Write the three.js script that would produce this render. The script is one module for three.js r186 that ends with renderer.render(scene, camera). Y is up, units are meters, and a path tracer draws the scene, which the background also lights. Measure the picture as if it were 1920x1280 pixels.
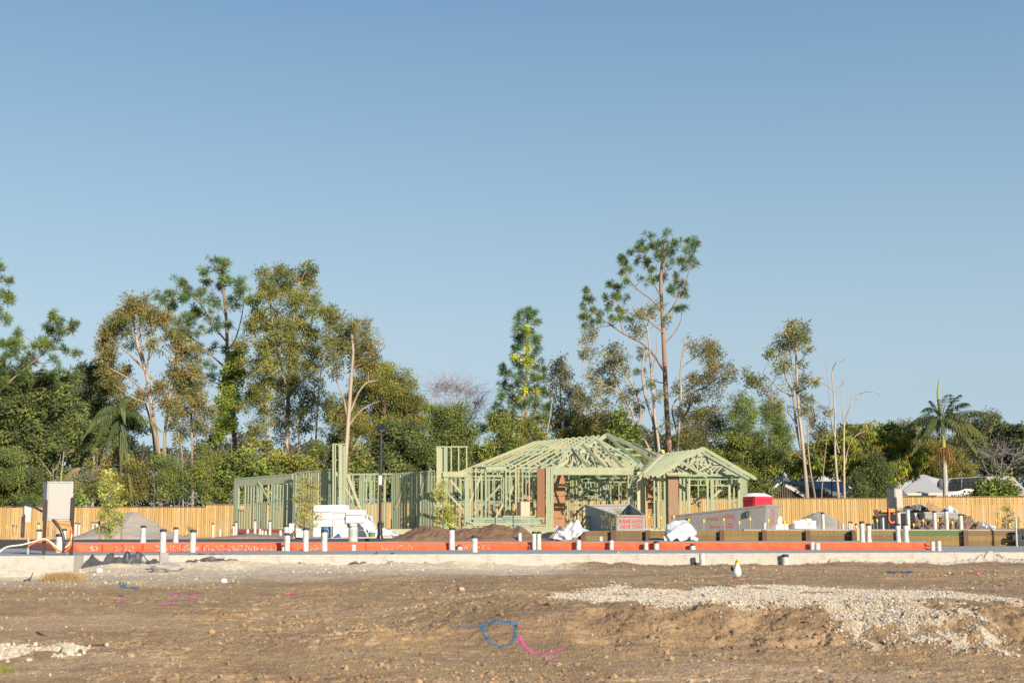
import * as THREE from 'three';
import { mergeGeometries } from 'three/addons/utils/BufferGeometryUtils.js';

// ---------------------------------------------------------------- camera, sky, sun, exposure
const F = 2667, EYE = 1.6, TILT = Math.atan(360 / F), CT = Math.cos(TILT), ST = Math.sin(TILT);
const scene = new THREE.Scene(), EXPO = 1.42;
const camera = new THREE.PerspectiveCamera(2 * Math.atan(640 / F) * 180 / Math.PI, 1.5, 0.1, 6000);
camera.position.set(0, EYE, 0);
camera.rotation.set(TILT, 0, 0);
camera.focus = 48;
camera.userData.fStop = 2.8;
const renderer = new THREE.WebGLRenderer({ antialias: true });
renderer.toneMapping = THREE.LinearToneMapping;
renderer.toneMappingExposure = EXPO;
renderer.shadowMap.enabled = true;

const SUN_EL = 26 * Math.PI / 180, SUN_AZ = 45 * Math.PI / 180;      // sun behind the camera, to its right
const sunDir = new THREE.Vector3(Math.sin(SUN_AZ) * Math.cos(SUN_EL), Math.sin(SUN_EL), Math.cos(SUN_AZ) * Math.cos(SUN_EL));
const lin = (c) => { c /= 255; return c <= 0.04045 ? c / 12.92 : ((c + 0.055) / 1.055) ** 2.4; };
{
  // clear sky: pale near the horizon, deeper blue overhead, a little darker at right angles to the sun
  const stops = [[-90, 150, 140, 125], [-1, 176, 190, 196], [0, 196, 213, 223], [7.2, 185, 208, 224], [12.2, 165, 195, 219], [16.5, 147, 181, 211], [21.2, 128, 166, 203], [35, 95, 138, 185], [60, 66, 108, 160], [90, 54, 94, 146]];
  const W = 512, H = 256, data = new Float32Array(W * H * 4), v = new THREE.Vector3();
  for (let j = 0; j < H; j++) for (let i = 0; i < W; i++) {
    const phi = ((i + 0.5) / W - 0.5) * 2 * Math.PI, el = ((j + 0.5) / H - 0.5) * Math.PI;
    v.set(Math.cos(phi) * Math.cos(el), Math.sin(el), Math.sin(phi) * Math.cos(el));
    const deg = el * 180 / Math.PI;
    let k = 0; while (k < stops.length - 2 && deg > stops[k + 1][0]) k++;
    const a = stops[k], b = stops[k + 1]; let t = Math.min(1, Math.max(0, (deg - a[0]) / (b[0] - a[0])));
    const c = v.dot(sunDir), f = (0.91 + 0.28 * c * c + 0.3 * Math.max(0, c) ** 8) / EXPO;
    for (let n = 0; n < 3; n++) data[(j * W + i) * 4 + n] = (lin(a[n + 1]) * (1 - t) + lin(b[n + 1]) * t) * f * (n === 0 ? 0.97 : 1);
    data[(j * W + i) * 4 + 3] = 1;
  }
  const sky = new THREE.DataTexture(data, W, H, THREE.RGBAFormat, THREE.FloatType);
  sky.mapping = THREE.EquirectangularReflectionMapping; sky.magFilter = sky.minFilter = THREE.LinearFilter; sky.needsUpdate = true;
  scene.background = sky; scene.environment = sky;
}
const sun = new THREE.DirectionalLight(new THREE.Color().setRGB(1, 0.87, 0.70), 5);
sun.position.copy(sunDir).multiplyScalar(120); sun.target.position.set(0, 0, -55);
sun.castShadow = true; sun.shadow.radius = 1.2; sun.shadow.mapSize.set(4096, 4096);
Object.assign(sun.shadow.camera, { left: -70, right: 70, top: 60, bottom: -60, near: 1, far: 300 });
scene.add(sun, sun.target);

// ---------------------------------------------------------------- helpers
let seed = 12345;
const rnd = () => { seed = (seed + 0x6D2B79F5) | 0; let t = Math.imul(seed ^ (seed >>> 15), 1 | seed); t = (t + Math.imul(t ^ (t >>> 7), 61 | t)) ^ t; return ((t ^ (t >>> 14)) >>> 0) / 4294967296; };
const rr = (a, b) => a + (b - a) * rnd();
const gauss = () => (rnd() + rnd() + rnd() + rnd() - 2) * 0.87;
const hash = (x, y, s = 0) => { let h = Math.imul(x | 0, 374761393) + Math.imul(y | 0, 668265263) + Math.imul(s | 0, 1442695041); h = Math.imul(h ^ (h >>> 13), 1274126177); return ((h ^ (h >>> 16)) >>> 0) / 4294967296; };
const vn = (x, y, s = 0) => { const i = Math.floor(x), j = Math.floor(y); let u = x - i, w = y - j; u = u * u * (3 - 2 * u); w = w * w * (3 - 2 * w); return (hash(i, j, s) * (1 - u) + hash(i + 1, j, s) * u) * (1 - w) + (hash(i, j + 1, s) * (1 - u) + hash(i + 1, j + 1, s) * u) * w; };
const fbm = (x, y, o = 4, s = 0) => { let a = 0.5, r = 0, n = 0; for (let k = 0; k < o; k++) { r += a * vn(x, y, s + k); n += a; a *= 0.5; x = x * 2.03 + 1.7; y = y * 2.03 - 3.1; } return r / n; };
const cell = (x, y, s = 0) => { const i = Math.floor(x), j = Math.floor(y); let a = 9, b = 9, id = 0; for (let p = -1; p < 2; p++) for (let q = -1; q < 2; q++) { const dx = i + p + hash(i + p, j + q, s) - x, dy = j + q + hash(i + p, j + q, s + 7) - y, e = dx * dx + dy * dy; if (e < a) { b = a; a = e; id = hash(i + p, j + q, s + 3); } else if (e < b) b = e; } return [Math.sqrt(a), Math.sqrt(b), id]; };
const sstep = (a, b, x) => { const t = Math.min(1, Math.max(0, (x - a) / (b - a))); return t * t * (3 - 2 * t); };
const mix = (a, b, t) => a + (b - a) * t;
const pw = (x, ...pts) => { if (x <= pts[0][0]) return pts[0][1]; for (let k = 1; k < pts.length; k++) if (x <= pts[k][0]) return mix(pts[k - 1][1], pts[k][1], (x - pts[k - 1][0]) / (pts[k][0] - pts[k - 1][0])); return pts[pts.length - 1][1]; };
const V = (x, y, z) => new THREE.Vector3(x, y, z);
// the point seen at a photo pixel, at forward distance d
const P = (px, py, d) => { const u = (640 - py) / F, t = d / (CT - u * ST); return V((px - 960) / F * t, EYE + (u * CT + ST) * t, -d); };
const PX = (px, d) => P(px, 1000, d).x;
const MPP = (d) => d / F / CT;                                          // metres per photo pixel at distance d

const used = {};
const numbered = (n) => { const k = used[n] = (used[n] ?? -1) + 1; return k ? n + '_' + String(k).padStart(3, '0') : n; };
const tag = (o, label, category, group, kind) => { Object.assign(o.userData, { label, category }); if (group) o.userData.group = group; if (kind) o.userData.kind = kind; return o; };
const thing = (name, label, category, pos = V(0, 0, 0), ry = 0, group) => { const g = new THREE.Group(); g.name = numbered(name); g.position.copy(pos); g.rotation.y = ry; scene.add(g); return tag(g, label, category, group); };
const sh = (m) => { m.castShadow = m.receiveShadow = true; return m; };
const clean = (g) => { const k = g.index ? g.toNonIndexed() : g; for (const n of Object.keys(k.attributes)) if (!['position', 'normal', 'uv'].includes(n)) k.deleteAttribute(n); return k; };
const merge = (gs) => { gs = [].concat(gs); return gs.length === 1 ? gs[0] : mergeGeometries(gs.map(clean)); };
const part = (parent, name, gs, m) => { const o = sh(new THREE.Mesh(merge(gs), m)); o.name = parent === scene ? numbered(name) : name; parent.add(o); return o; };
const struct = (name, gs, m) => { const o = part(scene, name, gs, m); o.userData.kind = 'structure'; return o; };
const UB = new THREE.BoxGeometry(1, 1, 1);
const bx = (w, h, d, x = 0, y = 0, z = 0, ry = 0, rx = 0, rz = 0) => { const g = new THREE.BoxGeometry(w, h, d); if (rx || ry || rz) g.applyMatrix4(new THREE.Matrix4().makeRotationFromEuler(new THREE.Euler(rx, ry, rz, 'YXZ'))); return g.translate(x, y, z); };
// box with chamfered edges
const cbx = (w, h, d, c = 0.01, x = 0, y = 0, z = 0, ry = 0) => {
  const s = new THREE.Shape(), a = w / 2 - c, b = h / 2 - c; s.moveTo(-a, -b); s.lineTo(a, -b); s.lineTo(a, b); s.lineTo(-a, b);
  const g = new THREE.ExtrudeGeometry(s, { depth: d - 2 * c, bevelSize: c, bevelThickness: c, bevelSegments: 1, steps: 1 }).translate(0, 0, -d / 2 + c);
  if (ry) g.rotateY(ry); return g.translate(x, y, z);
};
const cyl = (r0, r1, h, x = 0, y = 0, z = 0, n = 12, open = false) => new THREE.CylinderGeometry(r1, r0, h, n, 1, open).translate(x, y + h / 2, z);
const xm = new THREE.Matrix4(), q0 = new THREE.Quaternion();
// matrix of a unit box that runs from p to q, w wide (sideways) and h high
const beamM = (p, q, w, h) => { const d = q.clone().sub(p), L = d.length(); d.normalize(); const up = Math.abs(d.y) > 0.98 ? V(0, 0, 1) : V(0, 1, 0); const s = V(0, 0, 0).crossVectors(up, d).normalize(), u = V(0, 0, 0).crossVectors(d, s); return new THREE.Matrix4().makeBasis(s.multiplyScalar(w), u.multiplyScalar(h), d.multiplyScalar(L)).setPosition(p.clone().add(q).multiplyScalar(0.5)); };
const beam = (p, q, w, h) => UB.clone().applyMatrix4(beamM(p, q, w, h));
// a member of a frame: a shared box, placed
const member = (parent, name, m, p, q, w, h) => { const o = sh(new THREE.Mesh(UB, m)); o.name = name; beamM(p, q, w, h).decompose(o.position, o.quaternion, o.scale); parent.add(o); return o; };
// tapering tube through points
const tube = (pts, r0, r1, n = 6, seg) => {
  const c = pts.length > 2 ? new THREE.CatmullRomCurve3(pts) : new THREE.LineCurve3(pts[0], pts[1]); seg ??= pts.length > 2 ? (pts.length - 1) * 4 : 1;
  const g = new THREE.TubeGeometry(c, seg, 1, n, false), p = g.attributes.position, nn = g.attributes.normal;
  for (let i = 0; i <= seg; i++) { const r = mix(r0, r1, i / seg); for (let j = 0; j <= n; j++) { const k = i * (n + 1) + j; p.setXYZ(k, p.getX(k) + nn.getX(k) * (r - 1), p.getY(k) + nn.getY(k) * (r - 1), p.getZ(k) + nn.getZ(k) * (r - 1)); } }
  return g;
};
// textures
const tex = (n, f, rx = 1, ry = 1, srgb = false) => { const d = new Uint8Array(n * n * 4); for (let j = 0; j < n; j++) for (let i = 0; i < n; i++) { const c = f(i / n, j / n); for (let k = 0; k < 3; k++) d[(j * n + i) * 4 + k] = Math.max(0, Math.min(255, 255 * (Array.isArray(c) ? c[k] : c))); d[(j * n + i) * 4 + 3] = 255; } const t = new THREE.DataTexture(d, n, n); t.wrapS = t.wrapT = THREE.RepeatWrapping; t.magFilter = THREE.LinearFilter; t.minFilter = THREE.LinearMipmapLinearFilter; t.generateMipmaps = true; t.repeat.set(rx, ry); if (srgb) t.colorSpace = THREE.SRGBColorSpace; t.needsUpdate = true; return t; };
const rep = (t, x, y) => { const c = t.clone(); c.repeat.set(x, y); c.needsUpdate = true; return c; };
// periodic noise for textures that repeat
const pn = (u, v, fx, fy, s) => { const x = u * fx, y = v * fy, i = Math.floor(x), j = Math.floor(y); let a = x - i, b = y - j; a = a * a * (3 - 2 * a); b = b * b * (3 - 2 * b); const h = (p, q) => hash(((p % fx) + fx) % fx, ((q % fy) + fy) % fy, s); return (h(i, j) * (1 - a) + h(i + 1, j) * a) * (1 - b) + (h(i, j + 1) * (1 - a) + h(i + 1, j + 1) * a) * b; };
const T = {
  grain: tex(256, (u, v) => 0.8 + 0.2 * pn(u, v, 24, 3, 1) - 0.16 * (pn(u, v, 60, 4, 2) > 0.78 ? 1 : 0) * pn(u, v, 8, 12, 3)),
  concrete: tex(512, (u, v) => 0.76 + 0.2 * pn(u, v, 5, 7, 4) * pn(u, v, 13, 9, 44) + 0.14 * pn(u, v, 40, 40, 5) - 0.2 * (pn(u, v, 9, 30, 6) > 0.75 ? 1 : 0) * pn(u, v, 60, 60, 8)),
  bark: tex(256, (u, v) => 0.55 + 0.3 * pn(u, v, 8, 20, 9) + 0.3 * pn(u, v, 30, 60, 10) - 0.25 * (pn(u, v, 5, 9, 11) > 0.7 ? 1 : 0)),
  paper: tex(256, (u, v) => { const k = pn(u, v, 6, 9, 12) > 0.66 ? 0.55 : 1, m = 0.75 + 0.25 * pn(u, v, 12, 30, 13); return [m * k, m * k * (0.9 + 0.1 * k), m * k * (0.8 + 0.2 * k)]; }),
  fine: tex(256, (u, v) => 0.72 + 0.28 * pn(u, v, 32, 32, 14) + 0.2 * (pn(u, v, 90, 90, 15) - 0.5)),
  soil: tex(512, (u, v) => { const a = pn(u, v, 70, 70, 21), b = pn(u, v, 130, 130, 22), c = pn(u, v, 9, 9, 23); return 0.74 + 0.16 * c + 0.16 * (b - 0.5) - 0.42 * sstep(0.74, 0.86, a) * sstep(0.35, 0.6, c) + 0.26 * sstep(0.84, 0.92, b) * sstep(0.55, 0.4, c); }),
  crumb: tex(512, (u, v) => { const a = pn(u, v, 34, 34, 24), b = pn(u, v, 75, 75, 25), r = 1 - Math.abs(2 * a - 1); return 0.35 * r + 0.4 * b + 0.25 * pn(u, v, 160, 160, 26); }),
  dirtmap: tex(256, (u, v) => 0.5 + 0.5 * pn(u, v, 12, 12, 16) * pn(u, v, 50, 50, 17)),
};
const M = (r, g, b, rough = 0.8, o = {}) => new THREE.MeshStandardMaterial(Object.assign({ color: new THREE.Color().setRGB(r, g, b), roughness: rough, side: THREE.DoubleSide }, o));
// ---------------------------------------------------------------- the ground
const slabD = (px) => mix(26.4, 31.5, px / 1920);                     // front edge of the near slab
const S0 = V(PX(0, 26.4), 0, -26.4), S1 = V(PX(1920, 31.5), 0, -31.5);
const slabLine = (x) => -mix(S0.z, S1.z, (x - S0.x) / (S1.x - S0.x)); // its distance at a given x
const farLevel = (x) => mix(1.3, 1.87, Math.min(1, Math.max(0, (x + 24) / 50)));
function base(x, d) {
  const s = sstep(-1.6, 0.1, x + 0.5 * (fbm(x * 0.4, d * 0.4, 2, 60) - 0.5));
  const w = d + 0.9 * (fbm(x * 0.55, 3.3, 3, 50) - 0.5) + 0.35 * (fbm(x * 1.9, d, 2, 52) - 0.5);
  const L = pw(d, [-60, 0], [5, 0], [12.4, 0.3], [16, 0.53], [20, 0.78], [24, 0.9], [27, 0.95]);
  const R = pw(w, [-60, 0], [5, 0], [8, 0.08], [12.6, 0.3], [14.2, 0.37], [14.8, 0.45], [15.6, 0.73], [16.2, 0.8], [18, 0.82], [20, 0.85], [25, 0.90], [29, 0.90]);
  let h = mix(L, R, s);
  if (d > 22) h -= 0.13 * sstep(-7.3, -8.2, x) * sstep(22, 25, d);     // lower sand beside the left slab end
  return h;
}
function G(x, z) {
  const d = -z, sl = slabLine(x);
  if (d > 47.5) { const b = sstep(1.5, 2.0, x + 0.01 * d), near = mix(1.36, 1.67, b); return mix(near, farLevel(x), sstep(50, 76, d)) + (d > 110 ? 0 : 0.05 * (fbm(x * 0.7, d * 0.7, 3, 70) - 0.5)); }
  if (d > sl + 0.05) return d > 46.2 ? (x > 2 ? 1.05 : 0.95) : 0.85;
  let h = base(x, d);
  const amp = sstep(3, 9, d);
  const rough = 0.5 + 0.5 * sstep(0.35, 0.6, fbm(x * 0.35, d * 0.35, 3, 80));
  h += amp * (0.10 * (fbm(x * 0.55, d * 0.8, 3, 81) - 0.5) + 0.04 * (fbm(x * 1.7, d * 2.2, 3, 82) - 0.5) * rough);
  // long shallow wheel ruts across the site
  h += amp * 0.035 * (vn(x * 0.25 + 2 * vn(x * 0.2, d * 0.5, 5), d * 2.6, 83) - 0.5) * sstep(15, 18, d + 0.5);
  if (d > 8) {
    const face = sstep(14.2, 15, d) * (1 - sstep(16.2, 17, d)) * sstep(-2.5, 0, x);
    const [a, b, id] = cell(x * 7 + 0.5 * vn(x * 13, d * 13, 1), d * 7, 84);
    h += 0.013 * rough * sstep(0.6, 0.95, id) * sstep(0.0, 0.25, b - a) * (1 + face);            // clods with sharp sides
    const q = cell(x * 19 + 0.6 * vn(x * 30, d * 30, 2), d * 19, 94); h += 0.008 * (q[2] - 0.5) * sstep(0.0, 0.2, q[1] - q[0]) * (0.4 + 0.6 * rough);
    if (face > 0) { const c = cell(x * 1.7 + 0.6 * vn(x * 4, d * 4, 90), d * 2.8, 91), r = 1 - Math.abs(2 * fbm(x * 2.2, d * 2.6, 4, 95) - 1); const calm = face * (0.3 + 0.7 * sstep(0.5, 1.1, Math.abs(x + 0.05))); h += calm * (0.06 * (c[2] - 0.5) * sstep(0.0, 0.14, c[1] - c[0]) + 0.08 * (r - 0.75) + 0.035 * (fbm(x * 5, d * 6, 3, 92) - 0.5)); }  // broken bank
    if (rough > 0.55) { const c = cell(x * 2.6 + 0.4 * vn(x * 6, d * 6, 4), d * 3, 85); h -= 0.035 * (1 - sstep(0.0, 0.07, c[1] - c[0])) * (rough - 0.5) * 2 * sstep(0.4, 0.6, vn(x * 1.1, d * 1.1, 96)); } // cracks
    h += 0.016 * (fbm(x * 6, d * 8, 4, 86) - 0.5) + 0.007 * (vn(x * 28, d * 28, 87) - 0.5);
    const tr = Math.abs(((d * 0.97 + 0.05 * x + 0.12 * vn(x * 0.3, 1, 97)) % 1.9) - 0.95); if (tr < 0.24 && d > 17.2) h -= amp * 0.018 * (1 - tr / 0.24) * sstep(0.35, 0.6, vn(x * 0.3, d * 0.4, 98)) * (0.6 + 0.4 * Math.sign(Math.sin(x * 38 + 20 * tr)));   // tyre tracks
  }
  const hu = Math.exp(-(((x + 1.55) / 0.75) ** 2) - ((d - 15.2) / 0.55) ** 2); if (hu > 0.02) { const c = cell(x * 4.2 + 0.5 * vn(x * 7, d * 7, 12), d * 4.6, 99); h += hu * (0.09 + 0.06 * (c[2] - 0.4) * sstep(0.0, 0.12, c[1] - c[0]) - 0.03 * (1 - sstep(0, 0.08, c[1] - c[0]))); }
  const lip = sstep(1.0, 0.1, sl - d);                                                        // loose soil pushed against the slab
  h += lip * (0.16 * fbm(x * 1.3, d * 1.3, 3, 88) + 0.05 * (fbm(x * 6, d * 6, 2, 89) - 0.5)) + sstep(3.8, 2.4, sl - d) * sstep(0.2, 2, sl - d) * sstep(1, 2, x) * 0.06;
  return h;
}
// where a photo pixel meets the ground
function groundAt(px, py) { for (let d = 9; d < 60; d += 0.05) { const p = P(px, py, d); if (p.y < G(p.x, p.z)) return p; } return P(px, py, 60); }

const inPoly = (x, z, poly) => { let c = false; for (let i = 0, j = poly.length - 1; i < poly.length; j = i++) { const a = poly[i], b = poly[j]; if ((a.z > z) !== (b.z > z) && x < (b.x - a.x) * (z - a.z) / (b.z - a.z) + a.x) c = !c; } return c; };
const GRAVEL = [
  ['wide sheet of pale crushed gravel spilling over the soil bank', [[1015, 1119], [1110, 1106], [1150, 1098], [1170, 1098], [1185, 1104], [1290, 1106], [1400, 1098], [1480, 1099], [1560, 1103], [1700, 1108], [1800, 1112], [1880, 1122], [1915, 1132], [1790, 1131], [1700, 1129], [1580, 1131], [1740, 1137], [1762, 1150], [1756, 1168], [1700, 1172], [1660, 1164], [1648, 1175], [1605, 1160], [1570, 1168], [1535, 1152], [1450, 1142], [1390, 1152], [1360, 1142], [1280, 1136], [1180, 1130], [1090, 1125]], 49400, 0.0118],
  ['streak of pale gravel running down the bank', [[1608, 1160], [1640, 1168], [1630, 1185], [1628, 1205], [1612, 1212], [1615, 1190]], 1330, 0.0112],
  ['rounded patch of pale gravel on the bank foot', [[1708, 1203], [1722, 1192], [1738, 1190], [1748, 1203], [1740, 1214], [1716, 1216]], 1710, 0.0112],
  ['second patch of pale gravel right of the rounded one', [[1768, 1190], [1802, 1194], [1796, 1212], [1800, 1220], [1776, 1212]], 1330, 0.0112],
  ['small slanting patch of pale gravel at the right bank', [[1828, 1178], [1852, 1184], [1866, 1208], [1850, 1216], [1832, 1196]], 1520, 0.0112],
  ['thin patch of pale gravel above the right bank', [[1780, 1141], [1800, 1143], [1840, 1144], [1845, 1160], [1815, 1152], [1785, 1152]], 1140, 0.0101],
  ['strip of coarse pale gravel by the grass at far left', [[-60, 1212], [40, 1210], [60, 1220], [100, 1209], [132, 1212], [140, 1222], [90, 1232], [40, 1228], [0, 1240], [-60, 1245]], 3230, 0.0179],
].map(([label, pts, n, size]) => { const poly = pts.map(([a, b]) => groundAt(a, b)), xs = poly.map((p) => p.x), zs = poly.map((p) => p.z); return { label, n, size, poly, x0: Math.min(...xs), x1: Math.max(...xs), z0: Math.min(...zs), z1: Math.max(...zs) }; });
// how far inside a gravel patch a spot lies: 1 well inside, 0 outside, ragged between
const gravelAt = (x, z, grow = 0) => { for (const g of GRAVEL) { if (x < g.x0 - 0.5 || x > g.x1 + 0.5 || z < g.z0 - 0.7 || z > g.z1 + 0.7) continue; const wx = x + (0.45 + grow) * (fbm(x * 3, z * 3, 3, 130) - 0.5), wz = z + (0.6 + grow * 1.6) * (fbm(x * 3, z * 3, 3, 131) - 0.5); if (inPoly(wx, wz, g.poly) && fbm(x * 1.5, z * 2.2, 3, 133) > 0.3) return 1; } return 0; };

const rows = [-300, -60, -20, 0, 3, 5.5, 7.5];
for (let d = 8.6; d < 34; d += 0.014 * (d / 12) ** 1.75) rows.push(d);
for (let d = 34; d < 120; d += 1.1) rows.push(d);
rows.push(47.45, 47.55, 46.15, 46.25, 150, 220, 400, 900, 5000); rows.sort((a, b) => a - b);
const cols = [];
for (let c = -1; c <= 1.0001; c += 2 / 680) cols.push(c);
cols.unshift(-60, -14, -5, -2.4, -1.5); cols.push(1.5, 2.4, 5, 14, 60);
const NC = cols.length, NR = rows.length, gpos = new Float32Array(NR * NC * 3), guv = new Float32Array(NR * NC * 2), gcol = new Float32Array(NR * NC * 3), gidx = [];
const soilColor = (x, d, out) => {
  const n = fbm(x * 0.5, d * 0.9, 4, 100), m = fbm(x * 1.6, d * 2.4, 4, 101), k = fbm(x * 7, d * 8, 3, 102), f = vn(x * 30, d * 30, 103);
  let c = [0.305, 0.20, 0.106];
  const to = (r, g, b, t) => { c[0] = mix(c[0], r, t); c[1] = mix(c[1], g, t); c[2] = mix(c[2], b, t); };
  to(0.40, 0.272, 0.165, sstep(0.45, 0.68, n) * 0.75);                  // drier pale soil
  to(0.22, 0.128, 0.072, sstep(0.5, 0.7, m) * 0.55);                    // freshly dug soil
  to(0.40, 0.25, 0.12, sstep(0.62, 0.75, fbm(x * 0.9 + 9, d * 1.4, 3, 104)) * 0.35);   // orange clay
  to(0.46, 0.34, 0.22, sstep(0.62, 0.78, k) * 0.5);
  to(0.16, 0.09, 0.05, sstep(0.72, 0.85, f) * 0.5 * sstep(0.4, 0.6, k));
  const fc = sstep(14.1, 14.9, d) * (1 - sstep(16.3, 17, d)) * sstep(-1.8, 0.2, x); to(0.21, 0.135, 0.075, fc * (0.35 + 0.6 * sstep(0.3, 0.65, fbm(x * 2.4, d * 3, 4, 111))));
  if (gravelAt(x, -d, 0.2)) to(0.40, 0.335, 0.26, 0.35 + 0.35 * k);
  const sl = slabLine(x);
  // pale sand beside the slab, left half of the site
  const sand = sstep(mix(7.2, 6.0, sstep(-8, 0, x)) + 1.6 * (fbm(x * 0.8, d * 1.2, 4, 105) - 0.5) * 3.4, 1.8, sl - d) * sstep(2.0, 0.4, x + 2.5 * (fbm(x, d, 3, 106) - 0.5));
  to(0.56, 0.475, 0.37, sand * (0.7 + 0.3 * k));
  const dark = sstep(2.6, 1.2, sl - d) * sstep(0.6, 2.2, x);
  to(0.235, 0.14, 0.085, dark * 0.85);
  const track = sstep(4.8, 3.9, sl - d) * sstep(2.4, 3.2, sl - d) * sstep(1, 2.5, x); to(0.40, 0.28, 0.18, track * 0.5 * sstep(0.35, 0.6, vn(x * 0.5, d * 6, 107)));
  const v = (0.9 + 0.2 * vn(x * 60, d * 60, 108)) * 1.48; out[0] = c[0] * v; out[1] = c[1] * v; out[2] = c[2] * v * 0.93;
};
const gridW = (d) => Math.max(5, 0.36 * 1.1 * Math.max(d, 0) + 0.9);
{
  const c = [0, 0, 0];
  for (let r = 0; r < NR; r++) for (let k = 0; k < NC; k++) {
    const d = rows[r], x = cols[k] * gridW(d), i = r * NC + k;
    gpos[i * 3] = x; gpos[i * 3 + 1] = d > 130 || d < -5 || Math.abs(cols[k]) > 3 ? (d > 40 ? farLevel(x) : base(x, d)) : G(x, -d); gpos[i * 3 + 2] = -d; guv[i * 2] = x / 1.1; guv[i * 2 + 1] = d / 1.1;
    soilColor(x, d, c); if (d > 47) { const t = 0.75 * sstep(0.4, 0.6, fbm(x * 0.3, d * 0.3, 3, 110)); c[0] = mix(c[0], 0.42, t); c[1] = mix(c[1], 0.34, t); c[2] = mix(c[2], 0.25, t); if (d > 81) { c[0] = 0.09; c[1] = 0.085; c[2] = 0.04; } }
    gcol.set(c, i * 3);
    if (r < NR - 1 && k < NC - 1) gidx.push(i, i + 1, i + NC, i + 1, i + NC + 1, i + NC);
  }
  const g = new THREE.BufferGeometry();
  g.setAttribute('position', new THREE.BufferAttribute(gpos, 3)); g.setAttribute('uv', new THREE.BufferAttribute(guv, 2)); g.setAttribute('color', new THREE.BufferAttribute(gcol, 3));
  g.setIndex(gidx); g.computeVertexNormals();
  const o = sh(new THREE.Mesh(g, new THREE.MeshStandardMaterial({ vertexColors: true, roughness: 0.95, map: T.soil, bumpMap: T.crumb, bumpScale: 0.016, side: THREE.DoubleSide })));
  o.name = 'ground'; o.userData.kind = 'structure'; scene.add(o);
}

// sprayed survey paint: pieces of the ground's own surface, 3 mm up, kept where paint fell
function paintMark(label, strokes, colors, grow = 1) {
  const lines = strokes.map(([w, ...pts]) => [w, pts.map(([a, b]) => groundAt(a, b))]);
  let x0 = 1e9, x1 = -1e9, d0 = 1e9, d1 = -1e9;
  for (const [w, l] of lines) for (const p of l) { x0 = Math.min(x0, p.x - w); x1 = Math.max(x1, p.x + w); d0 = Math.min(d0, -p.z - w); d1 = Math.max(d1, -p.z + w); }
  const pos = [], col = [];
  const dist = (x, d) => { let m = 9; for (const [w, l] of lines) for (let k = 0; k < Math.max(1, l.length - 1); k++) { const a = l[k], b = l[Math.min(k + 1, l.length - 1)], ux = b.x - a.x, uz = b.z - a.z, t = Math.max(0, Math.min(1, ((x - a.x) * ux + (-d - a.z) * uz) / (ux * ux + uz * uz || 1))); m = Math.min(m, Math.hypot(x - a.x - ux * t, (-d - a.z - uz * t) * 0.75) / w); } return m; };
  for (let r = 0; r < NR - 1; r++) {
    if (rows[r + 1] < d0 || rows[r] > d1) continue;
    for (let k = 0; k < NC - 1; k++) {
      const i = r * NC + k; if (gpos[i * 3] > x1 || gpos[(i + 1) * 3] < x0) continue;
      for (const tri of [[i, i + 1, i + NC], [i + 1, i + NC + 1, i + NC]]) {
        const [A, B, C] = tri.map((q) => V(gpos[q * 3], gpos[q * 3 + 1] + 0.003, gpos[q * 3 + 2])), N = 4, at = (u, v) => A.clone().multiplyScalar(1 - u - v).addScaledVector(B, u).addScaledVector(C, v);
        for (let a = 0; a < N; a++) for (let b = 0; b < N - a; b++) for (let f = 0; f < (b < N - a - 1 ? 2 : 1); f++) {
          const p = f ? [at((a + 1) / N, b / N), at((a + 1) / N, (b + 1) / N), at(a / N, (b + 1) / N)] : [at(a / N, b / N), at((a + 1) / N, b / N), at(a / N, (b + 1) / N)];
          const x = (p[0].x + p[1].x + p[2].x) / 3, d = -(p[0].z + p[1].z + p[2].z) / 3, e = dist(x, d);
          if (e + 0.9 * (fbm(x * 18, d * 18, 3, 120) - 0.5) + (hash(x * 260 | 0, d * 260 | 0, 9) < 0.16 ? 1 : 0) + 0.6 * (hash(x * 900 | 0, d * 900 | 0, 7) - 0.5) > 1) continue;
          const c = colors[hash(x * 40 | 0, d * 40 | 0, 3) * colors.length | 0];
          for (const q of p) { pos.push(q.x, q.y, q.z); col.push(...c); }
        }
      }
    }
  }
  const g = new THREE.BufferGeometry(); g.setAttribute('position', new THREE.Float32BufferAttribute(pos, 3)); g.setAttribute('color', new THREE.Float32BufferAttribute(col, 3)); g.computeVertexNormals();
  const o = new THREE.Mesh(g, new THREE.MeshStandardMaterial({ vertexColors: true, roughness: 0.8, side: THREE.DoubleSide })); o.name = numbered('paint_mark'); o.receiveShadow = true; scene.add(o); tag(o, label, 'paint mark');
}
const BLUE = [[0.05, 0.17, 0.31], [0.045, 0.19, 0.36], [0.09, 0.2, 0.3]], PINK = [[0.75, 0.12, 0.32], [0.70, 0.10, 0.38], [0.62, 0.14, 0.27]];
paintMark('blue spray paint circle with a line through it on the brown bank', [[0.014, [858, 1176], [905, 1175], [975, 1174]], [0.014, [905, 1168], [930, 1164], [955, 1167], [966, 1176], [966, 1195], [955, 1210], [938, 1214], [920, 1208], [908, 1193], [903, 1178], [905, 1168]]], BLUE);
paintMark('long curved pink spray paint stroke below the blue circle', [[0.02, [975, 1196], [985, 1214], [1000, 1226], [1018, 1228], [1035, 1226], [1055, 1217]], [0.02, [1030, 1240], [1045, 1241]]], PINK);
paintMark('blue paint squiggle on pale sand near the left slab end', [[0.035, [226, 1093], [230, 1101], [240, 1103], [248, 1101], [256, 1104]]], BLUE);
paintMark('small dark blue paint blot left of a pink blot on the left soil', [[0.035, [222, 1118], [228, 1119]]], [[0.09, 0.13, 0.17], [0.08, 0.13, 0.19]]);
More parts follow.
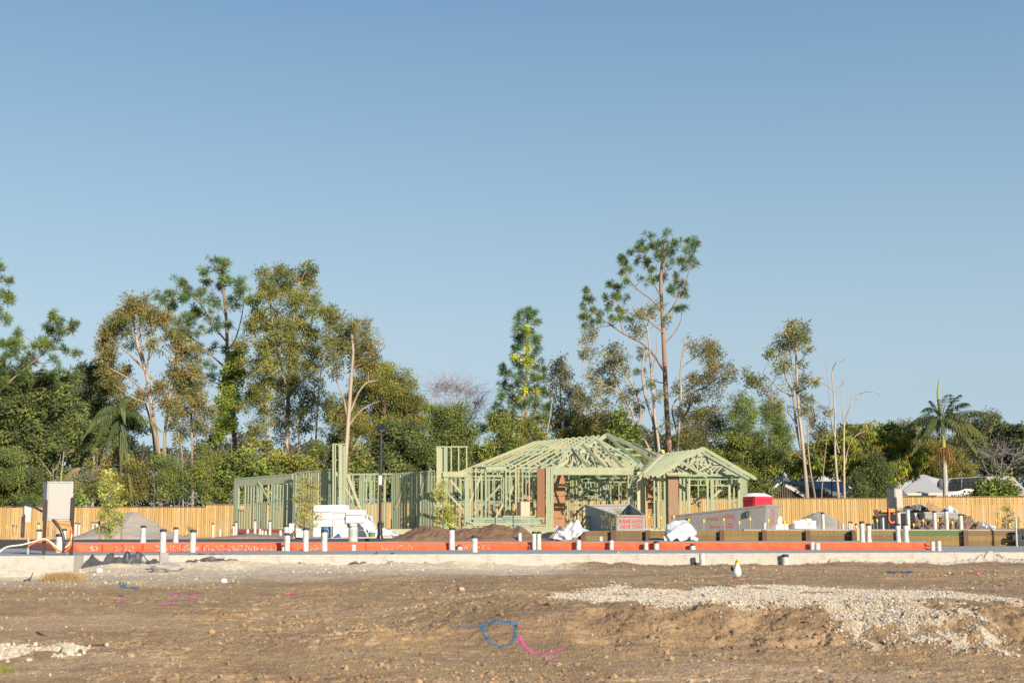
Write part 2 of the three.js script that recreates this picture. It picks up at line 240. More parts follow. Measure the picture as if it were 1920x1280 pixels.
paintMark('pink paint blot just below the small blue blot, far left soil', [[0.05, [217, 1124], [231, 1124]]], PINK);
paintMark('bright pink paint dash, lowest of three right of the sand mound', [[0.055, [310, 1132], [324, 1132]]], PINK);
paintMark('faint pink paint blot, topmost of three on the left soil', [[0.06, [324, 1115], [328, 1117]]], PINK);
paintMark('broad ragged pink paint blot, rightmost of the cluster on left soil', [[0.06, [350, 1120], [364, 1121]]], PINK);
paintMark('red pink paint blot alone in the middle of the left soil', [[0.07, [539, 1112], [548, 1113]]], [[0.8, 0.14, 0.17], [0.75, 0.12, 0.2]]);
paintMark('dark blue paint smudge below the slab on the right', [[0.06, [1668, 1073], [1680, 1074]], [0.08, [1698, 1073], [1708, 1072]]], [[0.05, 0.10, 0.17], [0.06, 0.12, 0.2]]);
paintMark('red paint blot on dark soil far right below the slab', [[0.09, [1826, 1073], [1838, 1074]]], [[0.75, 0.12, 0.16]]);
paintMark('pink red paint blot at the right end of the gravel', [[0.07, [1896, 1129], [1908, 1130]]], [[0.8, 0.16, 0.2]]);

// loose stones and clods
const stoneGeo = (det, j, s0) => { const g = new THREE.IcosahedronGeometry(1, det), p = g.attributes.position; for (let i = 0; i < p.count; i++) { const x = p.getX(i), y = p.getY(i), z = p.getZ(i), k = 1 + j * (hash(Math.round(x * 50), Math.round(y * 50) + 977 * Math.round(z * 50), s0) - 0.5); p.setXYZ(i, x * k, y * k * 0.8, z * k); } g.computeVertexNormals(); return g; };
function scatter(name, label, category, geo, m, n, place, color) {
  const im = sh(new THREE.InstancedMesh(geo, m, n)), q = new THREE.Quaternion(), e = new THREE.Euler(), c = new THREE.Color(), mt = new THREE.Matrix4();
  for (let i = 0; i < n; i++) { const [p, s] = place(i); q.setFromEuler(e.set(rr(0, 6.3), rr(0, 6.3), rr(0, 6.3))); im.setMatrixAt(i, mt.compose(p, q, V(s * rr(0.7, 1.3), s * rr(0.6, 1), s * rr(0.7, 1.3)))); im.setColorAt(i, color(c, p)); }
  im.name = numbered(name); scene.add(im); return tag(im, label, category, null, 'stuff');
}
const MS = M(1, 1, 1, 0.95);
const PALE = [0.53, 0.465, 0.375];
for (const g of GRAVEL) scatter('gravel', g.label, 'gravel', stoneGeo(0, 0.6, 5), MS, Math.round(g.n * 1.6), () => {
  for (let t = 0; t < 300; t++) { const halo = rnd() < 0.10, x = rr(g.x0 - 0.25, g.x1 + 0.25), z = rr(g.z0 - 0.3, g.z1 + 0.3), wx = x + 0.45 * (fbm(x * 3, z * 3, 3, 130) - 0.5) + (halo ? gauss() * 0.3 : 0), wz = z + 0.6 * (fbm(x * 3, z * 3, 3, 131) - 0.5) + (halo ? gauss() * 0.4 : 0); if (!inPoly(wx, wz, g.poly) || fbm(x * 1.5, z * 2.2, 3, 133) < 0.3) continue; const s = g.size * (0.4 + 1.1 * rnd() ** 2.5); return [V(x, G(x, z) + s * rr(-0.1, 0.4), z), s]; }
  return [V(g.x0, -1, g.z0), 0.001];
}, (c) => { const k = rr(0.7, 1.1); return c.setRGB(PALE[0] * k, PALE[1] * k * rr(0.95, 1.03), PALE[2] * k * rr(0.88, 1.04)); });
const anywhere = (p0 = 1.3) => { const d = 9 + 21 * rnd() ** p0, x = rr(-1, 1) * (0.38 * d + 0.6); return [x, d]; };
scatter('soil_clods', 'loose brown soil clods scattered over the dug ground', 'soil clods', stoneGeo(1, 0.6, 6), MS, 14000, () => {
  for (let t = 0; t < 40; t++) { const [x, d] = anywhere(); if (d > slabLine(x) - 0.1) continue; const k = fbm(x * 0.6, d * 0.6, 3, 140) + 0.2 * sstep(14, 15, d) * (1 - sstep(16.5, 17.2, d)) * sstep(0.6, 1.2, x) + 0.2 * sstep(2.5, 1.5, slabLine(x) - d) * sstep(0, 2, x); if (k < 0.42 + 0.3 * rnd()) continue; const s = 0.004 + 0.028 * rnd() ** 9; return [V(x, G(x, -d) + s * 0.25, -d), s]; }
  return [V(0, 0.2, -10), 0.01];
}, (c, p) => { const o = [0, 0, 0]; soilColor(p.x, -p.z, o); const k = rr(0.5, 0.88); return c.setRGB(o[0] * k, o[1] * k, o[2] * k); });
scatter('pebbles', 'pale pebbles and stone chips strewn over the soil', 'pebbles', stoneGeo(0, 0.5, 8), MS, 2600, () => {
  for (let t = 0; t < 40; t++) { const [x, d] = anywhere(); if (d > slabLine(x) - 0.1 || fbm(x * 0.9, d * 0.9, 3, 150) < 0.35 + 0.3 * rnd()) continue; const s = 0.004 + 0.013 * rnd() ** 5; return [V(x, G(x, -d) + s * 0.4, -d), s]; }
  return [V(0, 0.2, -10), 0.01];
}, (c) => { const k = rr(0.6, 1.1); return c.setRGB(0.55 * k, 0.45 * k, 0.33 * k); });
// ---------------------------------------------------------------- materials of the site
const mConc = M(0.46, 0.43, 0.375, 0.9, { map: T.concrete, bumpMap: T.concrete, bumpScale: 0.004 });
const mConcTop = M(0.43, 0.42, 0.395, 0.8, { map: T.concrete });
const mPVC = M(0.60, 0.58, 0.54, 0.45, { map: rep(T.concrete, 0.6, 0.8) }), mCap = M(0.03, 0.03, 0.032, 0.6), mBlackPlastic = M(0.03, 0.03, 0.033, 0.35);
const mSteel = M(0.33, 0.34, 0.35, 0.5, { metalness: 0.3, map: T.fine }), mDark = M(0.05, 0.045, 0.04, 0.7);
const mWhite = M(0.66, 0.65, 0.62, 0.7), mStake = M(0.30, 0.21, 0.13, 0.85, { map: T.grain }), mPine = M(0.66, 0.46, 0.2, 0.8, { map: T.grain });
const mYellow = M(0.85, 0.6, 0.03, 0.5), mRust = M(0.13, 0.07, 0.045, 0.85);
// a slab from an outline of (x, d) corners, standing from y0 up to y1
const prism = (pts, y0, y1) => { const s = new THREE.Shape(pts.map(([x, d]) => new THREE.Vector2(x, d))); const g = new THREE.ExtrudeGeometry(s, { depth: y1 - y0, bevelEnabled: false }); return g.rotateX(-Math.PI / 2).translate(0, y0, 0); };
const SY1 = 1.2, SY2 = 1.375;
const dS2 = (px) => px < 900 ? mix(31.6, 36, (px - 130) / 770) : 36.2;
const atS = (px, d) => [PX(px, d), d];
{
  const s = thing('concrete_slab', 'long pale concrete slab edge running across behind the dug soil', 'concrete slab');
  part(s, 'slab_body', prism([atS(-300, slabD(-300)), atS(2250, slabD(2250)), atS(2250, 46.1), atS(1745, 46.1), atS(1745, 36.4), atS(900, 36.4), atS(-300, 40)], 0.62, SY1 - 0.004), mConc);
  part(s, 'slab_top', prism([atS(-300, slabD(-300) + 0.01), atS(2250, slabD(2250) + 0.01), atS(2250, 46.08), atS(1745, 46.08), atS(1745, 36.4), atS(900, 36.3), atS(-300, 39.9)], SY1 - 0.003, SY1), mConcTop);
  const jn = []; for (let px = 430; px < 1950; px += 210) { const d = slabD(px); jn.push(bx(0.012, 0.3, 0.012, PX(px, d), 1.03, -d + 0.004)); } part(s, 'joint', jn, M(0.3, 0.28, 0.24, 0.9)).userData.kind = 'stuff';
  const spl = []; for (let k = 0; k < 420; k++) { const px = rr(140, 1920), d = slabD(px), t = rnd() ** 2.2; if (vn(px * 0.02, 1, 166) < 0.4) continue; spl.push(bx(rr(0.01, 0.07), rr(0.006, 0.035), 0.006, PX(px, d), 1.02 + 0.16 * t, -d + 0.002, 0, 0, rr(-0.6, 0.6))); } part(s, 'mud_splash', spl, M(0.36, 0.27, 0.19, 0.95)).userData.kind = 'stuff';
  const f = thing('concrete_footing', 'square pale concrete block at the left end of the long slab edge', 'concrete footing');
  const a = P(-60, 1040, 25.6), b = P(138, 1040, 26.0); part(f, 'block', prism([[a.x, -a.z], [b.x, -b.z], [b.x, 26.75], [a.x, 26.6]], 0.7, SY1 + 0.002), mConc);
}
{ // second slab, its edge wrapped in orange plastic
  const s = thing('wrapped_slab', 'raised concrete slab whose front edge is wrapped in bright orange plastic', 'concrete slab');
  const line = []; for (let px = 60; px <= 1735; px += 4) line.push([px, px < 150 ? dS2(150) + 3.5 * ((150 - px) / 90) ** 2 : dS2(px)]);
  part(s, 'slab_body', prism([...line.map(([px, d]) => atS(px, d + 0.06)), atS(1735, 45.9), atS(60, 38.4)], 1.0, SY2), mConcTop);
  const top = [], pos = [], col = [], idx = [], rowsN = 5;
  line.forEach(([px, d], i) => { const p = P(px, 1000, d), fade = sstep(190, 60, px); for (let r = 0; r <= rowsN; r++) { const t = r / rowsN, bul = 0.012 * Math.sin(Math.PI * t) + 0.03 * (vn(px * 0.02, t * 2, 160) - 0.5) + 0.035 * (vn(px * 0.14, t * 1.5, 161) - 0.5); pos.push(p.x, mix(SY1 + 0.004, SY2 + 0.006 + 0.02 * (vn(px * 0.03, 4, 9) - 0.5), t), p.z + 0.05 + bul - 0.02 * t * t); const k = 0.9 + 0.16 * vn(px * 0.05, t * 3, 162); const g = fade * vn(px * 0.1, t * 4, 163); col.push(mix(0.90, 0.46, g) * k, mix(0.10, 0.37, g) * k, mix(0.03, 0.31, g) * k); } });
  for (let i = 0; i < line.length - 1; i++) for (let r = 0; r < rowsN; r++) { const a = i * (rowsN + 1) + r, b = a + rowsN + 1; idx.push(a, b, a + 1, b, b + 1, a + 1); }
  const g = new THREE.BufferGeometry(); g.setAttribute('position', new THREE.Float32BufferAttribute(pos, 3)); g.setAttribute('color', new THREE.Float32BufferAttribute(col, 3)); g.setIndex(idx); g.computeVertexNormals();
  const o = sh(new THREE.Mesh(g, new THREE.MeshStandardMaterial({ vertexColors: true, roughness: 0.75, side: THREE.DoubleSide }))); o.name = 'orange_plastic'; s.add(o);
  const e0 = P(1731, 1000, 36.2), e1 = P(1752, 1000, 36.6); part(s, 'plastic_end', [beam(V(e0.x, SY2 - 0.03, e0.z + 0.06), V(e1.x, SY1 + 0.03, e1.z + 0.1), 0.14, 0.05), beam(V(e0.x, SY1 + 0.06, e0.z + 0.05), V(e1.x - 0.05, SY1 + 0.02, e1.z + 0.1), 0.12, 0.05)], M(0.84, 0.11, 0.04, 0.42));
  const ties = []; for (const px of [193, 231, 269, 306, 343, 381, 425, 488, 548, 607, 688]) { const d = dS2(px); ties.push(bx(0.012, SY2 - SY1, 0.012, PX(px, d - 0.12), (SY1 + SY2) / 2, -d + 0.13)); }
  part(s, 'plastic_seam', ties, M(0.25, 0.05, 0.03, 0.7)).userData.kind = 'stuff';
  const fl = []; for (let k = 0; k < 900; k++) { const px = 170 + 900 * rnd() ** 1.3, t = rnd(), d = dS2(px); if (vn(px * 0.03, 2, 165) < 0.42) continue; fl.push(bx(rr(0.008, 0.02), rr(0.006, 0.014), 0.004, PX(px, d - 0.12), mix(SY1 + 0.02, SY2 - 0.04, t * t), -d + 0.125 + 0.03 * rnd(), 0, 0, rr(-1, 1))); }
  part(s, 'concrete_splash', fl, M(0.72, 0.62, 0.55, 0.9)).userData.kind = 'stuff';
}
{ // low black plastic edging behind it
  const pts = []; for (let px = -80; px <= 800; px += 12) { const d = mix(40, 48, px / 800); pts.push([PX(px, d), d]); }
  const w = pts.map(([x, d], i) => i % 1 ? null : beam(V(x, 1.30, -d), V((pts[i + 1] ?? pts[i])[0] + 0.01, 1.30, -(pts[i + 1] ?? [0, d + 0.1])[1]), 0.02 + 0.012 * rnd(), 0.24 + 0.04 * vn(x, 3, 170)));
  tag(part(scene, 'silt_fence', w, mBlackPlastic), 'low black plastic silt barrier running along the ground on the left', 'silt fence');
  const wood = []; for (const [a, b] of [[150, 300], [330, 460], [640, 700]]) wood.push(beam(P(a, 1011, 45), P(b, 1010, 45.5), 0.05, 0.07)); 
}
// crumpled sheets of building membrane along the slab foot
function sheet(name, label, category, fn, nu, nv, m) {
  const pos = [], uv = [], idx = []; for (let i = 0; i <= nu; i++) for (let j = 0; j <= nv; j++) { const p = fn(i / nu, j / nv); pos.push(p.x, p.y, p.z); uv.push(i / nu * 4, j / nv); }
  for (let i = 0; i < nu; i++) for (let j = 0; j < nv; j++) { const a = i * (nv + 1) + j, b = a + nv + 1; idx.push(a, b, a + 1, b, b + 1, a + 1); }
  let g = new THREE.BufferGeometry(); g.setAttribute('position', new THREE.Float32BufferAttribute(pos, 3)); g.setAttribute('uv', new THREE.Float32BufferAttribute(uv, 2)); g.setIndex(idx); if (name === 'plastic_membrane') g = g.toNonIndexed(); g.computeVertexNormals();
  const o = sh(new THREE.Mesh(g, m)); o.name = numbered(name); scene.add(o); return tag(o, label, category);
}
const mMembrane = new THREE.MeshStandardMaterial({ color: new THREE.Color().setRGB(0.085, 0.085, 0.09), roughness: 0.4, side: THREE.DoubleSide, map: rep(T.paper, 3, 1) }), mMembraneDirty = M(0.42, 0.38, 0.33, 0.6, { map: rep(T.paper, 4, 1) });
function membrane(label, px0, px1, py, h, s, m = mMembrane) {
  sheet('plastic_membrane', label, 'plastic sheet', (u, v) => { const px = mix(px0, px1, u), d = slabD(px) - 0.02 - 0.30 * v - 0.1 * vn(px * 0.07, v * 2, s), x = PX(px, d), end = Math.sin(Math.PI * Math.min(1, Math.max(0, u))) ** 0.4, hh = (0.3 + 0.9 * fbm(px * 0.045, 1, 3, s + 1)) * h * end; return V(x, G(x, -d) - 0.02 + hh * Math.sin(Math.PI * Math.min(1, v * 1.05)) ** 0.7 * (0.3 + 0.5 * vn(px * 0.16, v * 3, s + 2) + 0.6 * Math.abs(2 * vn(px * 0.09 + v, v * 2, s + 5) - 1)) + (1 - v) * 0.04, -d); }, Math.max(24, Math.round((px1 - px0) / 2.2)), 9, m);
}
membrane('black crumpled plastic along the slab foot, left of the concrete stump', 118, 302, 1055, 0.26, 210);
membrane('thin black plastic edge at the slab foot right of the brown rock', 345, 450, 1057, 0.16, 220);
membrane('long black plastic fold at the slab foot in the middle', 548, 880, 1055, 0.22, 230);
membrane('dirty grey wrinkled plastic at the slab foot right of a dark peak', 1040, 1300, 1050, 0.28, 240, mMembraneDirty);
membrane('low soil-stained plastic along the slab foot, right half', 1330, 1640, 1055, 0.17, 250, mMembraneDirty);
membrane('dark plastic strip along the slab foot at far right', 1640, 1990, 1052, 0.17, 260, mMembraneDirty);
membrane('dark plastic peak at the slab foot near the middle', 1017, 1046, 1050, 0.3, 270);
membrane('black plastic draped behind the short pipe stub in the soil', 1296, 1340, 1055, 0.3, 280);
function rock(label, px, py, w, h, m, s, name = 'rock', dd = -0.15) { const d = slabD(px) + dd, p = P(px, py, d), g = stoneGeo(2, 0.3, s); g.scale(w * MPP(d) / 2, h * MPP(d) / 2 / 0.8, w * MPP(d) / 2.6); g.rotateY(s); const o = sh(new THREE.Mesh(g, m)); o.name = numbered(name); o.position.copy(p); scene.add(o); return tag(o, label, 'rock'); }
const mRock = M(0.37, 0.24, 0.14, 0.95, { map: T.bark }), mRockDark = M(0.23, 0.14, 0.09, 0.95, { map: T.bark });
rock('rounded brown rock beside the concrete stump on the sand', 333, 1056, 26, 14, mRock, 31);
rock('light brown clay lump against the slab near the middle', 692, 1053, 24, 10, mRock, 32);
rock('dark brown lump against the slab right of the second stub pipe', 1578, 1049, 12, 7, mRockDark, 33);
rock('dark wide soil lump at the slab foot far right', 1810, 1050, 18, 9, mRockDark, 34);
rock('dark soil lump at the slab foot left of the second stub pipe', 1416, 1049, 16, 8, mRockDark, 35);
{ const p = groundAt(865, 1107); const o = rock('lone pale stone with a dark underside on the brown soil', 865, 1105, 14, 8, M(0.5, 0.38, 0.27, 0.95), 36); o.position.set(p.x, p.y + 0.02, p.z); o.scale.setScalar(0.75);
  const q = groundAt(419, 1092), o2 = rock('small bright white lump on the pale sand, left', 419, 1090, 12, 9, mWhite, 37); o2.position.set(q.x, q.y + 0.02, q.z);
  const q2 = groundAt(1535, 1261), o3 = rock('pale oval stone alone in the near soil, right', 1535, 1260, 16, 9, M(0.62, 0.5, 0.38, 0.9), 38); o3.position.set(q2.x, q2.y + 0.01, q2.z); o3.scale.setScalar(0.42);
  const q3 = groundAt(186, 1072), o4 = rock('small white lump half buried below the plastic sheet', 186, 1070, 13, 10, mWhite, 39); o4.position.set(q3.x, q3.y + 0.02, q3.z); }
{ const d = 25.6, p = P(306, 1060, d), s = thing('concrete_stump', 'grey square concrete stump rising from sand at the slab', 'concrete stump', V(p.x, p.y - 0.12, p.z), 0.3); part(s, 'stump', cbx(0.15, 0.3, 0.14, 0.012, 0, 0.2, 0), M(0.34, 0.33, 0.31, 0.95, { map: T.concrete })); const g = stoneGeo(2, 0.4, 44); g.scale(0.28, 0.1, 0.16); part(s, 'rubble_base', g.translate(0.06, 0.08, 0.04), M(0.4, 0.37, 0.33, 0.95, { map: T.bark })); }
function stick(label, pts, r = 0.012) { const g = pts.map((l) => { const q = l.map(([a, b, up]) => { const p = groundAt(a, b); p.y += up; return p; }); return tube(q, r, r * 0.6, 5); }); tag(part(scene, 'stick', g, M(0.09, 0.055, 0.035, 0.9)), label, 'stick'); }
stick('dark broken stick standing up from sand at far left', [[[44, 1091, 0.02], [52, 1089, 0.03]], [[54, 1090, 0.0], [61, 1084, 0.1]]]);
stick('dark twig leaning on the pale gravel strip', [[[108, 1229, 0], [117, 1222, 0.05]], [[108, 1229, 0.01], [134, 1226, 0.01]]], 0.008);
stick('thin dark twig lying right of the pale gravel strip', [[[141, 1216, 0.01], [165, 1212, 0.012], [200, 1210, 0.01]]], 0.009);
stick('short dark stick in the near soil on the left', [[[68, 1187, 0.01], [80, 1194, 0.02], [89, 1194, 0.0]]], 0.012);
{ // dry tuft and the corner of lawn
  const mk = (name, label, cat, px, py, n, sx, sz, h, c0, c1) => { const b = groundAt(px, py), pos = [], col = []; for (let k = 0; k < n; k++) { const x = b.x + gauss() * sx, z = b.z + gauss() * sz, y = G(x, z), a = rr(0, 6.28), l = h * rr(0.5, 1.2), w = 0.004, lx = Math.cos(a) * l * 0.6, lz = Math.sin(a) * l * 0.6; pos.push(x - w, y, z, x + w, y, z, x + lx, y + l, z + lz); const t = rnd(); for (let q = 0; q < 3; q++) col.push(mix(c0[0], c1[0], t), mix(c0[1], c1[1], t), mix(c0[2], c1[2], t)); } const g = new THREE.BufferGeometry(); g.setAttribute('position', new THREE.Float32BufferAttribute(pos, 3)); g.setAttribute('color', new THREE.Float32BufferAttribute(col, 3)); g.computeVertexNormals(); const o = sh(new THREE.Mesh(g, new THREE.MeshStandardMaterial({ vertexColors: true, roughness: 0.9, side: THREE.DoubleSide }))); o.name = name; scene.add(o); tag(o, label, cat, null, 'stuff'); };
  mk('dry_grass', 'dry straw coloured grass tuft on a soil heap, left', 'dry grass', 116, 1090, 2600, 0.26, 0.2, 0.13, [0.45, 0.32, 0.14], [0.3, 0.2, 0.1]);
  mk('grass', 'corner of green lawn at the bottom left edge', 'grass', -70, 1262, 9000, 0.3, 0.22, 0.05, [0.13, 0.2, 0.03], [0.25, 0.24, 0.06]);
}
// ---------------------------------------------------------------- plumbing pipes
function pipe(px, y0, y1, w, d, cap, label, o = {}) {
  const b = P(px, y1, d), t = P(px, y0, d), r = w * MPP(d) / 2, H = t.y - b.y, sink = o.sink ?? 0.02;
  const g = thing('pvc_pipe', label, 'pipe', b.clone().setY(b.y), 0, 'upright white waste pipes'); g.rotation.z = o.lean ?? gauss() * 0.02;
  part(g, 'pipe', [cyl(r, r, H + sink, 0, -sink, 0, 14, true), cyl(r * 0.99, r * 0.99, 0.002, 0, H - 0.004, 0, 14)], mPVC);
  if (cap) part(g, 'cap', [cyl(r * 1.07, r * 1.07, Math.min(0.05, H * 0.3), 0, H - Math.min(0.045, H * 0.3), 0, 14), cyl(r * 0.8, r * 0.7, 0.012, 0, H + 0.004, 0, 14)], mCap);
  if (o.collar) part(g, 'collar', cyl(r * 1.22, r * 1.15, 0.07, 0, -0.01, 0, 14), mPVC);
  return g;
}
const s1 = (px, y) => Math.min(1067 * (SY1 === 1.2 ? 1 : 1) / (y - 1000), dS2(px) - 0.22), s2 = (y) => 600 / (y - 1000);
const pf = (px, y0, y1, w, cap, label, o) => pipe(px, y0, y1, w, s1(px, y1), cap, label, o), pb = (px, y0, y1, w, cap, label, o) => pipe(px, y0, y1, w, Math.min(45.5, s2(y1)), cap, label, o), pd = (px, y0, y1, w, cap, label, o = {}) => pipe(px, y0, y1, w, 286 / w, cap, label, { sink: 0.2, ...o });
pf(110, 1002, 1035, 13, 1, 'thick white pipe with black cap below the big cabinet');
pf(304.5, 993, 1035, 11.5, 1, 'tall black-capped white pipe on the slab above the concrete stump');
pf(360.5, 994, 1034.5, 11, 1, 'tall black-capped white pipe, second right from the sand mound foot');
pf(537.8, 1000, 1032, 10.5, 1, 'black-capped white pipe left of the staked sapling by foam blocks, in front of another');
pf(530.7, 1022, 1032, 4.9, 1, 'tiny thin capped stub close left of a thicker capped pipe');
pf(572.5, 990, 1032.5, 10.9, 1, 'tall black-capped white pipe in front of the staked slender sapling');
pf(607.7, 994, 1032.5, 10.9, 1, 'tall black-capped white pipe in front of the blue drum');
pf(662.5, 1021, 1031.5, 9, 0, 'short uncapped stub pipe below the banded wide pipe');
pf(847, 990, 1029.5, 10.9, 1, 'tall white pipe before the brown soil mound, marked dark at top');
pf(862, 1022, 1029.6, 9.7, 1, 'very short black-capped stub between two taller pipes by the mound');
pf(889.7, 1005, 1034.5, 11.3, 1, 'white pipe with a thick dark cap, nearest before the soil mound');
pf(1001.5, 997, 1029.4, 8, 1, 'left pipe of a touching pair banded with dark tape');
pf(1010.5, 997, 1029.4, 8.4, 1, 'right pipe of a touching pair below the timber bundle');
pf(1084.8, 1012, 1029.2, 9, 0, 'short white stub against orange plastic below the torn white sheet');
pf(1146.7, 1013, 1029.2, 8.4, 0, 'short white stub against orange plastic below the first text skip');
pf(1211.4, 1016.6, 1029.2, 8.2, 0, 'short stub, left of a close pair before the foam bag');
pf(1231, 1015, 1029.2, 9.4, 1, 'short dark-rimmed stub, right of a close pair before the foam bag');
pf(1299, 1020, 1029.2, 10, 1, 'very short dark-capped stub right below the foam bag');
pf(1523.6, 1016, 1029.2, 7.6, 0, 'narrow stub, left of a touching pair against orange plastic');
pf(1533.4, 1018, 1029.2, 9.7, 0, 'wider stub, right of a touching pair against orange plastic');
pipe(1749.4, 1015, 1031.6, 8.4, 33.7, 0, 'white stub just past the right end of the orange plastic');
pipe(1761.2, 1014, 1032, 8.7, 33.3, 0, 'white stub, second past the right end of the orange plastic');
pb(71.8, 993, 1015, 9.6, 1, 'black-capped white pipe left of the big cabinet', {});
pb(119, 992, 1014, 8.2, 1, 'black-capped white pipe seen between the cabinet posts, behind a thicker one');
pb(267.5, 986, 1017, 9.3, 1, 'tall black-capped white pipe before the middle of the sand mound', { collar: 1 });
pb(328.6, 989, 1016.4, 8.8, 1, 'black-capped white pipe before the right slope of the sand mound', { collar: 1 });
pb(536, 985, 1014, 9, 1, 'tall black-capped white pipe behind a shorter one, left of the foam blocks');
pb(847.0 + 127.6, 999, 1013.2, 7.2, 0, 'short uncapped pipe at the right foot of the soil mound');
pb(1126.5, 1005.6, 1013.2, 7.4, 0, 'tiny white stub before the sleeper wall, left part');
{ const g = pb(661.6, 987, 1014, 17, 0, 'wide white pipe with a clear grey sleeve band in front of foam blocks'); const r = 17 * MPP(43) / 2; part(g, 'sleeve', cyl(r * 1.03, r * 1.03, 0.2, 0, 0.14, 0, 16, true), M(0.4, 0.41, 0.4, 0.3)); part(g, 'dark_rim', cyl(r * 0.98, r * 0.98, 0.03, -0.04, 0.41, 0, 14), mCap); }
pipe(1618, 978, 1015.5, 8.6, 37.5, 1, 'tall capped white pipe by the pine stake, left of a pair', { collar: 1 });
pipe(1630, 982, 1015.5, 8.6, 37.6, 1, 'tall capped white pipe, right of the pair by the pine stake', { collar: 1 });
pipe(1685.6, 982, 1015.5, 8.6, 37.5, 1, 'tall leaning capped pipe below the cabinet on posts, left one', { collar: 1, lean: 0.03 });
pipe(1700, 982, 1015.5, 9.2, 37.4, 1, 'tall capped pipe with flared foot, right one below the cabinet', { collar: 1 });
for (const [px, y0, y1, w, cap, label] of [
  [71, 981, 994, 4.8, 1, 'thin far pipe peeping over a nearer pipe left of the cabinet'], [140.5, 980, 1003, 4.4, 1, 'thin capped far pipe by the fence, first right of the cabinet'], [146.8, 981, 1003, 4.6, 1, 'thin capped far pipe by the fence, second right of the cabinet'],
  [173, 979, 992, 4.6, 1, 'dark-topped stub on the left sand slope, left of a near twin'], [180.5, 979, 992, 4.6, 1, 'dark-topped stub on the left sand slope, right of a near twin'],
  [398.6, 981, 1009, 4.4, 1, 'thin capped far pipe standing alone before the pale fence'], [411.7, 992, 1008, 3.9, 0, 'thin short far pipe right of the lone one before the fence'],
  [437, 984, 1006, 4.2, 1, 'thin far pipe at the left corner of the frame, shorter of two'], [441.8, 978, 1006, 5, 1, 'thin far pipe at the left corner of the frame, taller of two'], [463.7, 992, 1010, 5.2, 0, 'short thicker far pipe before the left frame wall'],
  [477.4, 975, 1008, 5, 1, 'tallest thin far pipe before the left frame wall'], [486.8, 991, 1007, 4.2, 0, 'far pipe stub, first right of the tallest before the left wall'], [491.5, 994, 1004, 4.2, 0, 'far pipe stub, second right of the tallest before the left wall'], [497.5, 995, 1002, 4.2, 0, 'lowest far pipe stub before the red plastic strip'],
  [505.4, 976, 1006, 5, 1, 'tall thin far pipe at the right end of the row before the wall'], [525.2, 994, 1008, 5, 0, 'far pipe stub left of the white upright foam block'],
  [1434.4, 980, 996, 6.6, 0, 'uncapped pipe in front of the right end of the large skip'], [1544.4, 961, 993, 6.4, 1, 'tall capped pipe before the grey gravel heap on the right'], [1581, 981.6, 991, 5, 0, 'small stub right of the gravel heap'], [1593.4, 978, 992, 3.6, 1, 'thin capped stub, left of a tight pair right of the heap'], [1597.6, 978.5, 992, 3.6, 1, 'thin capped stub, right of a tight pair right of the heap'],
  [1606, 982, 993, 4.6, 1, 'small dark-capped stub behind the pine stake'], [1637, 982, 992, 4, 0, 'small white stub just right of two tall pipes'], [1655.6, 970, 996, 7, 0, 'white pipe before the left end of the junk-filled skip'], [1686, 958, 984, 7.2, 1, 'tall white pipe beside the tan cabinet post, behind others'], [1698.3, 958, 985, 4.4, 0, 'thin white pipe between two thick ones right of the tan cabinet'],
  [1704, 956, 993, 7.6, 0, 'tallest thick pipe right of the tan cabinet'], [1748, 969, 992, 4.4, 1, 'thin pipe close left of a tall pipe before the skip front'], [1754, 958.5, 995, 7.5, 1, 'tall capped pipe before the lettered end of the junk skip'], [1776.6, 956, 994, 7.5, 1, 'tall capped pipe right of the red letters of the junk skip'], [1781.8, 970, 994, 4.4, 0, 'short thin pipe close right of a tall pipe before the junk skip'],
  [1803, 964, 993, 8, 1, 'thick capped pipe at the right end of the junk skip, left of two'], [1809.6, 965, 993, 5.4, 1, 'thinner capped pipe at the right end of the junk skip'],
]) { const d = w < 6 ? 62 : 44.5; pipe(px, y0, y1, w, px > 1400 && w >= 6 ? 47.5 : px > 1400 ? 52 : d, cap, label, { sink: 0.3 }); }
// two stubs standing in the soil before the slab
for (const [px, y0, y1, w, dd, label] of [[1318, 1037, 1061, 11.2, 0.7, 'white stub pipe in the soil with black plastic behind it'], [1473, 1040, 1057, 12.4, 0.5, 'wide dark-rimmed stub pipe in the soil before the slab, right']]) { const d = slabD(px) - dd; pipe(px, y0, y1, w, d, w > 12, label, { sink: 0.2, lean: w > 12 ? 0 : 0.05 }); }
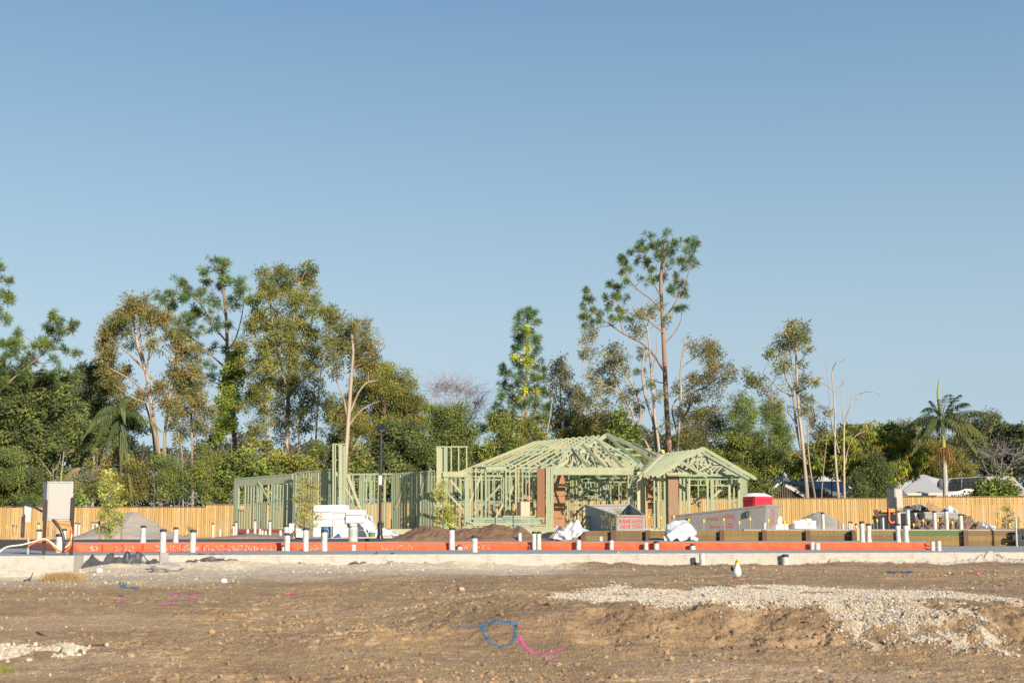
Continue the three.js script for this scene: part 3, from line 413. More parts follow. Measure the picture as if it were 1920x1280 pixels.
// ---------------------------------------------------------------- cabinets on posts
function cabinet(label, px0, px1, y0, y1, side, d, posts, yb, col, postCol) {
  const a = P(px0, y1, d), b = P(px1, y0, d), W = b.x - a.x, H = b.y - a.y, cx = (a.x + b.x) / 2, c = thing('electrical_cabinet', label, 'electrical cabinet', V(cx, a.y, -d));
  const k = side / (px1 - px0) * W;
  // front face plus a narrower side turned to the left or right of it
  const m = M(...col, 0.55);
  const f0 = -W / 2 + k, f1 = W / 2, sl = ((px0 + px1) / 2 - 960) / F * 0.3, sp = new THREE.Shape(); sp.moveTo(f0, 0); sp.lineTo(f1, 0); sp.lineTo(f1 + sl - 0.01, 0.3); sp.lineTo(f0 - k + sl, 0.3); sp.closePath();
  const body = new THREE.ExtrudeGeometry(sp, { depth: H, bevelEnabled: true, bevelSize: 0.006, bevelThickness: 0.006, bevelSegments: 1 }).rotateX(-Math.PI / 2);
  part(c, 'cabinet_box', body, m);
  part(c, 'door_panel', cbx(f1 - f0 - 0.05, H - 0.06, 0.012, 0.004, (f0 + f1) / 2, H / 2, 0.013), m);
  part(c, 'lid', body.clone().scale(1.012, 0.025 / H, 1.02).translate(0, H + 0.012, 0.004), m);
  for (const [px, top] of posts) { const t = P(px, top, d - 0.05), bo = P(px, yb, d - 0.05); part(c, 'post', bx(0.055, t.y - bo.y + 0.1, 0.05, t.x - cx, (t.y + bo.y) / 2 - a.y - 0.05, 0.05), postCol); }
  return [c, cx, a.y, -d];
}
const mPost = M(0.05, 0.035, 0.03, 0.7);
{
  const [c, cx, cy, cz] = cabinet('large pale grey cabinet on two dark posts at far left', 78, 136.5, 906, 976, 8, 27.2, [[85, 937], [136.5, 932]], 1037, [0.44, 0.43, 0.40], mPost);
  const L = (pts, r, m, name) => part(c, name, tube(pts.map(([a, b, dd = 0]) => P(a, b, 27.05 + dd).sub(V(cx, cy, cz))), r, r, 8, pts.length * 8), m);
  const mOrange = M(0.85, 0.2, 0.03, 0.4), mHose = M(0.72, 0.66, 0.55, 0.4);
  L([[98, 974], [108, 986], [116, 1000], [119, 1018], [118, 1037]], 0.03, mBlackPlastic, 'black_conduit');
  L([[104, 974], [112, 982], [122, 983], [130, 986], [133, 994], [132, 1008], [132, 1020], [126, 1030], [116, 1034], [104, 1029], [96, 1020], [86, 1013], [74, 1014], [62, 1018], [52, 1024]], 0.017, mOrange, 'orange_conduit');
  L([[-8, 1040, -0.4], [10, 1026, -0.3], [40, 1021, -0.2], [66, 1014], [84, 1010], [94, 1016], [104, 1024], [116, 1028], [127, 1022], [132, 1012], [134, 1001]], 0.014, mHose, 'white_hose');
  L([[77, 958, 0.15], [66, 952, 0.4], [54, 948, 0.8], [38, 945, 1.2], [24, 950, 1.4]], 0.022, mBlackPlastic, 'black_cable');
  part(c, 'hose_stake', bx(0.03, 0.3, 0.03, P(49, 1022, 27).x - cx, P(49, 1024, 27).y - cy, 0.1), M(0.4, 0.4, 0.38, 0.5));
}
cabinet('small white cabinet on dark posts near the fence, far left', 41, 57.5, 950, 979, 3, 58, [[41, 968], [45, 964]], 1003, [0.5, 0.49, 0.45], mPost);
{ const [c, cx, cy, cz] = cabinet('tan cabinet on dark posts above the junk-filled skip', 1664.5, 1692, 917.5, 952.5, 14, 46.9, [[1665, 934], [1680, 932]], 1000, [0.43, 0.39, 0.31], mPost); part(c, 'orange_conduit', tube([[1667, 953], [1668, 965], [1668, 975], [1672, 980], [1678, 978]].map(([a, b]) => P(a, b, 46.8).sub(V(cx, cy, cz))), 0.03, 0.03, 8, 20), M(0.85, 0.17, 0.03, 0.4)); }
// ---------------------------------------------------------------- street lamp
{
  const b = P(712, 1007, 46), H = P(712, 815, 46).y - b.y, l = thing('street_lamp', 'slim black street lamp with a hooked lantern shade before the house frame', 'street lamp', b), mb = M(0.02, 0.022, 0.026, 0.35);
  part(l, 'base', [cyl(0.085, 0.085, 0.42, 0, 0, 0, 14), cyl(0.1, 0.055, 0.1, 0, 0.4, 0, 14), cyl(0.11, 0.1, 0.1, 0, -0.05, 0, 14)], mb);
  part(l, 'pole', [cyl(0.05, 0.045, H - 0.3, 0, 0.3, 0, 12), cyl(0.055, 0.055, 0.08, 0, H - 0.06, 0, 12)], mb);
  part(l, 'arm', tube([V(0, H, 0), V(-0.06, H + 0.1, 0), V(-0.1, H + 0.24, 0), V(-0.06, H + 0.36, 0), V(0.03, H + 0.33, 0)], 0.022, 0.018, 8), mb);
  part(l, 'lamp_shade', new THREE.LatheGeometry([[0.02, 0.2], [0.05, 0.19], [0.07, 0.13], [0.12, 0.09], [0.24, 0.01], [0.245, 0], [0.22, 0.0], [0.1, 0.06]].map(([x, y]) => new THREE.Vector2(x, y)), 20).translate(0.03, H + 0.15, 0), mb);
  part(l, 'lamp_glass', cyl(0.08, 0.1, 0.05, 0.03, H + 0.12, 0, 14), M(0.6, 0.6, 0.58, 0.2));
  part(l, 'notice', bx(0.1, 0.3, 0.004, 0, P(712, 900, 46).y - b.y, 0.056), M(0.6, 0.62, 0.6, 0.5));
}
// ---------------------------------------------------------------- heaps
function heap(name, label, category, px0, px1, py0, prof, d, depth, m, rough, s) {
  const x0 = PX(px0, d), x1 = PX(px1, d), nx = 110, nz = 50, pos = [], uv = [], idx = [], y0 = P(960, py0, d).y;
  for (let i = 0; i <= nx; i++) for (let j = 0; j <= nz; j++) {
    const u = i / nx, v = j / nz * 2 - 1, px = mix(px0, px1, u), hh = P(960, pw(px, ...prof), d).y - y0, x = mix(x0, x1, u), z = v * depth, e = Math.max(0, 1 - Math.abs(v) ** 1.15);
    const y = hh * e + (rough * (fbm(x * 3, z * 3, 4, s) - 0.5) + rough * 0.5 * (fbm(x * 11, z * 11, 2, s + 4) - 0.5)) * Math.min(1, e * 4) * Math.min(1, hh * 4);
    pos.push(x, y0 + y - (1 - Math.min(1, e * 6)) * 0.15, -d + z); uv.push(x, z);
    if (i < nx && j < nz) { const a = i * (nz + 1) + j, b = a + nz + 1; idx.push(a, a + 1, b, b, a + 1, b + 1); }
  }
  const g = new THREE.BufferGeometry(); g.setAttribute('position', new THREE.Float32BufferAttribute(pos, 3)); g.setAttribute('uv', new THREE.Float32BufferAttribute(uv, 2)); g.setIndex(idx); g.computeVertexNormals();
  const o = sh(new THREE.Mesh(g, m)); o.name = numbered(name); scene.add(o); return tag(o, label, category);
}
const mSand = M(0.44, 0.385, 0.315, 0.95, { map: rep(T.fine, 1, 1), bumpMap: T.fine, bumpScale: 0.01 }), mSoil = M(0.225, 0.13, 0.075, 0.95, { map: T.dirtmap, bumpMap: T.fine, bumpScale: 0.02 });
mSoil.map = T.fine;
heap('sand_mound', 'large smooth grey sand mound before the pale fence on the left', 'sand mound', 138, 352, 1012, [[138, 1012], [175, 991], [215, 972], [238, 961], [252, 959], [262, 963], [300, 988], [330, 1002], [352, 1012]], 52, 2.6, mSand, 0.06, 300);
heap('gravel_mound', 'smooth grey gravel mound before the pale fence on the right', 'gravel mound', 1462, 1592, 994, [[1462, 992], [1485, 982], [1505, 971], [1525, 962], [1540, 959.5], [1552, 962], [1568, 974], [1580, 986], [1592, 993]], 60, 2.2, M(0.42, 0.38, 0.32, 0.95, { map: T.fine }), 0.06, 310);
heap('soil_mound', 'dark brown soil mound in front of the timber bundle', 'soil mound', 722, 1052, 1014, [[722, 1013], [760, 1001], [788, 989], [800, 986], [815, 986], [840, 991], [880, 991], [910, 988], [930, 983], [942, 981], [952, 985], [962, 990], [975, 987], [985, 994], [1000, 1006], [1020, 1008], [1045, 1010], [1052, 1014]], 46.8, 1.5, mSoil, 0.22, 320);
heap('soil_mound', 'low mound of brown soil behind the far pipes at left', 'soil mound', 400, 560, 1008, [[400, 1007], [440, 1004], [468, 999], [490, 1002], [520, 1004], [560, 1007]], 57, 1.2, M(0.33, 0.24, 0.17, 0.95, { map: T.fine }), 0.12, 330);
heap('rubble_mound', 'low heap of broken brown rubble below the junk-filled skip', 'rubble mound', 1705, 1840, 996, [[1705, 994], [1716, 981], [1730, 976], [1745, 977], [1770, 975], [1800, 978], [1815, 968], [1822, 968], [1832, 978], [1840, 993]], 48.6, 0.9, M(0.24, 0.16, 0.115, 0.95, { map: T.bark }), 0.5, 340);
// ---------------------------------------------------------------- sleeper retaining wall
{
  const d = 46.05, top = P(1500, 994.8, d).y, w = thing('retaining_wall', 'low retaining wall of stained timber sleepers between brown steel posts', 'retaining wall');
  const posts = [1086, 1093, 1149, 1214, 1280, 1352.5, 1432, 1513, 1597, 1685, 1808, 1905], var_ = [[0.23, 0.155, 0.055], [0.20, 0.13, 0.05], [0.26, 0.17, 0.06], [0.185, 0.125, 0.055], [0.22, 0.16, 0.07]].map((c) => M(...c, 0.85, { map: T.grain, bumpMap: T.grain, bumpScale: 0.004 })), green = M(0.10, 0.15, 0.05, 0.85, { map: T.grain });
  for (let i = 1; i < posts.length - 1; i++) { const a = PX(posts[i], d), b = PX(posts[i + 1], d); for (let r = 0; r < 4; r++) { const o = part(w, 'sleeper', cbx(b - a - 0.02, 0.156, 0.075, 0.008, (a + b) / 2, top - 0.08 - r * 0.16, -d + rr(-0.006, 0.006)), r === 0 && i === 9 ? green : var_[rnd() * 5 | 0]); } }
  part(w, 'sleeper', cbx(0.2, 0.64, 0.07, 0.008, PX(1088, d), top - 0.32, -d + 0.04), var_[0]);
  for (const px of posts.slice(1, -1)) { const x = PX(px, d); part(w, 'post', [bx(0.15, 0.7, 0.012, x, top - 0.33, -d + 0.2), bx(0.012, 0.7, 0.15, x, top - 0.33, -d + 0.12), bx(0.15, 0.7, 0.012, x, top - 0.33, -d + 0.045)], mRust); }
  part(w, 'capping', cbx(PX(1905, d) - PX(1395, d), 0.05, 0.22, 0.01, (PX(1905, d) + PX(1395, d)) / 2, top + 0.02, -d - 0.1), M(0.42, 0.37, 0.3, 0.9, { map: T.concrete }));
  const st = P(1606, 1013, 45.8); tag(part(scene, 'timber_stake', cbx(0.085, 0.45, 0.06, 0.006, st.x, st.y + 0.17, st.z + 0.25), mPine), 'short pale pine stake against the sleeper wall', 'stake');
  // dark stone pier and galvanised post at the right edge
  const s = thing('stone_wall', 'dark rough stone wall end at the right edge', 'wall'), sm = [0.035, 0.045, 0.055].map((k) => M(k, k, k * 1.08, 0.8, { map: T.bark, bumpMap: T.bark, bumpScale: 0.02 }));
  for (let r = 0; r < 4; r++) for (let k = 0; k < 3; k++) part(s, 'stone', cbx(0.32, 0.165, 0.2, 0.02, PX(1916, 45.6) + (k - 0.1 + 0.5 * (r % 2) - 0.3) * 0.34, P(0, 1033, 45.6).y + 0.08 + r * 0.175, -45.7), sm[rnd() * 3 | 0]);
  const gp = P(1908, 1033, 45.2), g = thing('galvanised_post', 'thin grey-green steel post at the far right edge', 'post', gp); part(g, 'post_tube', cyl(0.032, 0.032, P(0, 971, 45.2).y - gp.y, 0, 0, 0, 10), M(0.4, 0.47, 0.44, 0.4, { metalness: 0.3 })); part(g, 'post_cap', cyl(0.036, 0.03, 0.04, 0, P(0, 971, 45.2).y - gp.y, 0, 10), mSteel);
}
// yellow-capped stakes along the retained edge
for (const [px, y0, y1, label] of [[1217, 968, 995, 'before the open garage bay'], [1239, 970, 990, 'leaning at the doorway of the porch'], [1263, 968, 990, 'by the low end of the large skip'], [1292, 974, 990, 'below the green lug of the large skip'], [1320, 976, 995, 'left of the big red phone number'], [1359, 973, 995, 'right of the big red phone number'], [1387.6, 979, 994, 'shortest, on the large skip middle'], [1407, 972, 995, 'leaning, below the right lug of the large skip'], [1441, 975, 994, 'before the end panel of the large skip'], [1459, 976, 994, 'by the white foam offcuts'], [1472, 978, 995, 'between white foam and gravel mound'], [1487, 978, 992, 'before the left foot of the gravel mound'], [1514, 973, 994, 'before the white foam at the gravel mound'], [1518, 981, 994, 'shorter, beside another at the white foam'], [1646, 975, 996, 'left of the junk skip, tallest there'], [1714, 983, 993, 'low in the rubble below the junk skip'], [1732, 975, 994, 'upright in the rubble below the junk skip'], [1759, 974, 994, 'by the red letters of the junk skip'], [1787, 979, 996, 'right of the red letters of the junk skip'], [1869, 976, 992, 'by the white rubble bags, right'], [1894, 982, 994, 'in the weedy sapling at far right'], [11, 987, 1000, 'at the far left edge by the fence'], [23, 985, 1000, 'second from the far left edge by the fence'], [29, 986, 1000, 'third from the far left edge by the fence']]) {
  const d = px < 100 ? 60 : 47, b = P(px, y1, d), h = P(px, y0, d).y - b.y, g = thing('capped_stake', 'yellow-capped thin stake ' + label, 'stake', b, 0, 'yellow-capped stakes'); g.rotation.z = gauss() * 0.05;
  part(g, 'stake', cyl(0.012, 0.012, h + 0.1, 0, -0.1, 0, 6), M(0.45, 0.32, 0.18, 0.8)); part(g, 'cap', [new THREE.SphereGeometry(0.04, 10, 8).translate(0, h, 0), cyl(0.03, 0.03, 0.05, 0, h - 0.06, 0, 8)], mYellow);
}
for (const [px, y0, y1, d, label] of [[185.5, 976, 1012, 44, 'dark thin stake left of the young tree before the sand mound'], [227, 976, 1012, 44, 'dark thin stake right of the young tree before the sand mound'], [1573, 976, 992, 50, 'dark short stake at the right foot of the gravel mound'], [1887, 967, 994, 50, 'dark stake left of the weedy sapling at far right'], [1911, 969, 994, 50, 'dark stake right of the weedy sapling at far right'], [89, 988, 1001, 55, 'dark thin stake just right of the cabinet left post'], [101, 993, 1012, 50, 'short dark stake between the cabinet posts']]) { const a = P(px, y1, d), b = P(px, y0, d); tag(part(scene, 'stake', beam(a.setY(a.y - 0.1), b, 0.05, 0.05), mStake), label, 'stake'); }
// ---------------------------------------------------------------- white foam blocks, sheets and bags
const mFoam = M(0.66, 0.66, 0.655, 0.75, { map: rep(T.fine, 2, 2), bumpMap: T.fine, bumpScale: 0.004 });
mFoam.map = null;
for (const [x0, x1, y0, y1, dd, label] of [
  [585, 618, 946.5, 960.5, 0, 'upper left foam block of the big white stack'], [617, 649, 946, 961, 0.1, 'upper right foam block of the big white stack'],
  [586, 621, 961, 974, 0.05, 'foam block second from top, left column of the stack'], [620.5, 648, 961.5, 974, 0.15, 'foam block second from top, middle column of the stack'], [649, 681, 955, 965.5, 0.1, 'top foam slab on the right step of the stack'],
  [584, 622, 974.5, 987.5, 0, 'foam block third from top, left column, edge sagging'], [622.5, 650, 974.5, 987.5, 0.12, 'foam block third from top, middle column of the stack'], [648.5, 693, 966, 981, 0, 'broad foam block below the right step of the stack'],
  [586, 621, 988, 1007, 0, 'lowest left foam block of the stack behind the blue drum'], [622, 655, 988, 1007, 0.1, 'lowest middle foam block of the stack'], [655.5, 690, 981.5, 993, -0.05, 'low right foam block of the stack above the green tub'], [656, 689, 993.5, 1007, 0, 'lowest right foam block of the stack'],
  [540, 551, 981, 1007, -0.1, 'narrow foam block on edge left of the staked sapling'], [553, 570, 990, 1008, -0.6, 'foam block behind the leaning timber and sapling'],
]) { const d = 51 + dd, a = P(x0, y1, d), b = P(x1, y0, d); const o = part(scene, 'foam_block', cbx(b.x - a.x - 0.015, b.y - a.y - 0.008, 1.05, 0.02, 0, 0, 0), mFoam); o.position.set((a.x + b.x) / 2, (a.y + b.y) / 2, -d - 0.5); o.rotation.y = rr(-0.06, 0.06); o.rotation.z = rr(-0.012, 0.012); tag(o, label, 'foam block', 'white foam blocks'); }
const crumple = (label, pts, d, m, s, amp = 0.18, cat = 'plastic sheet', name = 'plastic_sheet') => { // pts: outline of [px, top, bottom]
  sheet(name, label, cat, (u, v) => { const px = mix(pts[0][0], pts[pts.length - 1][0], u), t = pw(px, ...pts.map((p) => [p[0], p[1]])), b = pw(px, ...pts.map((p) => [p[0], p[2]])), p = P(px, mix(t, b, v), d - 0.25 * v); p.z += amp * (fbm(px * 0.09, v * 2.5, 3, s) - 0.5) * 2 + 0.10 * Math.abs(vn(px * 0.2 + v * 3, v * 2, s + 3) - 0.5); return p; }, 40, 14, m);
};
const mTarp = M(0.62, 0.62, 0.64, 0.5);
crumple('large torn white plastic sheet left of the sleeper wall', [[1037, 1008, 1010], [1045, 985, 1011], [1052, 987, 1011], [1060, 991, 1011], [1068, 982, 1011], [1078, 974, 1010], [1085, 975, 1006], [1092, 990, 1000], [1104, 993, 995]], 45.9, mTarp, 400, 0.3);
crumple('white plastic sheet lying at the foot of the street lamp', [[690, 990, 1007], [705, 988, 1006], [725, 991, 1005], [745, 997, 1004], [752, 1001, 1003]], 50, mTarp, 410, 0.25);
crumple('white sheet piled right of the foam stack', [[683, 966, 992], [690, 965, 1000], [698, 974, 1002], [704, 985, 1004], [708, 1000, 1005]], 50.4, mTarp, 420, 0.2);
{ // bag of foam offcuts
  const d = 43.6, b = P(1274, 1013, d), g = thing('foam_bag', 'clear plastic bag stuffed with white foam offcuts before the sleeper wall', 'plastic bag', b);
  const s = stoneGeo(3, 0.22, 71); s.scale(0.46, 0.44, 0.3); s.translate(0.05, 0.26, -0.12); const p = s.attributes.position; for (let i = 0; i < p.count; i++) { const k = 1 + 0.12 * (fbm(p.getX(i) * 6, p.getY(i) * 6 + p.getZ(i) * 5, 3, 72) - 0.5) * 2; p.setXYZ(i, p.getX(i) * k, Math.max(-0.02, p.getY(i) * k), p.getZ(i) * k); } s.computeVertexNormals();
  part(g, 'bag', s, M(0.50, 0.52, 0.55, 0.25));
  for (const [x, y, z, w, h, r] of [[-0.18, 0.17, 0.22, 0.42, 0.24, 0.55], [0.08, 0.14, 0.26, 0.34, 0.22, 0.75], [0.1, 0.27, 0.2, 0.26, 0.12, -0.4], [-0.36, 0.08, 0.15, 0.24, 0.16, 0.2], [0.42, 0.05, 0.2, 0.22, 0.1, -0.3]]) { const o = part(g, 'foam_offcut', cbx(w, h, 0.14, 0.012), mFoam); o.position.set(x, y, z); o.rotation.set(0.2 * gauss(), 0.3 * gauss(), r); }
}
crumple('flat dark blue plastic lying left of the foam bag', [[1217, 1009, 1012], [1232, 1008, 1012], [1250, 1010, 1012.6]], 45.2, M(0.012, 0.016, 0.03, 0.4), 430, 0.02);
for (const [x0, x1, y0, y1, d, label] of [[1457, 1466, 968, 991, 51.8, 'white foam offcut against the end of the large skip'], [1490, 1530, 976, 992, 56, 'white foam sheet leaning on the gravel mound'], [1500, 1522, 973, 985, 56.5, 'second white foam sheet behind the first at the gravel mound'], [1453, 1478, 983, 993, 51, 'low white foam offcut right of the large skip']]) { const a = P(x0, y1, d), b = P(x1, y0, d), o = part(scene, 'foam_offcut', cbx(b.x - a.x, b.y - a.y, 0.1, 0.01), mFoam); o.position.set((a.x + b.x) / 2, (a.y + b.y) / 2, -d); o.rotation.z = rr(-0.12, 0.12); o.rotation.x = -0.2; tag(o, label, 'foam offcut'); }
for (const [px, w, h, label, s] of [[1824, 22, 18, 'white rubble bag, left of three beyond the skip', 1], [1841, 20, 17, 'white rubble bag with blue stripes, middle of three', 2], [1857, 20, 12, 'low white rubble bag, right of three', 3]]) { const d = 52, b = P(px, 994, d), g = stoneGeo(3, 0.25, 80 + s); g.scale(w * MPP(d) / 2, h * MPP(d) * 0.62, 0.35); const p = g.attributes.position; for (let i = 0; i < p.count; i++) { const k = 1 + 0.25 * (fbm(p.getX(i) * 5, p.getY(i) * 5 + p.getZ(i) * 4, 3, 90 + s) - 0.5); p.setXYZ(i, p.getX(i) * k, p.getY(i) * k, p.getZ(i) * k); } g.computeVertexNormals(); const t = thing('rubble_bag', label, 'rubble bag', V(b.x, b.y + h * MPP(d) * 0.42, b.z)); part(t, 'bag', g, mTarp); if (s === 2) part(t, 'stripe', [bx(0.02, 0.3, 0.02, -0.1, 0.02, 0.33, 0, 0, 0.2), bx(0.02, 0.3, 0.02, 0.06, 0.02, 0.33, 0, 0, -0.3)], M(0.05, 0.1, 0.4, 0.6)); }
// drum, tub, tarp, timber
{ const d = 49.6, b = P(610.5, 1008, d), g = thing('plastic_drum', 'blue plastic drum at the foot of the foam stack', 'drum', b); part(g, 'drum_body', new THREE.LatheGeometry([[0, 0], [0.16, 0], [0.175, 0.04], [0.175, 0.3], [0.16, 0.36], [0, 0.37]].map(([x, y]) => new THREE.Vector2(x, y)), 18), M(0.06, 0.16, 0.34, 0.45)); part(g, 'rim', new THREE.TorusGeometry(0.165, 0.014, 6, 20).rotateX(Math.PI / 2).translate(0, 0.345, 0), M(0.05, 0.13, 0.3, 0.45)); }
crumple('small crumpled blue tarp by the foam stack', [[625, 1007, 1008], [632, 1001, 1008], [636, 999, 1008], [639, 1006, 1008]], 49.4, M(0.06, 0.15, 0.32, 0.5), 440, 0.1);
{ const b = P(697, 1006, 49), g = thing('plastic_tub', 'small green plastic tub right of the foam stack', 'tub', b); part(g, 'tub_body', cyl(0.1, 0.12, 0.12, 0, 0, 0, 16), M(0.10, 0.25, 0.06, 0.5)); part(g, 'tub_lid', cyl(0.13, 0.13, 0.025, 0, 0.12, 0, 16), M(0.08, 0.2, 0.05, 0.5)); }
// ---------------------------------------------------------------- the unfinished timber house
const mt = (r, g, b) => M(r * 0.72, g * 0.745, b * 0.74, 0.8, { map: T.grain });
const W_GREEN = [mt(0.47, 0.52, 0.33), mt(0.42, 0.50, 0.34), mt(0.52, 0.54, 0.33), mt(0.40, 0.50, 0.35), mt(0.55, 0.50, 0.30)], W_PALE = [mt(0.58, 0.555, 0.35), mt(0.53, 0.545, 0.35), mt(0.60, 0.55, 0.36)], mPly = M(0.27, 0.125, 0.06, 0.75, { map: T.grain }), mOrangePly = M(0.40, 0.2, 0.10, 0.8, { map: T.grain }), mOSB = M(0.34, 0.215, 0.13, 0.85, { map: T.fine });
const pick = (a) => Array.isArray(a) ? a[rnd() * a.length | 0] : a;
const HF = 1.76, house = thing('timber_house_frame', 'unfinished house of pale green timber wall frames and open roof trusses', 'house frame');
const hp = (px, d, y) => { const p = P(px, 1000, d); p.y = y; return p; };
const sub = (name) => { const g = new THREE.Group(); g.name = name; house.add(g); return g; };
function wall(A, B, o = {}) {                                          // A, B: [px, d]
  const a = hp(A[0], A[1], HF), b = hp(B[0], B[1], HF), H = o.h ?? 2.6, rise = o.rise ?? 0, L = a.distanceTo(b), w = sub('wall_frame'), at = (t, y) => a.clone().lerp(b, t).setY(HF + y + (y > 1.9 ? rise * t : 0)), st = o.stud ?? W_GREEN, pl = o.plate ?? W_GREEN, dir = b.clone().sub(a).normalize(), t0 = 0.09;
  member(w, 'bottom_plate', pick(pl), at(0, 0.03), at(1, 0.03), t0, 0.06); member(w, 'top_plate', pick(o.top ?? pl), at(0, H - 0.03), at(1, H - 0.03), t0, 0.07);
  if (o.band) member(w, 'lintel', o.bandM ?? W_GREEN[0], at(0, H - 0.07 - o.band / 2), at(1, H - 0.07 - o.band / 2), 0.06, o.band);
  const n = Math.max(2, Math.round(L / (o.gap ?? 0.42))), top = H - 0.06 - (o.band ?? 0);
  for (let i = 0; i <= n; i++) {
    const t = Math.min(0.995, Math.max(0.005, (i + (i && i < n ? rr(-0.22, 0.22) : 0)) / n)), op = (o.open ?? []).find((q) => t > q[0] && t < q[1]);
    const m = pick(st), dbl = rnd() < 0.22 || i === 0 || i === n;
    for (let k = 0; k < (dbl ? 2 : 1); k++) {
      const tt = t + k * 0.09 / L; if (tt > 1) continue;
      const S = (y0, y1) => { const p = at(tt, y0), q = at(tt, y1), e = sh(new THREE.Mesh(UB, k ? pick(st) : m)); e.name = 'stud'; e.scale.set(0.05, y1 - y0, 0.09); e.position.copy(p).add(q).multiplyScalar(0.5); e.rotation.y = Math.atan2(-dir.z, dir.x); w.add(e); };
      if (op) { if (op[2] > 0.1) S(0.05, op[2]); if (op[3] < top - 0.1) S(op[3], top); } else S(0.05, top);
    }
  }
  for (const op of o.open ?? []) { for (const t of [op[0], op[1]]) member(w, 'stud', pick(W_GREEN), at(t, 0.05), at(t, top), 0.06, 0.09); member(w, 'sill', pick(pl), at(op[0], op[2] || 0.1), at(op[1], op[2] || 0.1), 0.09, 0.06); member(w, 'lintel', pick(pl), at(op[0], op[3]), at(op[1], op[3]), 0.07, o.head ?? 0.09); }
  for (const y of o.nog ?? [1.3]) for (let i = 0; i < n; i++) { const t = (i + 0.5) / n; if ((o.open ?? []).some((q) => t > q[0] && t < q[1])) continue; member(w, 'noggin', pick(o.stud ?? W_GREEN), at(i / n, y + rr(-0.03, 0.03)), at((i + 1) / n, y + rr(-0.03, 0.03)), 0.07, 0.045); }
  for (const [u, y, v, z] of o.brace ?? []) member(w, 'brace', pick(W_PALE), at(u, y).add(V(0, 0, 0.07)), at(v, z).add(V(0, 0, 0.07)), 0.04, 0.09);
  return w;
}
// concrete floor with its formwork
part(house, 'floor_slab', prism([[PX(434, 66), 66], [PX(547, 62.6), 62.6], [PX(549, 62), 62], [PX(620, 60), 60], [PX(650, 60), 60], [PX(735, 61), 61], [PX(820, 58.6), 58.6], [PX(1395, 59.6), 59.6], [PX(1450, 76), 76], [PX(470, 78), 78]], 1.2, HF), mConc);
part(house, 'formwork', [beam(hp(690, 57.8, 1.68), hp(838, 57.8, 1.68), 0.05, 0.2), beam(hp(985, 57.4, 1.7), hp(1043, 57.4, 1.7), 0.06, 0.26), beam(hp(838, 58.2, 1.66), hp(1395, 58.9, 1.66), 0.05, 0.2)], W_PALE[0]);
part(house, 'red_plastic_edge', [beam(hp(434, 65.6, 1.72), hp(540, 62.4, 1.70), 0.05, 0.14)], M(0.65, 0.07, 0.04, 0.5));
// left wing
wall([437, 65.5], [546, 63], { h: 2.345, rise: 0.115, stud: W_GREEN.concat(W_PALE), top: W_GREEN[1], band: 0.34, bandM: mt(0.50, 0.52, 0.34), gap: 0.2, nog: [1.28], open: [[0.06, 0.2, 0.9, 2.2], [0.42, 0.66, 1.2, 2.2]], brace: [[0.42, 2.1, 0.62, 1.3]] });
wall([549, 62.4], [630, 60.8], { h: 2.48, rise: 0.12, stud: W_GREEN.concat(W_PALE), top: W_GREEN[1], gap: 0.15, nog: [1.4] });
wall([440, 72], [640, 69], { h: 2.5, gap: 0.5, stud: W_GREEN.concat(W_PALE) });
wall([470, 68.5], [640, 66.5], { h: 2.5, gap: 0.6, stud: W_GREEN, brace: [[0.15, 2.0, 0.4, 1.1], [0.5, 2.0, 0.75, 0.8]] });
wall([650, 62.8], [736, 62.5], { h: 2.45, gap: 0.3, nog: [1.32], stud: W_GREEN.concat(W_GREEN), open: [[0.36, 0.5, 0.1, 2.15]], brace: [[0.02, 2.2, 0.45, 0.2]] });
wall([736, 62], [815, 60.6], { h: 2.42, rise: 0.09, stud: W_GREEN.concat(W_PALE), top: W_GREEN[1], gap: 0.2, nog: [1.34], brace: [[0.3, 0.15, 0.9, 2.5], [0.05, 0.9, 0.4, 2.3]] });
wall([640, 70], [830, 66], { h: 2.5, gap: 0.4, stud: W_GREEN.concat(W_GREEN) });
wall([815, 60.6], [827, 63], { h: 2.5, top: W_GREEN[1], gap: 0.22, stud: W_GREEN });
{ // tall corner columns of the entry
  const tall = (px, d, top, w, m, parent = 'column') => { const a = hp(px, d, HF), b = P(px, top, d); member(house, parent, m, a, b, w, 0.1); };
  tall(624.5, 60.3, 833, 0.06, W_GREEN[2]); tall(628.5, 60.3, 833, 0.05, W_GREEN[0]); tall(638.5, 60.3, 832, 0.16, W_PALE[1]); tall(645.5, 60.4, 832, 0.1, W_GREEN[1]);
  member(house, 'top_plate', W_GREEN[0], P(623, 832.5, 60.3), P(648, 832.5, 60.3), 0.1, 0.05);
  tall(823, 58.8, 837.5, 0.2, W_PALE[0]); tall(829.5, 58.9, 838, 0.1, W_GREEN[2]); tall(835.5, 58.8, 838, 0.15, W_GREEN[1]);
  for (const px of [846, 860, 875]) member(house, 'stud', W_GREEN[2], P(px, 886, 58.8), P(px, 838, 58.8), 0.05, 0.09);
  tall(874.5, 58.8, 886, 0.12, W_GREEN[0]);
  member(house, 'top_plate', W_PALE[1], P(818, 837.5, 58.8), P(877, 837.5, 58.8), 0.1, 0.05); member(house, 'lintel', W_PALE[0], P(830, 889, 58.75), P(876, 889, 58.75), 0.08, 0.2);
  member(house, 'brace', W_PALE[2], P(842, 896, 59), P(871, 932, 59), 0.04, 0.08); member(house, 'brace', W_PALE[1], P(834, 918, 58.9), P(868, 955, 58.9), 0.04, 0.08);
  member(house, 'brace', W_PALE[2], P(652, 889, 60.3), P(675, 953, 60.4), 0.04, 0.08); member(house, 'brace', W_GREEN[0], P(628, 884, 60.3), P(668, 948, 60.6), 0.04, 0.08);
}
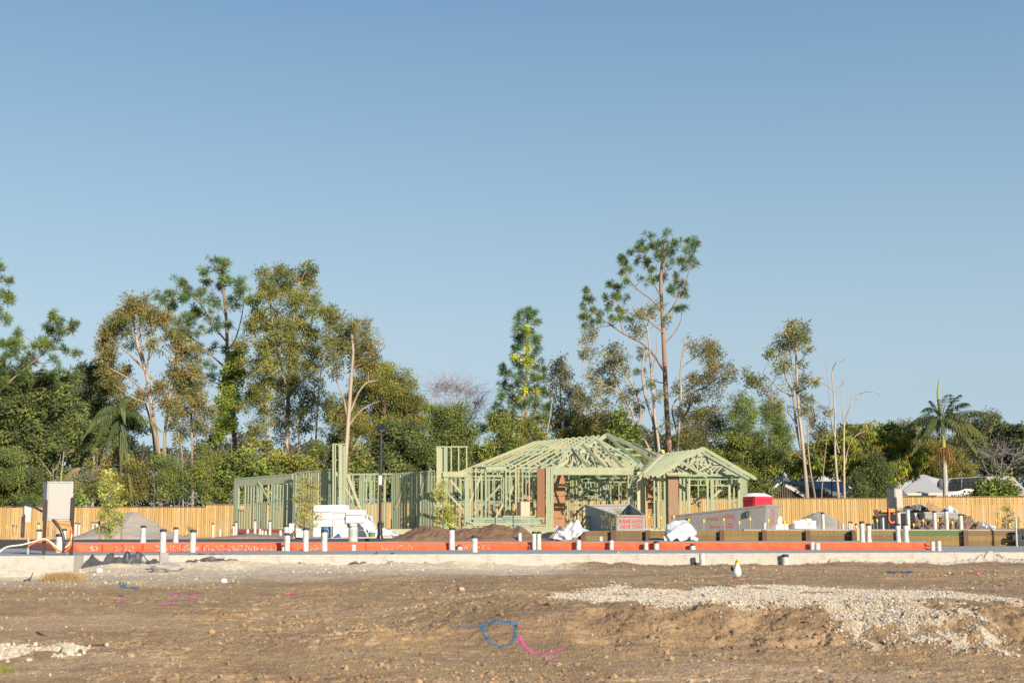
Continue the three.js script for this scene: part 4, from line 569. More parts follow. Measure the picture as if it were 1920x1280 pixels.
// middle front
wall([830, 63.2], [880, 62.5], { h: 2.4, gap: 0.25, stud: W_GREEN });
wall([878, 60.4], [1000, 60.4], { h: 2.62, gap: 0.25, nog: [1.22], stud: W_GREEN.concat(W_GREEN, W_GREEN), open: [[0.27, 0.58, 0.1, 2.25]], brace: [[0.38, 0.3, 0.72, 1.9], [0.0, 1.0, 0.2, 2.3]] });
{ const b = sub('window_box'); member(b, 'lintel', W_PALE[1], P(911, 877, 60.2), P(948, 877, 60.2), 0.09, 0.2); for (const px of [892, 910.5, 948.5, 956, 967]) member(b, 'stud', pick(W_GREEN), hp(px, 60.25, HF), P(px, 873, 60.25), 0.06, 0.09); member(b, 'top_plate', W_GREEN[1], P(890, 873.5, 60.2), P(957, 873.5, 60.2), 0.09, 0.04); }
wall([842, 65.5], [1036, 64.5], { h: 2.45, gap: 0.26, stud: W_GREEN.concat(W_GREEN), brace: [[0.2, 0.5, 0.5, 2.0], [0.6, 0.4, 0.8, 2.1]] });
wall([860, 69.5], [1040, 68.5], { h: 2.45, gap: 0.28, stud: W_GREEN.concat(W_GREEN) });
wall([968, 60.3], [1008, 60.2], { h: 2.6, gap: 0.36, stud: W_GREEN });
part(house, 'plywood_post', [bx(0.2, 2.52, 0.1, PX(1012, 59.9), HF + 1.28, -59.9), bx(0.16, 2.5, 0.09, PX(1019.5, 59.9), HF + 1.27, -59.89)], mPly);
{ const w = sub('wall_frame'); for (const [px, m] of [[1025.5, W_PALE[0]], [1028.5, W_GREEN[0]], [1031, W_GREEN[0]], [1034.5, W_GREEN[2]], [1037, W_GREEN[1]]]) member(w, 'stud', m, hp(px, 59.8, HF), hp(px, 59.8, HF + 2.6), 0.06, 0.09); }
for (let r = 0; r < 5; r++) part(house, 'plywood_sheet', bx(0.52, 0.46, 0.02, PX(1048, 65), HF + 0.26 + r * 0.5, -64.2), mOrangePly);
for (let r = 0; r < 4; r++) part(house, 'plywood_sheet', bx(0.3, 0.5, 0.02, PX(980, 65) + 0.3 * (r % 2), HF + 0.9 + r * 0.36, -64.1), mOrangePly);
part(house, 'garage_lintel', beam(hp(1036, 60.6, HF + 2.46), hp(1189, 60.6, HF + 2.46), 0.09, 0.32), W_GREEN[2]);
wall([1046, 68], [1200, 67], { h: 2.45, gap: 0.3, stud: W_GREEN.concat(W_GREEN), nog: [0.9, 1.6], brace: [[0.1, 0.3, 0.45, 1.6], [0.55, 2.2, 0.7, 0.6]] });
wall([1050, 73], [1210, 72], { h: 2.45, gap: 0.34, stud: W_GREEN, open: [[0.25, 0.42, 0.9, 2.0]] });
wall([1180, 61], [1186, 66], { h: 2.45, gap: 0.3, stud: W_GREEN });
part(house, 'plywood_sheet', bx(0.3, 2.42, 0.02, PX(1203, 60.6), HF + 1.22, -60.6), M(0.60, 0.50, 0.28, 0.8, { map: T.grain }));
member(house, 'stud', W_GREEN[0], hp(1210, 60.5, HF), hp(1210, 60.5, HF + 2.4), 0.09, 0.09);
// right wing and porch
wall([1190, 64], [1262, 63.5], { h: 2.4, gap: 0.26, stud: W_GREEN });
{ const w = sub('wall_frame'); for (const [px, m, k] of [[1236, W_PALE[0], 0.08], [1228, W_GREEN[1], 0.07], [1240, W_GREEN[1], 0.05], [1248, W_GREEN[0], 0.1], [1252, W_GREEN[2], 0.07]]) member(w, 'stud', m, hp(px, 59.8, HF), hp(px, 59.8, HF + 2.42), k, 0.09); member(w, 'bottom_plate', W_PALE[2], hp(1205, 59.8, HF + 0.03), hp(1256, 59.8, HF + 0.03), 0.09, 0.06); }
part(house, 'strand_board', bx(0.42, 2.4, 0.03, PX(1264, 59.6), HF + 1.22, -59.6), mOSB);
for (let r = 0; r < 4; r++) part(house, 'plywood_sheet', bx(0.26, 0.5, 0.02, PX(1218, 64), HF + 0.4 + r * 0.55, -63.2), mOrangePly);
{ const w = sub('wall_frame'), Y = (px, y) => P(px, y, 60.2);
  for (const [px, m, k] of [[1276, W_GREEN[2], 0.1], [1283, W_GREEN[1], 0.09], [1292.5, W_PALE[0], 0.09], [1327, W_GREEN[2], 0.08], [1334, W_GREEN[0], 0.06], [1337, W_GREEN[0], 0.07], [1368, W_GREEN[2], 0.1], [1376.5, W_GREEN[0], 0.06], [1386, W_GREEN[0], 0.1]]) member(w, 'stud', m, hp(px, 60.2, HF), Y(px, 893), k, 0.09);
  member(w, 'lintel', W_PALE[1], Y(1256, 887.5), Y(1384, 890), 0.09, 0.14); member(w, 'lintel', W_GREEN[2], Y(1336, 895), Y(1370, 895), 0.08, 0.1); member(w, 'lintel', W_GREEN[0], Y(1294, 909.5), Y(1326, 909.5), 0.06, 0.04); member(w, 'lintel', W_GREEN[0], Y(1338, 910.5), Y(1367, 910.5), 0.06, 0.05);
  member(w, 'stud', W_GREEN[0], Y(1346, 910), Y(1346, 896), 0.05, 0.07); member(w, 'stud', W_GREEN[0], Y(1314, 909), Y(1314, 897), 0.05, 0.07); member(w, 'stud', W_PALE[1], Y(1324.5, 909), Y(1324.5, 893), 0.06, 0.07);
  member(w, 'brace', W_PALE[0], P(1337, 932, 60.5), P(1366, 904, 60.5), 0.04, 0.1); member(w, 'brace', W_PALE[1], P(1296, 933, 61), P(1312, 950, 61), 0.04, 0.08); member(w, 'brace', W_GREEN[2], P(1285, 955, 62), P(1326, 922, 62), 0.04, 0.08);
  member(w, 'noggin', W_GREEN[1], Y(1338, 940), Y(1390, 940), 0.06, 0.045); member(w, 'bottom_plate', W_GREEN[0], hp(1274, 60.2, HF + 0.03), hp(1390, 60.2, HF + 0.03), 0.09, 0.06); }
wall([1290, 67.5], [1400, 67], { h: 2.4, gap: 0.5, stud: W_GREEN.concat(W_PALE), open: [[0.5, 0.8, 0.9, 2.1]] });
wall([1387, 60.4], [1402, 67], { h: 2.45, gap: 0.6, nog: [1.3] });
// roof: trusses, each of two rafters, a tie and webs
const wood = (k) => pick(k < 0.45 ? W_GREEN : k < 0.75 ? W_PALE : W_GREEN);
function truss(L, A, R, o = {}) {
  const g = sub('roof_truss'), W = 0.05, H = o.H ?? 0.08;
  if (L) member(g, 'rafter', wood(rnd()), L, A, W, H); if (R) member(g, 'rafter', o.rm ?? wood(rnd()), A, R, W, H);
  if (L && R && o.tie !== 0) { const l = L.clone().lerp(R, 0.02), r = R.clone().lerp(L, 0.02); l.y = r.y = Math.min(L.y, R.y) + 0.06; member(g, 'tie_beam', wood(rnd()), l, r, W, H);
    const n = o.webs ?? 5; let prev = l; for (let i = 1; i < n * 2; i++) { const t = i / (n * 2), top = i % 2, q = top ? (t < 0.5 ? L.clone().lerp(A, t * 2) : A.clone().lerp(R, t * 2 - 1)) : l.clone().lerp(r, t); if (i > 1) member(g, 'web', pick(W_PALE), prev, q, 0.04, 0.075); prev = q; } }
  return g;
}
{ // main roof, ridge running back to the left
  const n = 12;
  for (let i = 0; i <= n; i++) {
    const t = i / n, e = 1 - (1 - t) ** 1.15, d = mix(63.2, 74, t);
    truss(P(mix(1040, 858, e), mix(885.5, 886, t), d), P(mix(1137, 1003, e), mix(815, 828, t), d), i > 1 ? P(mix(1236, 1165, e), mix(884, 878, t), d + 0.3) : null, { webs: 4 });
    if (i % 4 === 1 && i < n) { const u = (i + 0.5) / n; member(house, 'rafter', wood(rnd()), P(mix(1043, 866, u), 886, mix(63, 73.5, u)), P(mix(1090, 950, u), mix(850, 852, u), mix(63.1, 73.6, u)), 0.05, 0.1); }
  }
  // hip end over the garage: hip rafter and jack rafters
  member(house, 'hip_rafter', W_PALE[1], P(1026, 889, 60.8), P(1138, 815, 63.2), 0.05, 0.17);
  member(house, 'hip_rafter', W_GREEN[2], P(1138, 815, 63.2), P(1234, 854, 62.8), 0.05, 0.14);
  for (const [ax, ay, bx_, by, m] of [[1027, 881, 1042, 896, 0], [1044, 868, 1067, 896, 1], [1069, 838, 1123, 896, 0], [1071, 838, 1092, 868, 2], [1092, 834, 1156, 896, 1], [1120, 826, 1187, 896, 0], [1137, 815, 1200, 868, 2], [1140, 814, 1214, 850, 1], [1160, 821, 1224, 864, 0], [1185, 830, 1232, 856, 2]]) member(house, 'jack_rafter', [W_GREEN[2], W_GREEN[0], W_GREEN[1]][m], P(ax, ay, 61.7), P(bx_, by, 60.5), 0.045, 0.12);
  for (const [l, a, r, d] of [[[1042, 880], [1069, 838], [1100, 880], 61.6], [[1040, 884], [1092, 826], [1150, 884], 62.2], [[1040, 884], [1115, 820], [1195, 884], 62.7]]) truss(P(...l, d), P(...a, d), P(...r, d), { webs: 4 });
  for (const [x0, y0, x1, y1] of [[1055, 853, 1205, 853], [1096, 842, 1222, 842], [1040, 882, 1200, 882]]) member(house, 'roof_batten', W_GREEN[0], P(x0, y0, 62.4), P(x1, y1, 62.4), 0.05, 0.08);
  for (let k = 0; k < 46; k++) { const px = rr(1048, 1205), y = rr(Math.max(838, 900 - (px < 1125 ? (px - 1035) * 0.75 : (1240 - px) * 0.62)), 884), a = rr(-1.2, 1.2), l = rr(5, 14), d = rr(62.5, 69); member(house, 'web', pick(W_PALE.concat(W_GREEN)), P(px - l * Math.cos(a), y - l * Math.sin(a) * 0.8, d), P(px + l * Math.cos(a), Math.min(888, y + l * Math.sin(a) * 0.8), d + 0.4), 0.04, 0.085); }
  for (let k = 0; k < 14; k++) { const u = rnd(), v = rr(0.1, 0.8), px = mix(mix(1040, 1137, v), mix(858, 1003, v), u), y = mix(mix(885, 815, v), mix(886, 828, v), u) + 4, d = mix(63.5, 74, u); member(house, 'web', pick(W_PALE), P(px, y, d), P(px + rr(6, 18), Math.min(888, y + rr(2, 14)), d + 0.5), 0.04, 0.08); }
  // valley boards between the two roofs
  member(house, 'valley_board', mt(0.50, 0.50, 0.34), P(1192, 894, 60.6), P(1238, 846, 61.6), 0.22, 0.05); member(house, 'valley_board', W_PALE[1], P(1198, 895, 60.4), P(1243, 851, 61.4), 0.08, 0.12);
}
{ // right roof over the porch
  const n = 7;
  for (let i = 0; i <= n; i++) { const t = i / n, d = mix(60, 66, t); truss(P(mix(1212, 1195, t), mix(894, 893, t), d), P(mix(1318, 1252, t), mix(841, 849, t), d), P(mix(1402, 1345, t), mix(890, 884, t), d), { webs: 3, tie: i > 4 ? 0 : 1 }); }
  member(house, 'barge_rafter', W_GREEN[2], P(1318, 839.5, 59.4), P(1418.5, 898, 59.2), 0.05, 0.13); member(house, 'barge_rafter', W_GREEN[1], P(1320, 851, 59.8), P(1405, 899, 59.6), 0.05, 0.15); member(house, 'barge_rafter', W_GREEN[0], P(1318, 839.5, 59.4), P(1222, 893, 59.2), 0.05, 0.13);
  member(house, 'rafter', W_PALE[0], P(1308, 858, 59.9), P(1308, 884, 59.9), 0.05, 0.1); member(house, 'web', W_PALE[0], P(1312, 882, 59.8), P(1337, 868, 59.8), 0.05, 0.09);
  // small gable in front
  member(house, 'rafter', W_GREEN[2], P(1277.5, 865.5, 59), P(1231, 894, 58.9), 0.05, 0.13); member(house, 'rafter', W_GREEN[0], P(1277.5, 865.5, 59), P(1326, 894, 58.9), 0.05, 0.13); member(house, 'rafter', W_GREEN[1], P(1270, 874, 59.3), P(1294, 889, 59.2), 0.05, 0.13); member(house, 'tie_beam', W_PALE[1], P(1250, 888, 59.2), P(1296, 888, 59.2), 0.05, 0.11);
  for (let k = 0; k < 6; k++) { const t = k / 6; member(house, 'jack_rafter', pick(W_GREEN), P(mix(1240, 1272, t), mix(880, 862, t), mix(59.5, 60.5, t)), P(mix(1212, 1236, t), mix(895, 893, t), 59.3), 0.05, 0.12); }
  for (const v of [0.3, 0.65]) member(house, 'roof_batten', wood(rnd()), P(mix(1318, 1402, v), mix(840, 890, v), 59.8), P(mix(1252, 1345, v), mix(848, 884, v), 66), 0.04, 0.05);
  part(house, 'yellow_bracket', bx(0.09, 0.16, 0.09, P(1244, 846, 61.3).x, P(1244, 847, 61.3).y, -61.3, 0, 0, 0.3), mYellow);
}
{ const a = P(973, 966, 59.3), o = thing('cardboard_box', 'upright cardboard box against the front wall frames', 'box', V(P(981, 966, 59.3).x, HF, -59.3), 0.5); part(o, 'box_body', cbx(0.42, P(0, 941, 59.3).y - HF, 0.36, 0.008, 0, (P(0, 941, 59.3).y - HF) / 2, 0), M(0.55, 0.4, 0.28, 0.85)); part(o, 'tape', bx(0.05, P(0, 941, 59.3).y - HF, 0.004, 0, (P(0, 941, 59.3).y - HF) / 2, 0.184), M(0.5, 0.38, 0.22, 0.5)); }
// bundle of timber lying in front, stamped in blue
{
  const d = 52, g = thing('timber_bundle', 'strapped bundle of pale green timber lengths printed with blue lettering', 'timber bundle'), rows_ = [[973, 1006, 971, 966, 0], [870, 1022, 970, 974, 1], [880, 1023, 974.5, 978, 0], [868, 1018, 978.5, 982, 1], [862, 1030, 983, 986, 0], [874, 1015, 979, 986, 2], [866, 1028, 987, 990.5, 2], [880, 1034, 991, 994, 1]];
  rows_[0] = [938, 1007, 966.5, 969.5, 0];
  let z = 0; for (const [a, b, y0, y1, m] of rows_) for (let k = 0; k < 3; k++) { const p = P(a + rr(0, 14), (y0 + y1) / 2, d), q = P(b - rr(0, 10), (y0 + y1) / 2, d); part(g, 'plank', bx(q.x - p.x, (y1 - y0) * MPP(d) * 0.94, 0.15, (p.x + q.x) / 2, p.y, -d - k * 0.17 + rr(-0.01, 0.01)), pick([W_GREEN, W_GREEN, W_GREEN][m])); }
  for (const px of [929, 962.5]) part(g, 'strap', bx(0.022, 27 * MPP(d), 0.006, PX(px, d), P(0, 980, d).y, -d + 0.1), mCap);
  const cv = document.createElement('canvas'); cv.width = 512; cv.height = 64; const c2 = cv.getContext('2d'); c2.clearRect(0, 0, 512, 64); c2.fillStyle = '#2f86b4'; c2.font = 'bold 26px sans-serif'; for (let k = 0; k < 60; k++) { const s = 6 + (k * 7 % 13); c2.fillRect((k * 53) % 500, (k * 29) % 58, s, 5 + k % 4); c2.fillRect((k * 31) % 505, (k * 17) % 60, 3, 9); }
  const t = new THREE.CanvasTexture(cv); t.colorSpace = THREE.SRGBColorSpace;
  const ink = new THREE.MeshStandardMaterial({ map: t, transparent: true, roughness: 0.8, side: THREE.DoubleSide });
  for (const [x0, x1, y0, y1] of [[909, 950, 975, 982], [942, 962, 970, 975], [964, 990, 975, 982], [958, 1004, 984, 990]]) { const p = P((x0 + x1) / 2, (y0 + y1) / 2, d), o = new THREE.Mesh(new THREE.PlaneGeometry((x1 - x0) * MPP(d), (y1 - y0) * MPP(d)), ink); o.name = 'blue_print'; o.position.set(p.x, p.y, -d + 0.092); o.receiveShadow = true; g.add(o); }
}
{ // small panel of slats leaning by the open bay
  const d = 54, g = thing('slatted_frame', 'small leaning frame of pale timber slats beside the torn white sheet', 'slatted frame'); const q = (x, y, k = 0) => P(x, y, d + k);
  for (let k = 0; k < 6; k++) member(g, 'slat', pick(W_PALE.concat(W_GREEN)), q(1086 + k * 7, 988), q(1098 + k * 6.5, 968 + k * 0.7), 0.05, 0.07);
  member(g, 'rail', W_GREEN[0], q(1096, 967.5, 0.05), q(1136, 972, 0.05), 0.05, 0.06); member(g, 'rail', W_GREEN[2], q(1083, 990, 0.05), q(1128, 994, 0.05), 0.05, 0.06);
  const s = thing('timber_prop', 'thin leaning timber prop with crossbar in front of the lettered skip', 'timber prop'); member(s, 'upright', W_PALE[1], q(1138, 994, -1.5), q(1140, 971, -1.5), 0.06, 0.06); member(s, 'crossbar', W_PALE[0], q(1139, 982, -1.55), q(1158, 987, -1.55), 0.05, 0.07);
  const l = P(551, 1010, 47), l2 = P(557, 944, 47.6); tag(part(scene, 'leaning_board', beam(l, l2, 0.06, 0.05), M(0.5, 0.38, 0.27, 0.85, { map: T.grain })), 'thin leaning board beside the staked slender sapling', 'board');
  const r = P(579.5, 1008, 46.6), r2 = P(579.5, 990, 46.6); tag(part(scene, 'stake', beam(r, r2, 0.06, 0.05), mStake), 'short brown stake right of the slender sapling', 'stake');
}
// ---------------------------------------------------------------- skip bins
const letters = (lines, color, w = 512, h = 256) => { const cv = document.createElement('canvas'); cv.width = w; cv.height = h; const c = cv.getContext('2d'); c.clearRect(0, 0, w, h); c.fillStyle = color; c.strokeStyle = color; c.textBaseline = 'middle'; for (const [t, x, y, size, style] of lines) { c.font = (style ?? 'bold') + ' ' + size + 'px sans-serif'; c.textAlign = 'center'; c.fillText(t, x, y); } return [cv, c]; };
const decal = (cv) => { const t = new THREE.CanvasTexture(cv); t.colorSpace = THREE.SRGBColorSpace; return new THREE.MeshStandardMaterial({ map: t, transparent: true, roughness: 0.7, side: THREE.DoubleSide }); };
const mSkip = M(0.36, 0.35, 0.33, 0.6, { map: T.fine, metalness: 0.1 }), mSkipDark = M(0.10, 0.12, 0.14, 0.6, { map: T.fine });
// corner points bottom and top, each wall a thick plate between them, open above
function plate(a, b, c, d, t) { const n = b.clone().sub(a).cross(d.clone().sub(a)).normalize().multiplyScalar(t), pts = [a, b, c, d, a.clone().add(n), b.clone().add(n), c.clone().add(n), d.clone().add(n)], f = [[0, 1, 2, 3], [7, 6, 5, 4], [0, 4, 5, 1], [1, 5, 6, 2], [2, 6, 7, 3], [3, 7, 4, 0]], pos = [], uv = []; for (const q of f) for (const k of [0, 1, 2, 0, 2, 3]) { pos.push(pts[q[k]].x, pts[q[k]].y, pts[q[k]].z); uv.push(pts[q[k]].x + pts[q[k]].z, pts[q[k]].y); } const g = new THREE.BufferGeometry(); g.setAttribute('position', new THREE.Float32BufferAttribute(pos, 3)); g.setAttribute('uv', new THREE.Float32BufferAttribute(uv, 2)); g.computeVertexNormals(); return g; }
function skip(label, c, o = {}) {                                      // c: four [px, topY, d] corners in order, front-left, front-right, back-right, back-left; y0: floor height
  const g = thing('skip_bin', label, 'skip bin'), tops = c.map(([px, y, d]) => P(px, y, d)), mid = tops[0].clone().add(tops[1]).add(tops[2]).add(tops[3]).multiplyScalar(0.25), bots = tops.map((p) => p.clone().lerp(mid, o.taper ?? 0.07).setY(o.y0));
  const names = ['front_panel', 'end_panel', 'back_panel', 'end_panel'];
  for (let k = 0; k < 4; k++) { const n = (k + 1) % 4; part(g, names[k], plate(bots[k], bots[n], tops[n], tops[k], 0.02), mSkip); }
  part(g, 'floor_panel', plate(bots[0], bots[1], bots[2], bots[3], 0.02), mSkipDark);
  for (let k = 0; k < 4; k++) part(g, 'rim', beam(tops[k], tops[(k + 1) % 4], 0.075, 0.06), mSkip);
  if (o.ribs) for (const t of o.ribs) part(g, 'rib', beam(bots[0].clone().lerp(bots[1], t).add(V(0, 0, 0.03)), tops[0].clone().lerp(tops[1], t).add(V(0, -0.03, 0.03)), 0.05, 0.04), mSkip);
  if (o.lugs) for (const t of o.lugs) { const p = tops[0].clone().lerp(tops[1], t); part(g, 'lifting_lug', [cbx(0.12, 0.2, 0.1, 0.02, p.x, p.y - 0.22, p.z + 0.07), bx(0.06, 0.12, 0.05, p.x + 0.06, p.y - 0.16, p.z + 0.12)], M(0.02, 0.06, 0.05, 0.5)); }
  const face = (k, u0, u1, v0, v1, m, name) => { const n = (k + 1) % 4, at = (u, v) => bots[k].clone().lerp(bots[n], u).lerp(tops[k].clone().lerp(tops[n], u), v), nr = bots[n].clone().sub(bots[k]).cross(tops[k].clone().sub(bots[k])).normalize(), q = [at(u0, v0), at(u1, v0), at(u1, v1), at(u0, v1)].map((p) => p.addScaledVector(nr, 0.026)); const G_ = new THREE.BufferGeometry(); G_.setAttribute('position', new THREE.Float32BufferAttribute(q.flatMap((p) => [p.x, p.y, p.z]), 3)); G_.setAttribute('uv', new THREE.Float32BufferAttribute([0, 0, 1, 0, 1, 1, 0, 1], 2)); G_.setIndex([0, 1, 2, 0, 2, 3]); G_.computeVertexNormals(); const e = new THREE.Mesh(G_, m); e.name = name; e.receiveShadow = true; g.add(e); };
  return { g, face, tops, bots };
}
{
  const y0 = 1.66;
  const a = skip('grey skip with a low lettered end facing the camera, at the garage bay', [[1156, 966.5, 51], [1209, 967.5, 51], [1182, 946, 54.6], [1098, 947, 54.6]], { y0, taper: 0.03 });
  const [c1] = letters([['RAW', 116, 72, 112, 'italic bold'], ['SKIPS', 372, 72, 84, 'italic bold'], ['3878 7533', 256, 190, 100, 'italic bold']], '#c23a30'); const ctx1 = c1.getContext('2d'); ctx1.strokeStyle = '#c23a30'; ctx1.lineWidth = 4; ctx1.strokeRect(232, 20, 270, 112);
  a.face(0, 0.06, 0.96, 0.14, 0.86, decal(c1), 'red_lettering');
  part(a.g, 'red_paint_strip', beam(a.tops[0].clone().add(V(0, -0.02, 0.045)), a.tops[1].clone().add(V(0, -0.02, 0.045)), 0.01, 0.035), M(0.6, 0.12, 0.1, 0.6));
  const b = skip('large grey skip with red lettering along its side', [[1259, 968, 51.2], [1437, 947.5, 49.2], [1461, 948.5, 51.2], [1300, 966, 53.4]], { y0, lugs: [0.17, 0.8], taper: 0.05 });
  const [c2, x2] = letters([['RAW', 112, 78, 96, 'bold'], ['SKIPS', 372, 66, 84, 'bold'], ['3878 7533', 262, 196, 96, 'bold']], '#b8402f'); x2.strokeStyle = '#b8402f'; x2.lineWidth = 4; x2.strokeRect(236, 10, 268, 116); x2.globalCompositeOperation = 'destination-out'; for (let k = 0; k < 90; k++) x2.fillRect(170 + (k * 61) % 150, (k * 37) % 250, 3 + k % 9, 3 + k % 6);
  b.face(0, 0.38, 0.68, 0.10, 0.84, decal(c2), 'red_lettering');
  const [c3, x3] = letters([], '#b06060', 128, 256); x3.fillStyle = '#b86a60'; for (let k = 0; k < 70; k++) x3.fillRect(20 + (k * 29) % 80, (k * 41) % 240, 4 + k % 7, 8 + k % 12); b.face(1, 0.2, 0.8, 0.2, 0.9, decal(c3), 'faded_red_paint');
  part(b.g, 'red_paint_strip', beam(b.tops[0].clone().add(V(0.15, 0.01, 0.045)), b.tops[0].clone().lerp(b.tops[1], 0.06).add(V(0.15, 0.01, 0.045)), 0.012, 0.06), M(0.7, 0.12, 0.06, 0.6));
  const rust = []; for (let k = 0; k < 60; k++) { const t = rr(0.08, 0.98), p = b.tops[0].clone().lerp(b.tops[1], t); rust.push(bx(rr(0.02, 0.12), rr(0.008, 0.02), 0.004, p.x, p.y + rr(-0.02, 0.03), p.z + 0.041)); } part(b.g, 'rust_patches', rust, M(0.33, 0.14, 0.06, 0.9)).userData.kind = 'stuff';
  const c = skip('grey blue skip heaped with cardboard and builders rubbish', [[1735, 961, 49.2], [1796, 962, 49.2], [1752, 957.5, 52.5], [1638, 968, 52.5]], { y0: 1.62, taper: 0.04 });
  const [c4] = letters([['RAW', 200, 110, 150, 'bold'], ['3878', 210, 230, 60, 'bold']], '#b04038', 512, 256); c.face(0, 0.22, 0.9, 0.3, 0.95, decal(c4), 'red_lettering');
}
const junk = (label, name, cat, px, py, d, w, h, dep, m, rz, ry, folds = 0) => { const p = P(px, py, d), o = part(scene, name, folds ? [bx(w * 0.55, h, 0.02, -w * 0.25, 0, 0, 0.5), bx(w * 0.55, h, 0.02, w * 0.25, 0, 0, -0.6), bx(w * 0.5, 0.02, dep, 0, -h / 2, -dep / 2)] : cbx(w, h, dep, 0.01), m); o.position.copy(p); o.rotation.set(-0.3, ry, rz); tag(o, label, cat); };
const mCard = M(0.42, 0.28, 0.16, 0.9), mCard2 = M(0.30, 0.19, 0.11, 0.9);
junk('tilted cardboard sheet standing highest on the junk skip', 'cardboard_sheet', 'cardboard', 1746, 951, 50.4, 0.42, 0.34, 0.25, mCard2, -0.5, 0.4, 1);
junk('light cardboard flap right of the highest cardboard on the skip', 'cardboard_sheet', 'cardboard', 1756, 954, 50, 0.34, 0.2, 0.02, mCard, -0.5, -0.3);
junk('flat cardboard sheet lying in the middle of the junk skip', 'cardboard_sheet', 'cardboard', 1720, 955, 51, 0.6, 0.16, 0.3, mCard, 0.2, 0.2);
junk('long cardboard strip at the left end of the junk skip', 'cardboard_sheet', 'cardboard', 1663, 960, 52, 0.62, 0.08, 0.3, M(0.5, 0.27, 0.1, 0.9), 0.1, 0.3);
junk('dark open carton at the far left corner of the junk skip', 'carton', 'carton', 1643, 962, 51.6, 0.22, 0.26, 0.24, M(0.12, 0.06, 0.04, 0.9), 0.25, 0.5, 1);
crumple('grey crumpled wrapping heaped on the junk skip', [[1690, 953, 960], [1700, 947, 959], [1712, 947, 957], [1722, 945, 957], [1730, 945, 957], [1736, 949, 959]], 50.8, M(0.22, 0.22, 0.24, 0.6), 450, 0.4, 'wrapping', 'wrapping');
crumple('clear white wrapping at the right end of the junk skip', [[1766, 957, 961], [1773, 949, 960], [1782, 948, 960], [1790, 953, 961], [1796, 959, 962]], 50, M(0.6, 0.62, 0.64, 0.35), 460, 0.3, 'wrapping', 'wrapping');
junk('cylindrical grey paper roll end hanging on the junk skip side', 'paper_roll', 'roll', 1716, 967, 49.6, 0.12, 0.16, 0.2, M(0.45, 0.36, 0.3, 0.9), 0.2, 0.3);
// ---------------------------------------------------------------- portable toilet
{
  const d = 63, b = P(1418, 990, d), H = P(0, 931, d).y - b.y, g = thing('portable_toilet', 'red portable toilet with a white roof behind the large skip', 'portable toilet', b, 0.62), mr = M(0.62, 0.03, 0.06, 0.45), W = 1.08, m2 = M(0.5, 0.02, 0.045, 0.5);
  part(g, 'cabin', cbx(W, H, W, 0.03, 0, H / 2, 0), mr);
  part(g, 'roof', new THREE.CylinderGeometry(0.42, W * 0.74, 0.16, 4, 1).rotateY(Math.PI / 4).translate(0, H + 0.07, 0), M(0.8, 0.79, 0.76, 0.5));
  for (const [ry, k] of [[0, 0], [-Math.PI / 2, 1], [Math.PI / 2, 1]]) for (let i = 0; i < 5; i++) { const o = part(g, 'vent_rib', cbx(0.13, 0.07, 0.03, 0.008, (i - 2) * 0.18, H - 0.14, W / 2 + 0.012), m2); o.rotation.y = ry; }
  for (const ry of [0, -Math.PI / 2, Math.PI / 2]) { const o = part(g, 'wall_panel', cbx(W * 0.8, 0.5, 0.03, 0.01, 0, H - 0.5, W / 2 + 0.01), m2); o.rotation.y = ry; }
}
// ---------------------------------------------------------------- paling fences
const mPal = [[0.66, 0.43, 0.155], [0.70, 0.47, 0.18], [0.62, 0.40, 0.15], [0.72, 0.50, 0.21], [0.66, 0.45, 0.19], [0.58, 0.36, 0.13]].map((c, i) => M(...c.map((v) => v * (0.64 + 0.05 * i)), 0.85, { map: T.grain })), mCapRail = M(0.23, 0.14, 0.05, 0.85, { map: T.grain }), palG = new THREE.BoxGeometry(0.103, 1.86, 0.016);
for (const [a, b, y, label] of [[-110, 384, 951, 'pale timber paling fence behind the sand mound, lowest section at left'], [384, 640, 946.5, 'pale timber paling fence section stepping up left of and behind the left frame'], [640, 870, 942, 'pale timber paling fence section seen through the middle wall frames'], [870, 1290, 938, 'pale timber paling fence section behind the garage part of the house'], [1290, 1692, 934.8, 'pale timber paling fence section behind the gravel mound and toilet'], [1692, 2060, 931.8, 'pale timber paling fence, highest section behind the junk skip']]) {
  const d = 80, x0 = PX(a, d), x1 = PX(b, d), top = P(960, y, d).y, f = thing('paling_fence', label, 'fence', V(x0, top - 1.86, -d)), n = Math.floor((x1 - x0) / 0.118);
  for (let i = 0; i < n; i++) { const o = sh(new THREE.Mesh(palG, mPal[rnd() * 6 | 0])); o.name = 'paling'; o.position.set((i + 0.5) * (x1 - x0) / n, 0.93 + rr(-0.012, 0.008), (i % 2 ? 0.02 : 0) + rr(0, 0.006)); o.rotation.z = rr(-0.004, 0.004); f.add(o); }
  part(f, 'capping_rail', cbx(x1 - x0, 0.045, 0.14, 0.008, (x1 - x0) / 2, 1.89, 0.01), mCapRail);
  for (const yy of [0.35, 1.5]) part(f, 'rail', bx(x1 - x0, 0.08, 0.04, (x1 - x0) / 2, yy, -0.04), mCapRail);
  for (let x = 0; x < x1 - x0; x += 2.4) part(f, 'fence_post', bx(0.1, 1.9, 0.1, x + 0.06, 0.93, -0.12), mCapRail);
}
